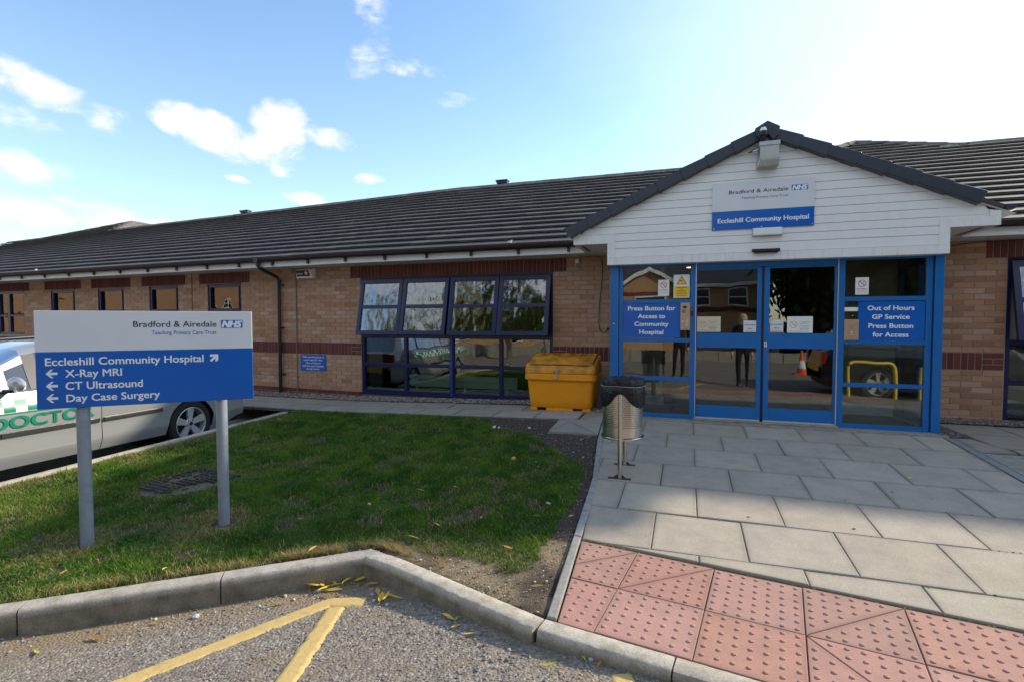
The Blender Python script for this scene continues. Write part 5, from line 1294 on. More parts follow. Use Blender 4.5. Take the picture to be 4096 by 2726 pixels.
def ring(b, cx, cz, y, r, w, n=28):
    vs = []; 
    for k in range(n): a = 2*PI*k/n; vs += [(cx+math.cos(a)*r, y, cz+math.sin(a)*r), (cx+math.cos(a)*(r-w), y, cz+math.sin(a)*(r-w))]
    b.add(vs, [(2*k, 2*((k+1) % n), 2*((k+1) % n)+1, 2*k+1) for k in range(n)])
def no_smoking(t, cx, cz, r, y, mred='red_ink'):
    b = MB(); b.box(cx-r*.62, cx+r*.35, y+.0006, y+.0008, cz-r*.22, cz-r*.02); b.build('cigarette', 'grey_ink', t)
    b = MB(); b.tube([(cx+r*.45, y+.0006, cz-r*.0), (cx+r*.3, y+.0006, cz+r*.25), (cx+r*.55, y+.0006, cz+r*.45), (cx+r*.1, y+.0006, cz+r*.55)], r*.05, 4); b.build('smoke', 'grey_ink', t)
    b = MB(); ring(b, cx, cz, y, r, r*.16); d = r*.62; w = r*.08; b.quad((cx-d-w, y-.0002, cz+d-w), (cx+d-w, y-.0002, cz-d-w), (cx+d+w, y-.0002, cz-d+w), (cx-d+w, y-.0002, cz+d+w)); b.build('prohibition_ring', mred, t)
def greek(t, x0, x1, z, n, dz, m_='grey_ink', y=0, h=.006):
    for k in range(n):
        b = MB(); x = x0+random.uniform(0, .15)*(x1-x0)*(k % 2)
        e = x1-random.uniform(0, .15)*(x1-x0)
        while x < e: w = random.uniform(.008, .02)*(x1-x0)/.1; b.box(x, min(x+w, e), y, y+.0002, z-k*dz, z-k*dz+h); x += w+.003
        b.build('small_print', m_, t)
yg = FY+.028
def notice(label, x0, x1, z0, z1, y, m_='paper'):
    t = thing('notice', label, 'notice', ((x0+x1)/2, y, z0)); b = MB(); b.box(x0, x1, y-.0015, y, z0, z1); b.build('sheet', m_, t, bevel=.0006); return t
t = notice('no smoking notice on the top left pane beside the camera warning', 5.362, 5.502, 1.797, 2.008, yg, 'paper'); no_smoking(t, 5.432, 1.938, .042, yg-.002)
text('lettering', 'NO SMOKING', (5.380, yg-.002, 1.868), XD, 'red_ink', t, cap=.011, width=.104, bold=.02); text('lettering', 'It is against the law to', (5.378, yg-.002, 1.845), XD, 'grey_ink', t, cap=.007, width=.108); text('lettering', 'smoke in these premises', (5.374, yg-.002, 1.830), XD, 'grey_ink', t, cap=.007, width=.116)
t = notice('white and yellow camera warning notice on the top left pane', 5.557, 5.756, 1.768, 2.068, yg-.004)
b = MB(); y = yg-.006; b.quad((5.568, y, 1.776), (5.746, y, 1.776), (5.746, y, 1.918), (5.568, y, 1.918)); b.build('yellow_field', 'warn_yellow', t)
b = MB(); b.add([(5.592, y, 1.942), (5.722, y, 1.942), (5.657, y, 2.056)], [(0, 1, 2)]); b.build('triangle', 'black', t); b = MB(); b.add([(5.604, y-.0005, 1.949), (5.710, y-.0005, 1.949), (5.657, y-.0005, 2.042)], [(0, 1, 2)]); b.build('triangle_fill', 'warn_yellow', t)
b = MB(); b.hexa([(5.634, y-.001, 1.982), (5.668, y-.001, 1.992), (5.668, y-.0008, 1.992), (5.634, y-.0008, 1.982), (5.631, y-.001, 1.993), (5.665, y-.001, 2.003), (5.665, y-.0008, 2.003), (5.631, y-.0008, 1.993)]); b.box(5.662, 5.665, y-.001, y-.0008, 1.968, 1.992); b.box(5.662, 5.682, y-.001, y-.0008, 1.966, 1.970); b.build('camera_symbol', 'black', t)
for s, z, c, w in (('WARNING', 1.895, .015, .125), ('These', 1.876, .011, .05), ('premises are', 1.856, .011, .11), ('monitored by', 1.836, .011, .115), ('CCTV cameras', 1.815, .011, .125), ('surveillance', 1.793, .011, .11)): text('lettering', s, (5.657, y-.001, z), XD, 'black', t, cap=c, width=w, align='CENTER', bold=.01)
t = notice('no smoking notice on the top right pane', 7.612, 7.748, 1.775, 1.978, yg); no_smoking(t, 7.680, 1.908, .042, yg-.002)
text('lettering', 'NO SMOKING.', (7.627, yg-.002, 1.836), XD, 'red_ink', t, cap=.013, width=.108, bold=.02); text('lettering', 'It is against the law to', (7.632, yg-.002, 1.816), XD, 'black', t, cap=.007, width=.096); text('lettering', 'smoke in these premises', (7.626, yg-.002, 1.802), XD, 'black', t, cap=.007, width=.108)
yd = FY+.030
for x0, x1, z0, z1, w_ in ((6.404, 6.551, 1.326, 1.472, 'left'), (6.710, 6.854, 1.333, 1.480, 'right')):
    t = notice('white automatic door sticker on the %s door beside the meeting stile' % w_, x0, x1, z0, z1, yd-.001, 'sign_white'); xm = (x0+x1)/2
    text('lettering', 'Automatic', (xm, yd-.0032, z0+.085), XD, 'black', t, cap=.017, width=.126, align='CENTER', bold=.01); text('lettering', 'door', (xm, yd-.0032, z0+.040), XD, 'black', t, cap=.017, width=.058, align='CENTER', bold=.01); greek(t, x0+.02, x1-.02, z0+.016, 2, .009, 'grey_ink', yd-.0032, .003)
for x0, x1, z0, z1, w_, ms, mi_ in ((5.852, 6.136, 1.328, 1.524, 'left', 'paper_cream', 'orange_ink'), (6.897, 7.176, 1.322, 1.522, 'right', 'paper', 'orange_ink')):
    t = notice('wide smoke free site notice on the %s door' % w_, x0, x1, z0, z1, yd, ms); no_smoking(t, x0+.072, (z0+z1)/2+.0, .043, yd-.002, mi_)
    xm = x0+.19
    for s, dz, c, w, m_ in (('This site including the', .132, .010, .125, 'grey_ink'), ('grounds is', .118, .010, .058, 'grey_ink'), ('SMOKE - FREE', .103, .011, .10, mi_), ('To protect patients, staff', .080, .009, .125, 'grey_ink'), ('and visitors', .067, .009, .058, 'grey_ink'), ('Please do not smoke', .052, .010, .108, 'black'), ('anywhere on site', .040, .010, .088, 'black')): text('lettering', s, (xm, yd-.002, z0+dz), XD, m_, t, cap=c, width=w, align='CENTER', bold=.005)
    greek(t, x0+.02, x1-.02, z0+.018, 1, .01, 'grey_ink', yd-.002, .004)

# ================================================================== THINGS ON THE WALL
al = thing('alarm_box', 'white alarm bell box with a black label under the eaves', 'alarm', (-1.15, -.03, 2.28))
b = MB(); b.hexa([(-1.37, -.10, 2.285), (-.985, -.10, 2.285), (-.985, -.002, 2.275), (-1.37, -.002, 2.275), (-1.37, -.115, 2.44), (-1.06, -.115, 2.44), (-.985, -.002, 2.48), (-1.40, -.002, 2.48)]); b.build('case', 'white_upvc', al, bevel=.012, bseg=2)
def alp(x, z): return (x, -.1022-(z-2.285)*.0968, z)
b = MB(); b.add([alp(-1.355, 2.315), alp(-1.04, 2.315), alp(-1.075, 2.428), alp(-1.362, 2.428)], [(0, 1, 2, 3)]); b.build('label', 'black', al)
text('lettering', 'pointer', (-1.34, -.1175, 2.352), XD, 'letter_white', al, cap=.036, width=.145, bold=.01)
b = MB(); b.add([(-1.13+.042*math.cos(a*PI/8), -.1165, 2.372+.048*math.sin(a*PI/8)) for a in range(16)], [tuple(range(16))]); b.build('emblem_disc', 'red_ink', al)
b = MB(); b.add([(-1.13+x*.034, -.1172, 2.372+z*.036) for x, z in [(-.9, .3), (-.4, .9), (.2, .8), (.8, .5), (.7, -.1), (.9, -.6), (.4, -.9), (.1, -.2), (-.3, -.5), (-.5, .1)]], [tuple(range(10))]); b.build('emblem', 'letter_white', al)
b = MB(); b.lathe((-1.015, -.09, 2.36), [(0, -.005), (.006, -.004), (.007, 0)], 8, 'y'); b.build('screw', 'black', al)
panel_sign('parking_sign', 'small blue parking bay notice low on the brick wall', 'sign', -1.378, -.788, .522, .830, -.004, 'sign_blue',
           [('This parking bay is', -1.335, -.832, .772, .030), ('reserved for the', -1.300, -.874, .713, .030), ('Out of Hours', -1.255, -.915, .655, .030), ('GP On-call Vehicle', -1.328, -.842, .597, .030), ('At all times', -1.240, -.937, .545, .030)], bold=.016)
b = MB(); b.box(-1.168, -1.098, -.0115, -.0105, .536, .5395); b.build('underline', 'letter_white', bpy.data.objects['parking_sign'])
jb = thing('junction_box', 'tiny white junction box with a looped cable high on the wall left of the porch', 'junction box', (4.05, -.02, 2.38))
b = MB(); b.box(4.028, 4.082, -.03, -.001, 2.385, 2.448); b.build('box', 'white_upvc', jb, bevel=.003); b = MB(); b.tube([(4.06, -.015, 2.385), (4.062, -.015, 2.34), (4.085, -.015, 2.32), (4.11, -.012, 2.34), (4.115, -.01, 2.48)], .004, 5); b.build('cable', 'black', jb)
b = MB(); b.tube([(4.19, -.05, 2.49), (4.25, -.03, 2.485), (4.36, -.02, 2.49), (4.43, -.02, 2.46), (4.458, -.02, 2.40), (4.455, -.018, 2.10), (4.415, -.018, 1.75), (4.405, -.018, 1.44), (4.42, -.018, 1.34), (4.46, -.02, 1.285), (4.51, -.02, 1.285), (4.545, -.02, 1.34)], .006, 6); b.tube([(4.54, -.02, 1.335), (4.56, -.02, 1.36)], .014, 8)
cb = b.build('hanging_cable', 'black', smooth=True); tag(cb, 'loose black cable hanging down the brick wall left of the porch', 'cable')
b = MB(); b.tube([(8.62, -.40, 2.49), (8.75, -.2, 2.44), (8.9, -.03, 2.42), (9.1, -.03, 2.455), (9.5, -.03, 2.475), (10.2, -.03, 2.48)], .006, 6); cb = b.build('eaves_cable', 'black', smooth=True); tag(cb, 'black cable sagging under the eaves right of the porch', 'cable')
for x, l in ((-8.2, 'left'), (3.05, 'right')):
    b = MB(); z = 2.66; b.hexa([(x, -.54, z), (x+.06, -.55, z), (x+.06, -.53, z), (x, -.52, z), (x+.02, -.56, z+.05), (x+.09, -.56, z+.06), (x+.09, -.53, z+.06), (x+.02, -.53, z+.05)]); b.box(x-.04, x+.0, -.56, -.54, z-.02, z+.015); o = b.build('gutter_scrap', 'white_upvc', warp=True); tag(o, 'white scrap caught on the gutter edge, the %s of two' % l, 'litter')

# ================================================================== DIRECTION SIGN
sg = thing('direction_sign', 'large white and blue hospital direction board on two grey posts in the lawn', 'sign', (2.16, -5.6, -.03))
ts = Vector((.74980, .66166, 0)); ns = Vector((.66166, -.74980, 0)); so = Vector((1.839+ns.x*.06, -5.894+ns.y*.06, 0))
sp_ = lambda t, z, d=0: tuple(so+ts*t+ns*d+Vector((0, 0, z)))
def sgbox(t0, t1, z0, z1, d0, d1):
    b = MB(); b.hexa([sp_(t0, z0, d1), sp_(t1, z0, d1), sp_(t1, z0, d0), sp_(t0, z0, d0), sp_(t0, z1, d1), sp_(t1, z1, d1), sp_(t1, z1, d0), sp_(t0, z1, d0)]); return b
sgbox(-.187, 1.073, 1.2775, 1.545, -.022, 0).build('white_panel', 'sign_white', sg, bevel=.0015)
sgbox(-.187, 1.073, .906, 1.277, -.022, 0).build('blue_panel', 'sign_blue', sg, bevel=.0015)
for t, e in ((.034, 0), (.858, 0)):
    p = so+ts*t-ns*.062; b = MB(); b.tube([(p.x, p.y, -.3), (p.x, p.y, 1.50)], .038, 24); b.build('post', 'post_grey', sg, smooth=True)
for z in (1.0, 1.45):
    sgbox(-.1, 1.0, z, z+.03, -.034, -.0225).build('rail', 'galv', sg)
    for t in (.034, .858):
        p = so+ts*t-ns*.062; b = MB(); b.tube([(p.x, p.y, z-.002), (p.x, p.y, z+.032)], .041, 20); b.build('clamp', 'galv', sg)
def st(s, t, z, m_, cap, w, **k): return text('lettering', s, sp_(t, z, .0015), ts, m_, sg, cap=cap, width=w, **k)
st('Bradford & Airedale', .345, 1.436, 'letter_black', .041, .500, bold=.006)
st('Teaching Primary Care Trust', .450, 1.384, 'letter_blue', .027, .393, bold=.002)
st('Eccleshill Community Hospital', -.136, 1.189, 'letter_white', .050, .894, bold=.012)
st('X-Ray MRI', -.034, 1.110, 'letter_white', .050, .307, bold=.008)
st('CT Ultrasound', -.034, 1.029, 'letter_white', .050, .424, bold=.012)
st('Day Case Surgery', -.032, .948, 'letter_white', .048, .520, bold=.012)
nhs(.874, 1.012, 1.427, 1.483, so, ts, .0018, sg)
def arrow(cx, cz, a, r=.031):
    P = [(-1, 0), (-.1, .92), (.35, .92), (-.25, .26), (1, .26), (1, -.26), (-.25, -.26), (.35, -.92), (-.1, -.92)]; c, s = math.cos(a), math.sin(a)
    b = MB(); b.add([sp_(cx+(x*c-z*s)*r, cz+(x*s+z*c)*r, .0016) for x, z in reversed(P)], [(3, 4, 5, 2) if False else tuple(range(9))]); b.build('arrow', 'letter_white', sg)
for z in (1.137, 1.056, .975): arrow(-.106, z, 0)
P = [(-.9, 1), (1, 1), (1, -.6), (.35, -1), (.35, -.05), (-.62, -1), (-1, -.62), (.0, .38), (-.95, .38)]
b = MB(); b.add([sp_(.824+x*.027, 1.213+z*.027, .0016) for x, z in reversed(P)], [tuple(range(9))]); b.build('arrow', 'letter_white', sg)

# ================================================================== GRIT BIN
gz = .165; gb = thing('grit_bin', 'yellow plastic grit bin with a grimy lid standing on the path below the window', 'grit bin', (4.0, -.6, gz))
def loft(b, secs, close=True):
    n = len(secs[0]); vs = [p for s in secs for p in s]; fs = []
    for i in range(len(secs)-1):
        for k in range(n if close else n-1): fs.append((i*n+k, i*n+(k+1) % n, (i+1)*n+(k+1) % n, (i+1)*n+k))
    b.add(vs, fs+[tuple(reversed(range(n))), tuple(range((len(secs)-1)*n, len(secs)*n))])
def rrect(x0, x1, y0, y1, z, r, n=4, zf=None):
    out = []
    for cx, cy, a0 in ((x1-r, y1-r, 0), (x0+r, y1-r, 90), (x0+r, y0+r, 180), (x1-r, y0+r, 270)):
        for k in range(n+1): a = R_(a0+90*k/n); x, y = cx+r*math.cos(a), cy+r*math.sin(a); out.append((x, y, zf(x, y, z) if zf else z))
    return out
x0, x1, y0, y1 = 3.535, 4.44, -.90, -.36
b = MB()
secs = []
for t in (0, .04, .3, .6, .9, 1):
    e = .045*t**.8+(.012 if t == 0 else 0)*-1; z = gz+.045+t*.405; secs.append(rrect(x0-e, x1+e, y0-e*.7, y1+e*.4, z, .07))
loft(b, secs)
for fx0, fx1 in ((x0+.01, x0+.105), (x0+.245, x1-.265), (x1-.125, x1-.01)): b.box(fx0, fx1, y0+.01, y1, gz, gz+.05)
b.build('body', 'yellow_plastic', gb, smooth=True)
b = MB(); b.box(x0+.1, x0+.25, y0+.09, y1, gz+.002, gz+.05); b.box(x1-.27, x1-.12, y0+.09, y1, gz+.002, gz+.05); b.build('fork_pocket', 'black', gb)
b = MB(); e = .062; loft(b, [rrect(x0-e, x1+e, y0-e, y1+e*.4, gz+.45, .08), rrect(x0-e-.012, x1+e+.012, y0-e-.012, y1+e*.4, gz+.465, .085), rrect(x0-e-.012, x1+e+.012, y0-e-.012, y1+e*.4, gz+.535, .085), rrect(x0-e, x1+e, y0-e, y1+e*.4, gz+.548, .08)]); b.build('rim', 'yellow_plastic', gb, smooth=True)
lx0, lx1, ly0, ly1 = x0-.068, x1+.068, y0-.068, y1+.03
def lidz(x, y, z):
    t = cl((y-ly0)/(ly1-ly0)); return z+.165*(1-(1-t)**2.0)
b = MB()
secs = [rrect(lx0, lx1, ly0, ly1, gz+.55, .085), rrect(lx0-.006, lx1+.006, ly0-.006, ly1, gz+.558, .085), rrect(lx0-.004, lx1+.004, ly0-.004, ly1, gz+.60, .085, zf=lambda x, y, z: z+.06*cl((y-ly0)/(ly1-ly0))),
        rrect(lx0+.008, lx1-.008, ly0+.008, ly1-.002, gz+.625, .085, zf=lidz), rrect(lx0+.035, lx1-.035, ly0+.04, ly1-.01, gz+.645, .09, zf=lidz)]
loft(b, secs); b.f.pop(); b.mi.pop()
lid = b.build('lid', ['yellow_dirty'], gb, smooth=True)
b = MB()
# lid top: raised panel, ridges towards the hinge, and sunken troughs between
N_ = 26; M_ = 14; vs = []
for j in range(M_+1):
    for i in range(N_+1):
        x = lx0+.05+(lx1-lx0-.10)*i/N_; y = ly0+.055+(ly1-ly0-.075)*j/M_; z = lidz(x, y, gz+.648)
        u, v = i/N_, j/M_
        if v > .58: z -= .045*sm((v-.55)/.1)*(1 if any(a < u < c for a, c in ((.10, .22), (.32, .44), (.54, .66), (.76, .86))) else 0)
        if .12 < u < .80 and .10 < v < .45: z += .008
        vs.append((x, y, z))
b.add(vs, [(j*(N_+1)+i, j*(N_+1)+i+1, (j+1)*(N_+1)+i+1, (j+1)*(N_+1)+i) for j in range(M_) for i in range(N_)]); b.build('lid_top', 'yellow_dirty', lid, smooth=True)
b = MB(); b.box(3.945, 3.965, ly0-.022, ly0-.004, gz+.555, gz+.62); b.tube([(3.925, ly0-.02, gz+.60), (3.99, ly0-.02, gz+.595)], .006, 6); b.build('hasp', 'galv', gb)
b = MB(); b.tube([(3.94, ly0-.02, gz+.53), (3.942, ly0-.024, gz+.55), (3.962, ly0-.024, gz+.55), (3.965, ly0-.02, gz+.53)], .004, 6); b.box(3.933, 3.972, ly0-.032, ly0-.014, gz+.485, gz+.53); b.build('padlock', 'galv', gb, bevel=.003)

# ================================================================== LITTER BIN
lb = thing('litter_bin', 'perforated steel litter bin lined with a black bag, on two slim posts', 'litter bin', (5.18, -3.42, .08))
bx, by = 5.176, -3.42; br_ = .181
# drum built with real perforations
b = MB(); nseg = 96; z0, z1, zt = .425, .515, .88
for k in range(nseg):
    a0, a1 = 2*PI*k/nseg, 2*PI*(k+1)/nseg; c = lambda a, z, r=br_: (bx+r*math.cos(a), by+r*math.sin(a), z)
    b.quad(c(a0, z0), c(a1, z0), c(a1, z1), c(a0, z1))
rows = 22; dz = (zt-z1)/rows
for r in range(rows):
    for k in range(nseg):
        a0, a1 = 2*PI*(k+(r % 2)*.5)/nseg, 2*PI*(k+1+(r % 2)*.5)/nseg; am = (a0+a1)/2; za, zb = z1+r*dz, z1+(r+1)*dz; zm = (za+zb)/2
        ha = (a1-a0)*.2; hz = dz*.2; n = len(b.v); q = [c(a0, za), c(am, za), c(a1, za), c(a1, zm), c(a1, zb), c(am, zb), c(a0, zb), c(a0, zm), c(am-ha, zm-hz), c(am, zm-hz*1.2), c(am+ha, zm-hz), c(am+ha*1.2, zm), c(am+ha, zm+hz), c(am, zm+hz*1.2), c(am-ha, zm+hz), c(am-ha*1.2, zm)]
        b.add(q, [(i, (i+1) % 8, 8+(i+1) % 8, 8+i) for i in range(8)])
b.lathe((bx, by, 0), [(br_+.012, .43), (br_+.014, .422), (br_+.012, .412), (br_, .409), (0, .409)], 48); b.build('drum', 'steel', lb, smooth=True)
b = MB(); b.lathe((bx, by, 0), [(br_-.006, .415), (br_-.006, .9)], 40); b.build('inner_bag', 'black', lb)
rnb = random.Random(9); b = MB(); n = 120; vs = []; prof = [(br_-.03, .62, 0), (br_-.02, .82, .3), (br_-.008, .925, .6), (br_+.008, .952, 1), (br_+.018, .94, 1), (br_+.018, .905, 1), (br_+.007, .893, .2), (br_+.014, .875, 1), (br_+.016, .83, 1.5), (br_+.014, .78, 1.8), (br_+.010, .73, 1.6)]
for j, (r, z, amp) in enumerate(prof):
    for k in range(n):
        a = 2*PI*k/n; w = mn.noise(Vector((math.cos(a)*7, math.sin(a)*7, z*9)))*.006*amp+mn.noise(Vector((math.cos(a)*19, math.sin(a)*19, z*22)))*.004*amp+abs(mn.noise(Vector((math.cos(a)*11+z*25, math.sin(a)*11, z*6))))*.007*amp
        zz = z
        if j >= 8:
            fr_ = abs(((a+PI/2+PI) % (2*PI))-PI); zz += ((j-7)/3.)*(.10*math.exp(-(fr_/.42)**2)-.035*math.exp(-((fr_-1.15)/.5)**2))
        if j == 3: zz += mn.noise(Vector((math.cos(a)*5, math.sin(a)*5, 1)))*.012
        vs.append((bx+(r+w)*math.cos(a), by+(r+w)*math.sin(a), zz))
b.add(vs, [(j*n+k, j*n+(k+1) % n, (j+1)*n+(k+1) % n, (j+1)*n+k) for j in range(len(prof)-1) for k in range(n)]); b.build('bin_bag', 'bag', lb, smooth=True)
b = MB(); b.tube([(bx+(br_+.017)*math.cos(a*PI/24), by+(br_+.017)*math.sin(a*PI/24), .892+.004*math.sin(a*.4)) for a in range(49)], .0016, 5, False); b.build('elastic_band', 'blind', lb)
for py, pz, zt_ in ((-3.62, .07, .828), (-3.225, .09, .83)):
    b = MB(); b.tube([(bx+.003, py, pz), (bx+.003, py, zt_-.006), (bx+.003, py, zt_)], [.020, .020, .014], 16); b.build('post', 'steel', lb, smooth=True)
    b = MB(); zp = H(bx, py)+.006; b.box(bx-.10, bx+.10, py-.02, py+.02, zp-.006, zp+.001); b.prism([(bx-.06, py, zp+.001), (bx+.06, py, zp+.001), (bx+.02, py, zp+.035), (bx-.02, py, zp+.035)], (0, .004, 0)); b.build('base_plate', 'steel_dark', lb)
    for s_ in (-.085, .085): b = MB(); b.lathe((bx+s_, py, zp+.008), [(.008, 0), (.008, .006), (0, .008)], 6); b.build('bolt', 'galv', lb)
# ================================================================== CARS
def make_car(name, label, paint, livery=False):
    """estate car; local x = outwards to its near side, y = forwards (0 at rear bumper), z up from the ground"""
    t = thing(name, label, 'car', (0, 0, 0)); Lc = 4.57
    WR, WF, rw = .94, 3.52, .345
    def hw(y): return .885-.10*sm((.55-y)/.55)**1.5-.20*sm((y-3.75)/.9)**1.6
    def top(y):
        pts = [(0, .62), (.06, .93), (.16, .99), (.42, 1.36), (.62, 1.435), (1.2, 1.48), (1.9, 1.50), (2.45, 1.475), (2.72, 1.42), (3.05, 1.235), (3.42, 1.00), (3.75, .955), (4.2, .85), (4.45, .72), (4.57, .55)]
        for i in range(len(pts)-1):
            if pts[i][0] <= y <= pts[i+1][0]: k = (y-pts[i][0])/(pts[i+1][0]-pts[i][0]); return pts[i][1]+(pts[i+1][1]-pts[i][1])*k
        return pts[-1][1]
    def bot(y):
        z = .235+.06*sm((.35-y)/.35)+.02*sm((y-4.2)/.3)
        for c in (WR, WF):
            if abs(y-c) < rw: z = max(z, .315+math.sqrt(rw*rw-(y-c)**2))
        return z
    def belt(y): return .985+.03*sm((1.8-y)/1.8)-.02*sm((y-3)/.6)
    def sect(y):
        w = hw(y); zb = bot(y); tp = top(y); be = min(belt(y), tp-.05)
        P = []
        def low(z): # outward bulge of the side below the belt
            k = (z-.235)/(.985-.235); return w-.055*(1-sm(k/.16))-.006*sm((k-.2)/.2)+.010*math.sin(PI*cl((k-.42)/.5))-.040*sm((k-.78)/.22)
        zs_ = [.235, .30, .36, .40, .47, .56, .66, .76, .86, .93]
        for z in zs_:
            zz = zb+(max(zb, min(z, be))-zb) if z > zb else zb
            zz = min(zz, be-.005) if be > zb else zb
            P.append((low(max(zz, .235)), zz))
        P.append((low(be)-.012, be)); 
        gh = max(0, tp-be)
        tum = .20*cl(gh/.45)
        for f_ in (.06, .35, .7, .90): P.append((w-.06-tum*f_, be+gh*f_*.93))
        P.append((w-.075-tum-.035, be+gh*.965)); P.append(((w-.12-tum)*.62, be+gh*.992)); P.append((0, tp))
        return P
    ys_ = sorted(set([0, .02, .06, .11, .16, .23, .3, .36, .42, .5, .55]+[WR+rw*math.cos(PI*k/14) for k in range(15)]+[1.35, 1.5, 1.7, 1.9, 2.08, 2.086, 2.094, 2.1, 2.3, 2.45, 2.6, 2.72, 2.8, 2.9, 2.98, 3.05]+[WF+rw*math.cos(PI*k/14) for k in range(15)]+[3.42, 3.95, 4.1, 4.2, 4.3, 4.4, 4.45, 4.5, 4.54, 4.57]))
    S = [sect(y) for y in ys_]; K = len(S[0])
    def panel(nm, yr, kr, m_, off=0., both=True, smooth=True):
        I = [i for i, y in enumerate(ys_) if yr[0]-1e-6 <= y <= yr[1]+1e-6]
        joined = kr[1] == K-1 or nm in ('pillar', 'windscreen', 'bumper'); b = MB(); r_ = None
        for s_ in (1, -1):
            if not joined: b = MB()
            vs = [(s_*(S[i][k][0]+off), ys_[i], S[i][k][1]) for i in I for k in range(kr[0], kr[1]+1)]; n = kr[1]-kr[0]+1
            fs = [(a*n+k, (a+1)*n+k, (a+1)*n+k+1, a*n+k+1) if s_ < 0 else (a*n+k, a*n+k+1, (a+1)*n+k+1, (a+1)*n+k) for a in range(len(I)-1) for k in range(n-1)]; b.add(vs, fs)
            if not joined: r_ = b.build(nm, m_, t, smooth=smooth)
        return r_ if not joined else b.build(nm, m_, t, smooth=smooth)
    panel('rear_wing', (0, 1.285-.0), (0, 11), paint); panel('rear_door', (WR+rw*math.cos(0)-.0, 2.086), (0, 10), paint) ; panel('front_door', (2.094, 3.2), (0, 10), paint); panel('front_wing', (3.15, 4.57), (0, 11), paint)
    panel('door_shut_line', (2.08, 2.1), (0, 10), 'black', -.008)
    # glasshouse: pillars + roof in paint, glass patches between
    panel('roof', (.36, 2.72), (14, 17), paint); panel('tailgate', (0, .36), (10, 17), paint); panel('bonnet', (3.42, 4.57), (10, 17), paint)
    panel('side_glass', (.5, 2.9), (11, 14), 'car_glass', -.006); panel('quarter_trim', (2.9, 3.42), (11, 14), paint)
    panel('windscreen', (2.72, 3.42), (13, 17), 'car_glass'); panel('waist_moulding', (.5, 3.05), (10, 11), 'trim')
    for y0, y1 in ((.36, .5), (1.24, 1.35), (2.08, 2.1), (2.6, 2.72)): panel('pillar', (y0, y1), (11, 14), paint if y0 < 1 else 'trim', .0)
    panel('a_pillar', (2.72, 3.42), (13, 14), paint, .003)
    for s_ in (1, -1): b = MB(); b.tube([(.62*s_, .62, 1.455), (.62*s_, 1.6, 1.515), (.62*s_, 2.5, 1.475)], .014, 8); b.build('roof_rail', 'trim', t, smooth=True)
    b = MB(); b.box(-.78, .78, .1, 4.3, .22, .32); b.box(-.80, .80, 1.32, 3.12, .25, .9); b.box(-.7, .7, .3, 3.0, .30, .96); b.build('underbody', 'black', t)
    for cy in (WR, WF):
        b = MB(); b.lathe((0, cy, .315), [(.345, -.82), (.345, .82)], 28, 'x'); 
        b.lathe((.60, cy, .315), [(0, 0), (.345, 0)], 24, 'x'); b.build('wheel_arch_liner', 'black', t)
    panel('bumper', (0, .5), (0, 5), paint, .012)
    b = MB(); b.box(-.55, .55, -.016, .0, .50, .62); b.build('number_plate', 'warn_yellow', t)
    for s_ in (-1, 1): b = MB(); b.box(min(s_*.60, s_*.80), max(s_*.60, s_*.80), .01, .09, .68, .93); b.build('tail_lamp', 'tail_red', t, bevel=.01)
    # rub strips
    for s_ in (1, -1):
        for y0, y1 in ((1.36, 2.07), (2.11, 3.02)):
            b = MB(); w = lambda y: hw(y)+.004; p = [(s_*w(y0), y0, .555), (s_*w(y1), y1, .555), (s_*(w(y1)+.014), y1, .56), (s_*(w(y0)+.014), y0+.03, .56), (s_*w(y0), y0, .605), (s_*w(y1), y1, .605), (s_*(w(y1)+.014), y1, .60), (s_*(w(y0)+.014), y0+.03, .60)]
            if s_ < 0: p = [p[1], p[0], p[3], p[2], p[5], p[4], p[7], p[6]]
            b.hexa(p); b.build('rub_strip', 'trim', t)
    for s_ in (1, -1):
        b = MB(); c = Vector((s_*.985, 2.93, 1.085)); n = 12; secs = []
        for k in range(7):
            u = -1+2*k/6; r = math.sqrt(max(0.02, 1-u*u)); secs.append([(c.x+u*.115, c.y+math.cos(2*PI*q/n)*r*.055, c.z+math.sin(2*PI*q/n)*r*.075-.012*u*s_) for q in range(n)])
        loft(b, secs); mr = b.build('door_mirror', paint, t, smooth=True); b = MB(); b.box(min(s_*.83, s_*.95), max(s_*.83, s_*.95), 2.91, 2.97, 1.0, 1.03); b.build('mirror_arm', 'trim', t)
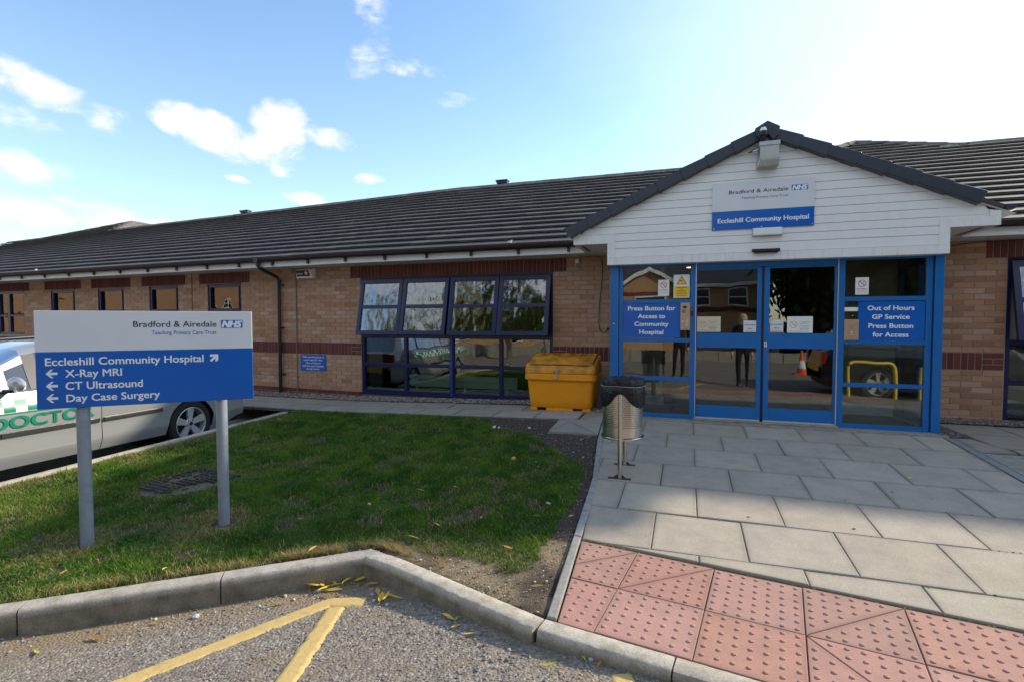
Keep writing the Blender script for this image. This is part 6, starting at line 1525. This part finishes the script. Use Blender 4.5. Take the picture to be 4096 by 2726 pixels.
    # wheels
    for sx in (1, -1):
        for cy in (WR, WF):
            wh = bpy.data.objects.new('wheel', None); C.objects.link(wh); wh.parent = t; wh.location = (sx*.77, cy, .315); wh.empty_display_size = .1
            if sx < 0: wh.rotation_euler = (0, 0, PI)
            b = MB(); b.lathe((0, 0, 0), [(.215, -.10), (.29, -.105), (.312, -.08), (.315, -.03), (.315, .05), (.311, .075), (.29, .098), (.25, .102), (.222, .092)], 48, 'x'); ty = MB.build(b, 'tyre', 'rubber', None, smooth=True); ty.parent = wh
            b = MB(); b.lathe((0, 0, 0), [(.222, .094), (.216, .098), (.208, .09), (.205, .02), (.20, -.09)], 48, 'x')
            for k in range(5):      # five broad spokes, the gaps stay open
                a0 = 2*PI*k/5+.31
                q = []
                for r, ha, x in ((.045, .62, .078), (.085, .42, .074), (.14, .30, .080), (.208, .245, .088)): q.append([(x, r*math.cos(a0+s2*ha), r*math.sin(a0+s2*ha)) for s2 in (-1, -.5, 0, .5, 1)])
                n = 5; vs = [p for row in q for p in row]+[(p[0]-.03, p[1], p[2]) for row in q for p in row]; m4 = len(q)*n
                fs = [(i*n+j, i*n+j+1, (i+1)*n+j+1, (i+1)*n+j) for i in range(len(q)-1) for j in range(n-1)]+[(i*n, (i+1)*n, m4+(i+1)*n, m4+i*n) for i in range(len(q)-1)]+[((i+1)*n+n-1, i*n+n-1, m4+i*n+n-1, m4+(i+1)*n+n-1) for i in range(len(q)-1)]
                b.add(vs, fs)
            b.lathe((0, 0, 0), [(.075, .070), (.062, .080), (.034, .078), (.032, .086), (0, .088)], 24, 'x'); ri = b.build('rim', 'alloy', None, smooth=True); ri.parent = wh
            b = MB(); b.lathe((0, 0, 0), [(.205, -.02), (0, -.02)], 24, 'x')
            for k in range(5): a0 = 2*PI*k/5+.31; b.lathe((.074, .055*math.cos(a0+.62), .055*math.sin(a0+.62)), [(.010, 0), (.010, .008), (0, .010)], 8, 'x')
            b.lathe((.086, 0, 0), [(.026, 0), (.026, .003), (0, .004)], 16, 'x'); hb = b.build('hub', 'trim', None); hb.parent = wh
    if livery:
        XS = lambda y, z, d=.004: hw(y)-.006+.010*math.sin(PI*cl((((z-.235)/.75)-.42)/.5))-.040*sm((((z-.235)/.75)-.78)/.22)+d
        def patch(y0, y1, z0, z1, m_, d): 
            b = MB(); n = max(1, int((y1-y0)/.12)); nz = 4
            for i in range(n):
                for j in range(nz):
                    ya, yb = y0+(y1-y0)*i/n, y0+(y1-y0)*(i+1)/n; za, zb = z0+(z1-z0)*j/nz, z0+(z1-z0)*(j+1)/nz
                    b.quad((-XS(ya, za, d), ya, za), (-XS(ya, zb, d), ya, zb), (-XS(yb, zb, d), yb, zb), (-XS(yb, za, d), yb, za))
            return b
        patch(1.0, 4.2, .795, .925, None, .004).build('livery_band', 'letter_white', t)
        patch(1.0, 4.2, .925, .935, None, .005).build('livery_stripe', 'green_livery', t); patch(1.0, 4.2, .782, .794, None, .005).build('livery_stripe', 'green_livery', t)
        y = 1.05; k = 0
        while y < 4.1:
            z0, z1 = (.80, .858) if k % 2 else (.862, .920); patch(y, y+.095, z0, z1, None, .006).build('livery_check', 'green_livery', t); y += .097; k += 1
        me = text('livery_lettering', 'DOCTOR', (0, 3.10, .640), (0, -1, 0), 'green_livery', t, cap=.118, width=.92, bold=.03)
        for v in me.data.vertices: v.co.x = -XS(v.co.y, v.co.z, .0075)
    return t
glass('car_glass', .10, (.16, .20, .20), .005, 1)
car = make_car('parked_car', 'silver estate car with green chequered doctor livery parked behind the direction sign', 'car_silver', True)
car.rotation_euler = (0, 0, PI); car.scale = (-1, 1, 1)
car.location = (-1.505, -2.05, -.225)
# the car is modelled nose towards +y; turned round it faces away from the building
car.scale = (1, 1, 1); car.rotation_euler = (0, 0, PI)
dk = make_car('parked_car', 'dark estate car parked right of the entrance, seen mirrored in the right porch pane', 'car_dark', False)
dk.rotation_euler = (0, 0, -PI/2); dk.location = (8.35, -6.75, -.09)

# ================================================================== LEAVES AND LITTER
def leaf_mesh(L, w, curl, tint, fold=.25):
    b = MB(); b.cur = tint; n = 7; vs = []
    for i in range(n):
        t = i/(n-1); ww = w*math.sin(PI*min(1, t*1.02+.0))**.8*(1-.25*t); y = L*(t-.5); z = curl*(t-.5)**2*4*L+.004
        vs += [(-ww/2, y, z+fold*ww), (0, y, z), (ww/2, y, z+fold*ww)]
    fs = []
    for i in range(n-1): fs += [(3*i, 3*i+1, 3*i+4, 3*i+3), (3*i+1, 3*i+2, 3*i+5, 3*i+4)]
    b.add(vs, fs); b.add([(-.001, -L*.5, .003), (.001, -L*.5, .003), (.001, -L*.72, .006), (-.001, -L*.72, .006)], [(0, 1, 2, 3)]); return b.mesh('leaf', 'leaf')
YL = [(.72, .50, .045), (.62, .45, .06), (.70, .58, .12), (.50, .46, .05), (.62, .30, .05), (.42, .20, .05), (.66, .50, .14)]
lm = [leaf_mesh(random.uniform(.065, .092), random.uniform(.018, .027), random.uniform(.0, .05), YL[i % 7], random.uniform(.05, .35)) for i in range(14)]
for m_ in lm: m_.materials[0] = MAT['leaf']
def leaves(pts, zf, group, label, sc=1., labels=None):
    for i, (x, y) in enumerate(pts):
        if labels: label = labels[i]
        o = link('leaf', lm[random.randrange(14)]); o.location = (x, y, zf(x, y)); o.rotation_euler = (random.uniform(-.25, .25), random.uniform(-.35, .35), random.random()*6.28); k = sc*random.uniform(.8, 1.15); o.scale = (k, k, k); tag(o, label, 'leaf', group)
RO = [(2.88, -6.14), (2.98, -6.23), (2.81, -6.43), (2.64, -6.6)]
leaves(RO, lambda x, y: RD(x, y)+.006, 'leaves on the asphalt at the left', None, 1.1, ['yellow leaf on the brown grit right below the kerb joint', 'large yellow leaf with a long stalk on the grit below the left kerb', 'small yellow leaf on the asphalt left of the long-stalked one', 'curled orange leaf on the asphalt nearest the bottom left corner'])
HP = [(3.59, -5.51), (3.59, -5.58), (3.71, -5.65), (3.67, -5.68), (3.75, -5.71), (3.54, -5.66), (3.6, -5.69), (3.63, -5.5), (3.92, -5.56), (3.81, -5.52), (4.06, -5.69), (4.08, -5.65), (4.15, -5.68), (3.51, -5.89), (3.66, -5.60), (3.55, -5.60), (3.70, -5.56), (3.62, -5.66), (4.02, -5.66), (4.10, -5.70), (3.76, -5.60)]
leaves(HP, lambda x, y: RD(x, y)+random.uniform(.008, .03), 'leaves heaped in the kerb corner', 'yellow willow leaf in the heap in the kerb corner', 1.25)
K8 = ['large brown leaf of the pair below the middle kerb stone', 'thin yellow leaf beside the large brown one below the middle kerb', 'curled brown leaf just under the middle kerb pair', 'narrow orange leaf standing by itself below the middle kerb', 'small leaf under the middle kerb pair', 'yellow leaf beside the blue-grey stone at the dropped kerb', 'right-hand yellow leaf at the dropped kerb', 'round yellow leaf on the open asphalt below the dropped kerb']
leaves([(4.53, -5.78), (4.59, -5.78), (4.61, -5.85), (4.71, -5.90), (4.56, -5.80), (5.29, -5.93), (5.38, -5.95), (5.15, -6.02)], lambda x, y: RD(x, y)+.008, 'leaves along the middle kerb', None, .9, K8)
leaves([(4.96, -5.54), (4.66, -5.16), (4.95, -4.58), (4.7, -4.65), (4.32, -4.78), (4.06, -4.97), (3.61, -4.38), (3.86, -4.24), (3.04, -5.15), (.12, -2.21), (2.2, -6.21), (3.44, -5.52), (2.75, -6.0), (4.0, -5.2)], lambda x, y: H(x, y)+.022, 'leaves scattered on the lawn', None, 1., ['yellow leaf on the gravelly soil tip between kerb and tactile paving', 'yellow leaf on the last tuft of grass above the soil tip', 'pale yellow leaf on the dark soil beside the path edging', 'upright orange leaf on the lawn just left of the edging', 'thin orange leaf in the middle of the shaded lawn', 'small yellow leaf left of the thin orange one on the lawn', 'yellow leaf lying flat on the lawn below the big window', 'tall pale leaf standing in the lawn right of the flat yellow one', 'yellow leaf near the right post of the direction sign', 'yellow leaf at the back of the lawn near the car', 'large bright yellow leaf on the sunny lawn above the left kerb', 'brown leaf lying by the kerb corner on the dry grass', 'orange leaf in the clover above the left kerb', 'small yellow leaf on the dry grass right of the kerb corner'])
leaves([(4.39, -3.49), (4.06, -2.39), (4.34, -2.8), (4.88, -3.86), (4.6, -2.6), (4.1, -2.3), (4.5, -3.0), (3.9, -1.8)], lambda x, y: H(x, y)+.004, 'leaves on the bare soil by the litter bin', None, .6, ['leaf on the lawn edge just left of the bin posts', 'leaf on the dark soil below the diagonal path slab', 'leaf on the soil halfway between lawn corner and litter bin', 'curled brown leaf against the edging below the litter bin', 'leaf on the soil right of the diagonal slab', 'pale leaf at the soil corner of the diagonal slab', 'leaf on the soil directly left of the steel drum', 'leaf on the soil beneath the path edge left of the diagonal slab'])
leaves([(8.46, -1.57), (8.52, -1.8), (7.57, -2.94), (8.43, -2.51), (8.51, -2.1), (7.58, -3.73), (6.6, -3.2)], lambda x, y: H(x, y)+.006, 'leaves on the paving', None, .6, ['yellow leaf on the drain channel nearest the porch', 'orange leaf lying just right of the drain channel', 'yellow leaf on a slab joint in the middle of the paving', 'lower of two yellow leaves along the drain channel', 'upper brown leaf beside the drain channel', 'straw coloured leaf at the edge of the sunlit slabs', 'small brown leaf on a shaded slab in the middle of the paving'])
def crumple(x, y, z, r, col, label, cat='litter', name='litter_scrap'):
    b = MB(); b.cur = col; stone(b, x, y, z, r, .7, col); o = b.build(name, 'stone'); o['label'] = label; o['category'] = cat
    for v in o.data.vertices: v.co += Vector((random.uniform(-.3, .3)*r, random.uniform(-.3, .3)*r, random.uniform(-.1, .3)*r))
crumple(4.09, -3.32, H(4.09, -3.32)+.015, .03, (.72, .42, .12), 'crumpled orange peel or wrapper on the dark lawn near the litter bin')
crumple(3.40, -2.05, H(3.4, -2.05)+.01, .03, (.75, .75, .75), 'white torn paper scrap on the lawn left of the bare soil'); crumple(3.47, -2.07, H(3.5, -2.07)+.01, .018, (.75, .75, .75), 'smaller white paper scrap beside the torn one on the lawn')
crumple(3.86, -2.02, H(3.86, -2.02)+.01, .02, (.6, .58, .5), 'pale flat scrap at the edge of the bare soil'); crumple(4.72, -4.37, H(4.72, -4.37)+.012, .022, (.55, .58, .62), 'pale grey pebble-like scrap on the lawn by the path edge')
for x, y in ((4.29, -2.02), (4.6, -2.45), (4.33, -3.35), (4.75, -3.1), (4.62, -2.95)): crumple(x, y, H(x, y)+.004, .012, (.45, .40, .33), 'tiny pale fleck on the bare soil at %s' % {4.29: 'the corner of the diagonal slab', 4.6: 'the side of the litter bin', 4.33: 'the edge of the dark lawn', 4.75: 'the foot of the edging', 4.62: 'the middle of the soil patch'}[x])
crumple(3.35, -4.75, H(3.35, -4.75)+.02, .014, (.6, .4, .25), 'cigarette-end sized scrap on the middle of the lawn')
# weeds and moss by the joints
b = MB(); rw_ = random.Random(2)
for (x0, y0), (x1, y1), n in (((5.04, -5.0), (5.12, -5.75), 60), ((5.1, -4.86), (5.5, -4.94), 30), ((5.5, -4.95), (7.2, -5.2), 40), ((5.2, -3.72), (5.05, -3.70), 60), ((5.484, -4.34), (5.48, -4.9), 20), ((3.72, -5.50), (3.84, -5.52), 120), ((3.45, -5.8), (3.47, -5.78), 60), ((5.0, -3.682), (8.3, -3.682), 60), ((4.95, -3.087), (8.3, -3.087), 40), ((5.05, -4.277), (8.3, -4.277), 60), ((5.6, -4.873), (8.3, -4.873), 50), ((4.85, -2.49), (8.3, -2.49), 30)):
    for _ in range(n):
        t = rw_.random(); x = x0+(x1-x0)*t+rw_.gauss(0, .006 if n < 100 else .03); y = y0+(y1-y0)*t+rw_.gauss(0, .006 if n < 100 else .03); z = RD(x, y) if n >= 100 or x < 3.6 else H(x, y)-.006; stone(b, x, y, z+.003, rw_.uniform(.003, .007), .8, (.16*rw_.uniform(.6, 1.3), .17, .03))
o = b.build('moss', 'stone'); o['kind'] = 'stuff'

b = MB()
for i in range(16):
    x, y = rw_.uniform(5.3, 8.3), rw_.uniform(-4.8, -1.6); r = rw_.uniform(.007, .013); b.add([(x+r*math.cos(k*PI/4)*rw_.uniform(.8, 1.3), y+r*math.sin(k*PI/4)*rw_.uniform(.6, 1.1), H(x, y)+.0052) for k in range(8)], [tuple(range(8))])
o = b.build('gum_spots', 'steel_dark'); o['kind'] = 'stuff'; o['label'] = 'dark trodden spots of chewing gum dotted over the grey paving slabs'

# ================================================================== WHAT STANDS BEHIND THE CAMERA (it shows in the glass)
fb = thing('clinic_building', 'sunlit brick building opposite, seen mirrored in the doors and windows', 'building', (-15, -27, -.6))
b = MB(); b.box(-24, 9.7, -36, -26, -1.0, 3.6); b.box(-84, -24, -36, -26, -1.0, 6.6); b.box(1.9, 5.6, -26.0, -24.6, -1.0, 3.3); b.add([(1.9, -24.6, 3.3), (5.6, -24.6, 3.3), (3.75, -24.6, 4.35)], [(0, 1, 2)]); b.build('wall', 'far_brick', fb)
b = MB(); b.box(-24, 10.1, -31.2, -30.8, 6.0, 6.1); b.add([(-84.4, -25.5, 6.55), (-23.6, -25.5, 6.55), (-23.6, -31, 9.1), (-84.4, -31, 9.1)], [(0, 1, 2, 3)]); b.add([(-23.6, -25.5, 3.55), (10.1, -25.5, 3.55), (10.1, -31, 6.1), (-23.6, -31, 6.1)], [(0, 1, 2, 3)]); b.add([(3.75, -24.3, 4.55), (3.75, -29, 4.55), (1.5, -29, 3.25), (1.5, -24.3, 3.25)], [(0, 1, 2, 3)]); b.add([(3.75, -24.3, 4.55), (3.75, -29, 4.55), (6.0, -29, 3.25), (6.0, -24.3, 3.25)], [(3, 2, 1, 0)]); b.cur = (.1, .1, .1); b.build('roof', 'verge', fb)
b = MB(); b.box(-23.6, 1.5, -25.6, -25.45, 3.4, 3.58); b.box(-84.4, -23.6, -25.6, -25.45, 6.4, 6.58); b.box(6.0, 10.1, -25.6, -25.45, 3.4, 3.58)
for s_ in (-1, 1): b.hexa([(3.75, -24.3, 4.30), (3.75+s_*2.25, -24.3, 3.05), (3.75+s_*2.25, -24.25, 3.05), (3.75, -24.25, 4.30), (3.75, -24.3, 4.52), (3.75+s_*2.25, -24.3, 3.25), (3.75+s_*2.25, -24.25, 3.25), (3.75, -24.25, 4.52)])
b.build('bargeboard', 'white_upvc', fb)
b = MB(); b.cur = (.14, .035, .025); b.box(-84, 9.7, -25.99, -25.96, 1.95, 2.2); b.box(1.9, 5.6, -24.59, -24.57, 2.9, 3.1); b.build('red_band', 'brick', fb)
def fwin(x, z0, z1, w, y):
    f = MB(); f.box(x-w/2, x+w/2, y, y+.06, z0, z1); o = f.build('window', 'black_gloss', fb)
    f = MB(); e = .08
    for bx_ in ((x-w/2-e, x+w/2+e, z1, z1+e), (x-w/2-e, x+w/2+e, z0-e, z0), (x-w/2-e, x-w/2, z0, z1), (x+w/2, x+w/2+e, z0, z1), (x-w/2, x+w/2, (z0+z1)/2-.03, (z0+z1)/2+.03)): f.box(bx_[0], bx_[1], y, y+.12, bx_[2], bx_[3])
    f.build('window_frame', 'white_upvc', o)
for k in range(12): fwin(4.9-3.3*k if k > 1 else (-.2 if k else 9e3), 2.3, 3.15, 1.3, -26.0) if k else None
fwin(3.75, 1.9, 2.8, 1.5, -24.6); fwin(8.4, 2.35, 3.25, .9, -26.0); fwin(6.4, 2.35, 3.25, .9, -26.0)
for k in range(8): fwin(-2.0-3.7*k, .2, 1.3, 1.4, -26.0)
def tree(x, y, h, r, label, seed, col=(.13, .15, .03), zb=-.4, droop=.0, n=5200, low=.25, ls=1.):
    q = random.Random(seed); t = thing('willow_tree' if droop else 'broadleaf_tree', label, 'tree', (x, y, zb), 'trees behind the car park')
    b = MB(); b.tube([(x, y, zb), (x+.1, y, zb+h*.2), (x-.1, y+.1, zb+h*.45), (x, y, zb+h*.8)], [r*.09, r*.07, r*.05, r*.02], 8)
    tips = []
    for k in range(11):
        a = q.random()*6.28; z0 = zb+h*q.uniform(.22, .6); e = Vector((x+math.cos(a)*r*q.uniform(.5, .9), y+math.sin(a)*r*q.uniform(.5, .9), z0+h*q.uniform(.12, .32))); b.tube([(x, y, z0), ((x+e.x)/2, (y+e.y)/2, (z0+e.z)/2+.15), e], [r*.035, r*.022, r*.008], 6); tips.append(e)
    b.build('trunk', 'bark', t)
    cl_ = [(e+Vector((q.gauss(0, .3), q.gauss(0, .3), q.gauss(0, .3)))*r*.5, r*q.uniform(.22, .42)) for e in tips for _ in range(3)]+[(Vector((x+q.gauss(0, .3)*r, y+q.gauss(0, .3)*r, zb+h*q.uniform(.55, .98))), r*q.uniform(.2, .36)) for _ in range(12)]
    b = MB(); V = []; F = []; TT = []
    for i in range(n):
        c, cr_ = q.choice(cl_); d = Vector((q.gauss(0, 1), q.gauss(0, 1), q.gauss(0, 1))).normalized()*cr_*q.random()**.4; p = c+d
        if droop: p.z -= abs(q.gauss(0, droop))
        if p.z < zb+h*low: p.z = zb+h*low+q.random()*.5
        s = q.uniform(.07, .14)*ls; u = Vector((q.gauss(0, 1), q.gauss(0, 1), q.gauss(0, 1)+(-1.5 if droop else 0))).normalized(); w = u.orthogonal().normalized()*.35; k = len(V); V += [p-u*s, p+w*s, p+u*s, p-w*s]; F.append((k, k+1, k+2, k+3)); f = q.uniform(.5, 1.5); cc = (col[0]*f*q.uniform(.8, 1.3), col[1]*f, col[2]*f); TT += [cc]*4
    b.v = [tuple(v) for v in V]; b.f = F; b.t = TT; b.mi = [0]*len(F); b.build('crown', 'grass', t)
tree(-11.5, -18, 11.5, 3.0, 'yellow-green willow left of the others, mirrored in the big window', 1, (.30, .26, .03), droop=1.6, low=.2, n=8000, ls=1.3)
tree(-6.4, -17, 12.5, 2.8, 'second willow from the left, mirrored in the big window', 2, (.26, .25, .03), droop=1.7, low=.2, n=9000, ls=1.3)
tree(-2.4, -15, 11.5, 2.6, 'dark green tree mirrored in the right sash of the big window', 3, (.08, .11, .02), n=10000, ls=1.5, droop=.6)
for tx, ty, th, tr_, lb_ in ((12.6, -22, 11, 3.6, 'dark tree mirrored in the right hand door'), (17.0, -20, 10, 3.8, 'dark tree mirrored in the right porch pane'), (13.5, -27, 12, 3.6, 'dark tree standing behind its neighbours'), (21.5, -18, 9, 4, 'dark tree at the far right behind the car park')): tree(tx, ty, th, tr_, lb_, int(tx*3), (.035, .045, .012), n=9000, low=.02, ls=2.4, droop=1.2)
hq = random.Random(6); b = MB(); V = []; F = []; TT = []
for i in range(18000):
    p = Vector((hq.uniform(10.6, 34), -23.5+hq.gauss(0, .7), hq.uniform(-1, 5.2)+0+.5*math.sin(hq.random()*30))); s = hq.uniform(.12, .3); u = Vector((hq.gauss(0, 1), hq.gauss(0, .4), hq.gauss(0, 1))).normalized(); w = u.cross(Vector((0, 1, .2))).normalized()*.6; k = len(V); V += [tuple(p-u*s), tuple(p+w*s), tuple(p+u*s), tuple(p-w*s)]; F.append((k, k+1, k+2, k+3)); f = hq.uniform(.4, 1.4); TT += [(.018*f, .024*f, .007*f)]*4
b.v = V; b.f = F; b.t = TT; b.mi = [0]*len(F); hgo = b.build('hedge', 'grass'); tag(hgo, 'tall dark hedge behind the trees across the car park', 'hedge')
b = MB()
for k in range(60): x = -14+k*.6; b.box(x, x+.58, -17.3+(.02 if k % 2 else 0), -16.9, -.7, .18+(.02 if k % 3 else 0))
o = b.build('garden_wall', 'concrete'); tag(o, 'low rough stone wall across the car park, mirrored in the doors', 'wall')
def cone(x, y, z, label):
    t = thing('traffic_cone', label, 'traffic cone', (x, y, z)); b = MB(); b.box(x-.18, x+.18, y-.18, y+.18, z, z+.035); b.lathe((x, y, z), [(.13, .035), (.105, .18)], 20); b.lathe((x, y, z), [(.075, .42), (.03, .72), (0, .72)], 20); b.build('cone', 'cone_orange', t, bevel=0); b = MB(); b.lathe((x, y, z), [(.106, .18), (.075, .42)], 20); b.build('reflective_band', 'letter_white', t)
cone(8.9, -11.0, RD(8.9, -11), 'orange and white traffic cone mirrored in the right hand door')
for i, (x, lab) in enumerate(((8.75, 'yellow tubular hoop barrier nearer the paving'), (9.95, 'yellow tubular hoop barrier farther from the paving'))):
    z = -.1; b = MB(); y = -5.75; pts = [(x, y, z), (x, y, z+.62)]+[(x+.10-.10*math.cos(k*PI/8), y, z+.62+.13*math.sin(k*PI/8)) for k in range(1, 5)]+[(x+.70+.10*math.sin(k*PI/8), y, z+.62+.13*math.cos(k*PI/8)) for k in range(0, 5)]+[(x+.80, y, z)]
    b.tube(pts, .03, 12); o = b.build('hoop_barrier', 'yellow_paint', smooth=True); tag(o, lab, 'barrier', 'yellow hoop barriers')
# two bystanders by the camera, grown from one joint skeleton each
def person(x, y, z, rz, h, label, arm):
    t = thing('person', label, 'person', (x, y, z), None, rz); k = h/1.7
    V = [(0, 0, .93), (.0, 0, 1.12), (0, .01, 1.30), (0, .0, 1.43), (0, .0, 1.50), (.09, 0, .88), (.105, .02, .50), (.10, -.02, .10), (.10, .12, .04), (-.09, 0, .88), (-.105, .02, .50), (-.10, -.02, .10), (-.10, .12, .04), (.17, 0, 1.40), (.23, -.01, 1.13), (.24, .08, .90), (.24, .12, .82), (-.17, 0, 1.40), (-.23, -.01, 1.13)]
    V += [(-.24, .08, .90), (-.24, .12, .82)] if not arm else [(-.12, .20, 1.22), (-.05, .26, 1.28)]
    E = [(0, 1), (1, 2), (2, 3), (3, 4), (0, 5), (5, 6), (6, 7), (7, 8), (0, 9), (9, 10), (10, 11), (11, 12), (3, 13), (13, 14), (14, 15), (15, 16), (3, 17), (17, 18), (18, 19), (19, 20)]
    Rr = [.15, .135, .15, .10, .055, .10, .072, .045, .035, .10, .072, .045, .035, .068, .048, .036, .03, .068, .048, .036, .03]
    me = bpy.data.meshes.new('body'); me.from_pydata([(a*k, b_*k, c*k) for a, b_, c in V], E, []); o = bpy.data.objects.new('body', me); C.objects.link(o); md = o.modifiers.new('s', 'SKIN'); sub = o.modifiers.new('d', 'SUBSURF'); sub.levels = 2
    for i, s in enumerate(me.skin_vertices[0].data): s.radius = (Rr[i]*k, Rr[i]*k*.85); s.use_root = (i == 0)
    dg = bpy.context.evaluated_depsgraph_get(); dg.update(); m2 = bpy.data.meshes.new_from_object(o.evaluated_get(dg)); bpy.data.objects.remove(o); m2.materials.clear(); m2.materials.append(MAT['clothes'])
    m2.polygons.foreach_set('use_smooth', [True]*len(m2.polygons)); bo = bpy.data.objects.new('body', m2); C.objects.link(bo); bo.parent = t
    b = MB(); b.lathe((0, .015*k, 1.60*k), [(0, -.12*k), (.05*k, -.105*k), (.07*k, -.04*k), (.077*k, .03*k), (.065*k, .085*k), (.03*k, .112*k), (0, .118*k)], 18)
    b.lathe((0, .095*k, 1.59*k), [(0, -.02*k), (.012*k, -.015*k), (.006*k, .02*k), (0, .025*k)], 8); hd = b.build('head', 'skin', None, smooth=True); hd.parent = t
    for s_ in (-1, 1):
        b = MB(); b.lathe((s_*.076*k, .01*k, 1.60*k), [(0, -.025*k), (.01*k, -.015*k), (.012*k, .015*k), (0, .025*k)], 8); e = b.build('ear', 'skin', None); e.parent = hd
        b = MB(); b.lathe((s_*.028*k, .078*k, 1.615*k), [(0, -.006*k), (.009*k, 0), (0, .006*k)], 8); e = b.build('eye', 'black', None); e.parent = hd
    b = MB(); b.lathe((0, -.01*k, 1.62*k), [(.07*k, -.22*k), (.10*k, -.10*k), (.094*k, .02*k), (.07*k, .085*k), (.03*k, .112*k), (0, .118*k)], 18); hr = b.build('hair', 'hair', None, smooth=True); hr.parent = t
    hands = [(V[16], V[15]), (V[20], V[19])]
    for (hx, hy, hz), (ax, ay, az) in hands:
        d = (Vector((hx, hy, hz))-Vector((ax, ay, az))).normalized(); s_ = d.orthogonal().normalized(); b = MB(); p0 = Vector((hx, hy, hz))*k; b.tube([p0-d*.02, p0+d*.05, p0+d*.075], [.028*k, .034*k, .03*k], 8)
        for j in range(4): q = p0+d*.07+s_*(j-1.5)*.017*k; L = (.07, .08, .075, .06)[j]*k; b.tube([q, q+d*L*.5, q+d*L+Vector((0, .012, -.01))], [.009*k, .008*k, .006*k], 6)
        q = p0+s_*.03*k; b.tube([q, q+s_*.02*k+d*.03, q+s_*.022*k+d*.055], [.010*k, .009*k, .007*k], 6); e = b.build('hand', 'skin', None, smooth=True); e.parent = t
    return t
person(6.95, -7.25, RD(6.9, -7.2), R_(10), 1.68, 'blonde person in dark clothes standing on the asphalt, mirrored in the left door', False)
person(5.55, -8.85, RD(5.6, -8.8), R_(5), 1.72, 'photographer in dark clothes just behind the camera, mirrored in the porch glass', True)
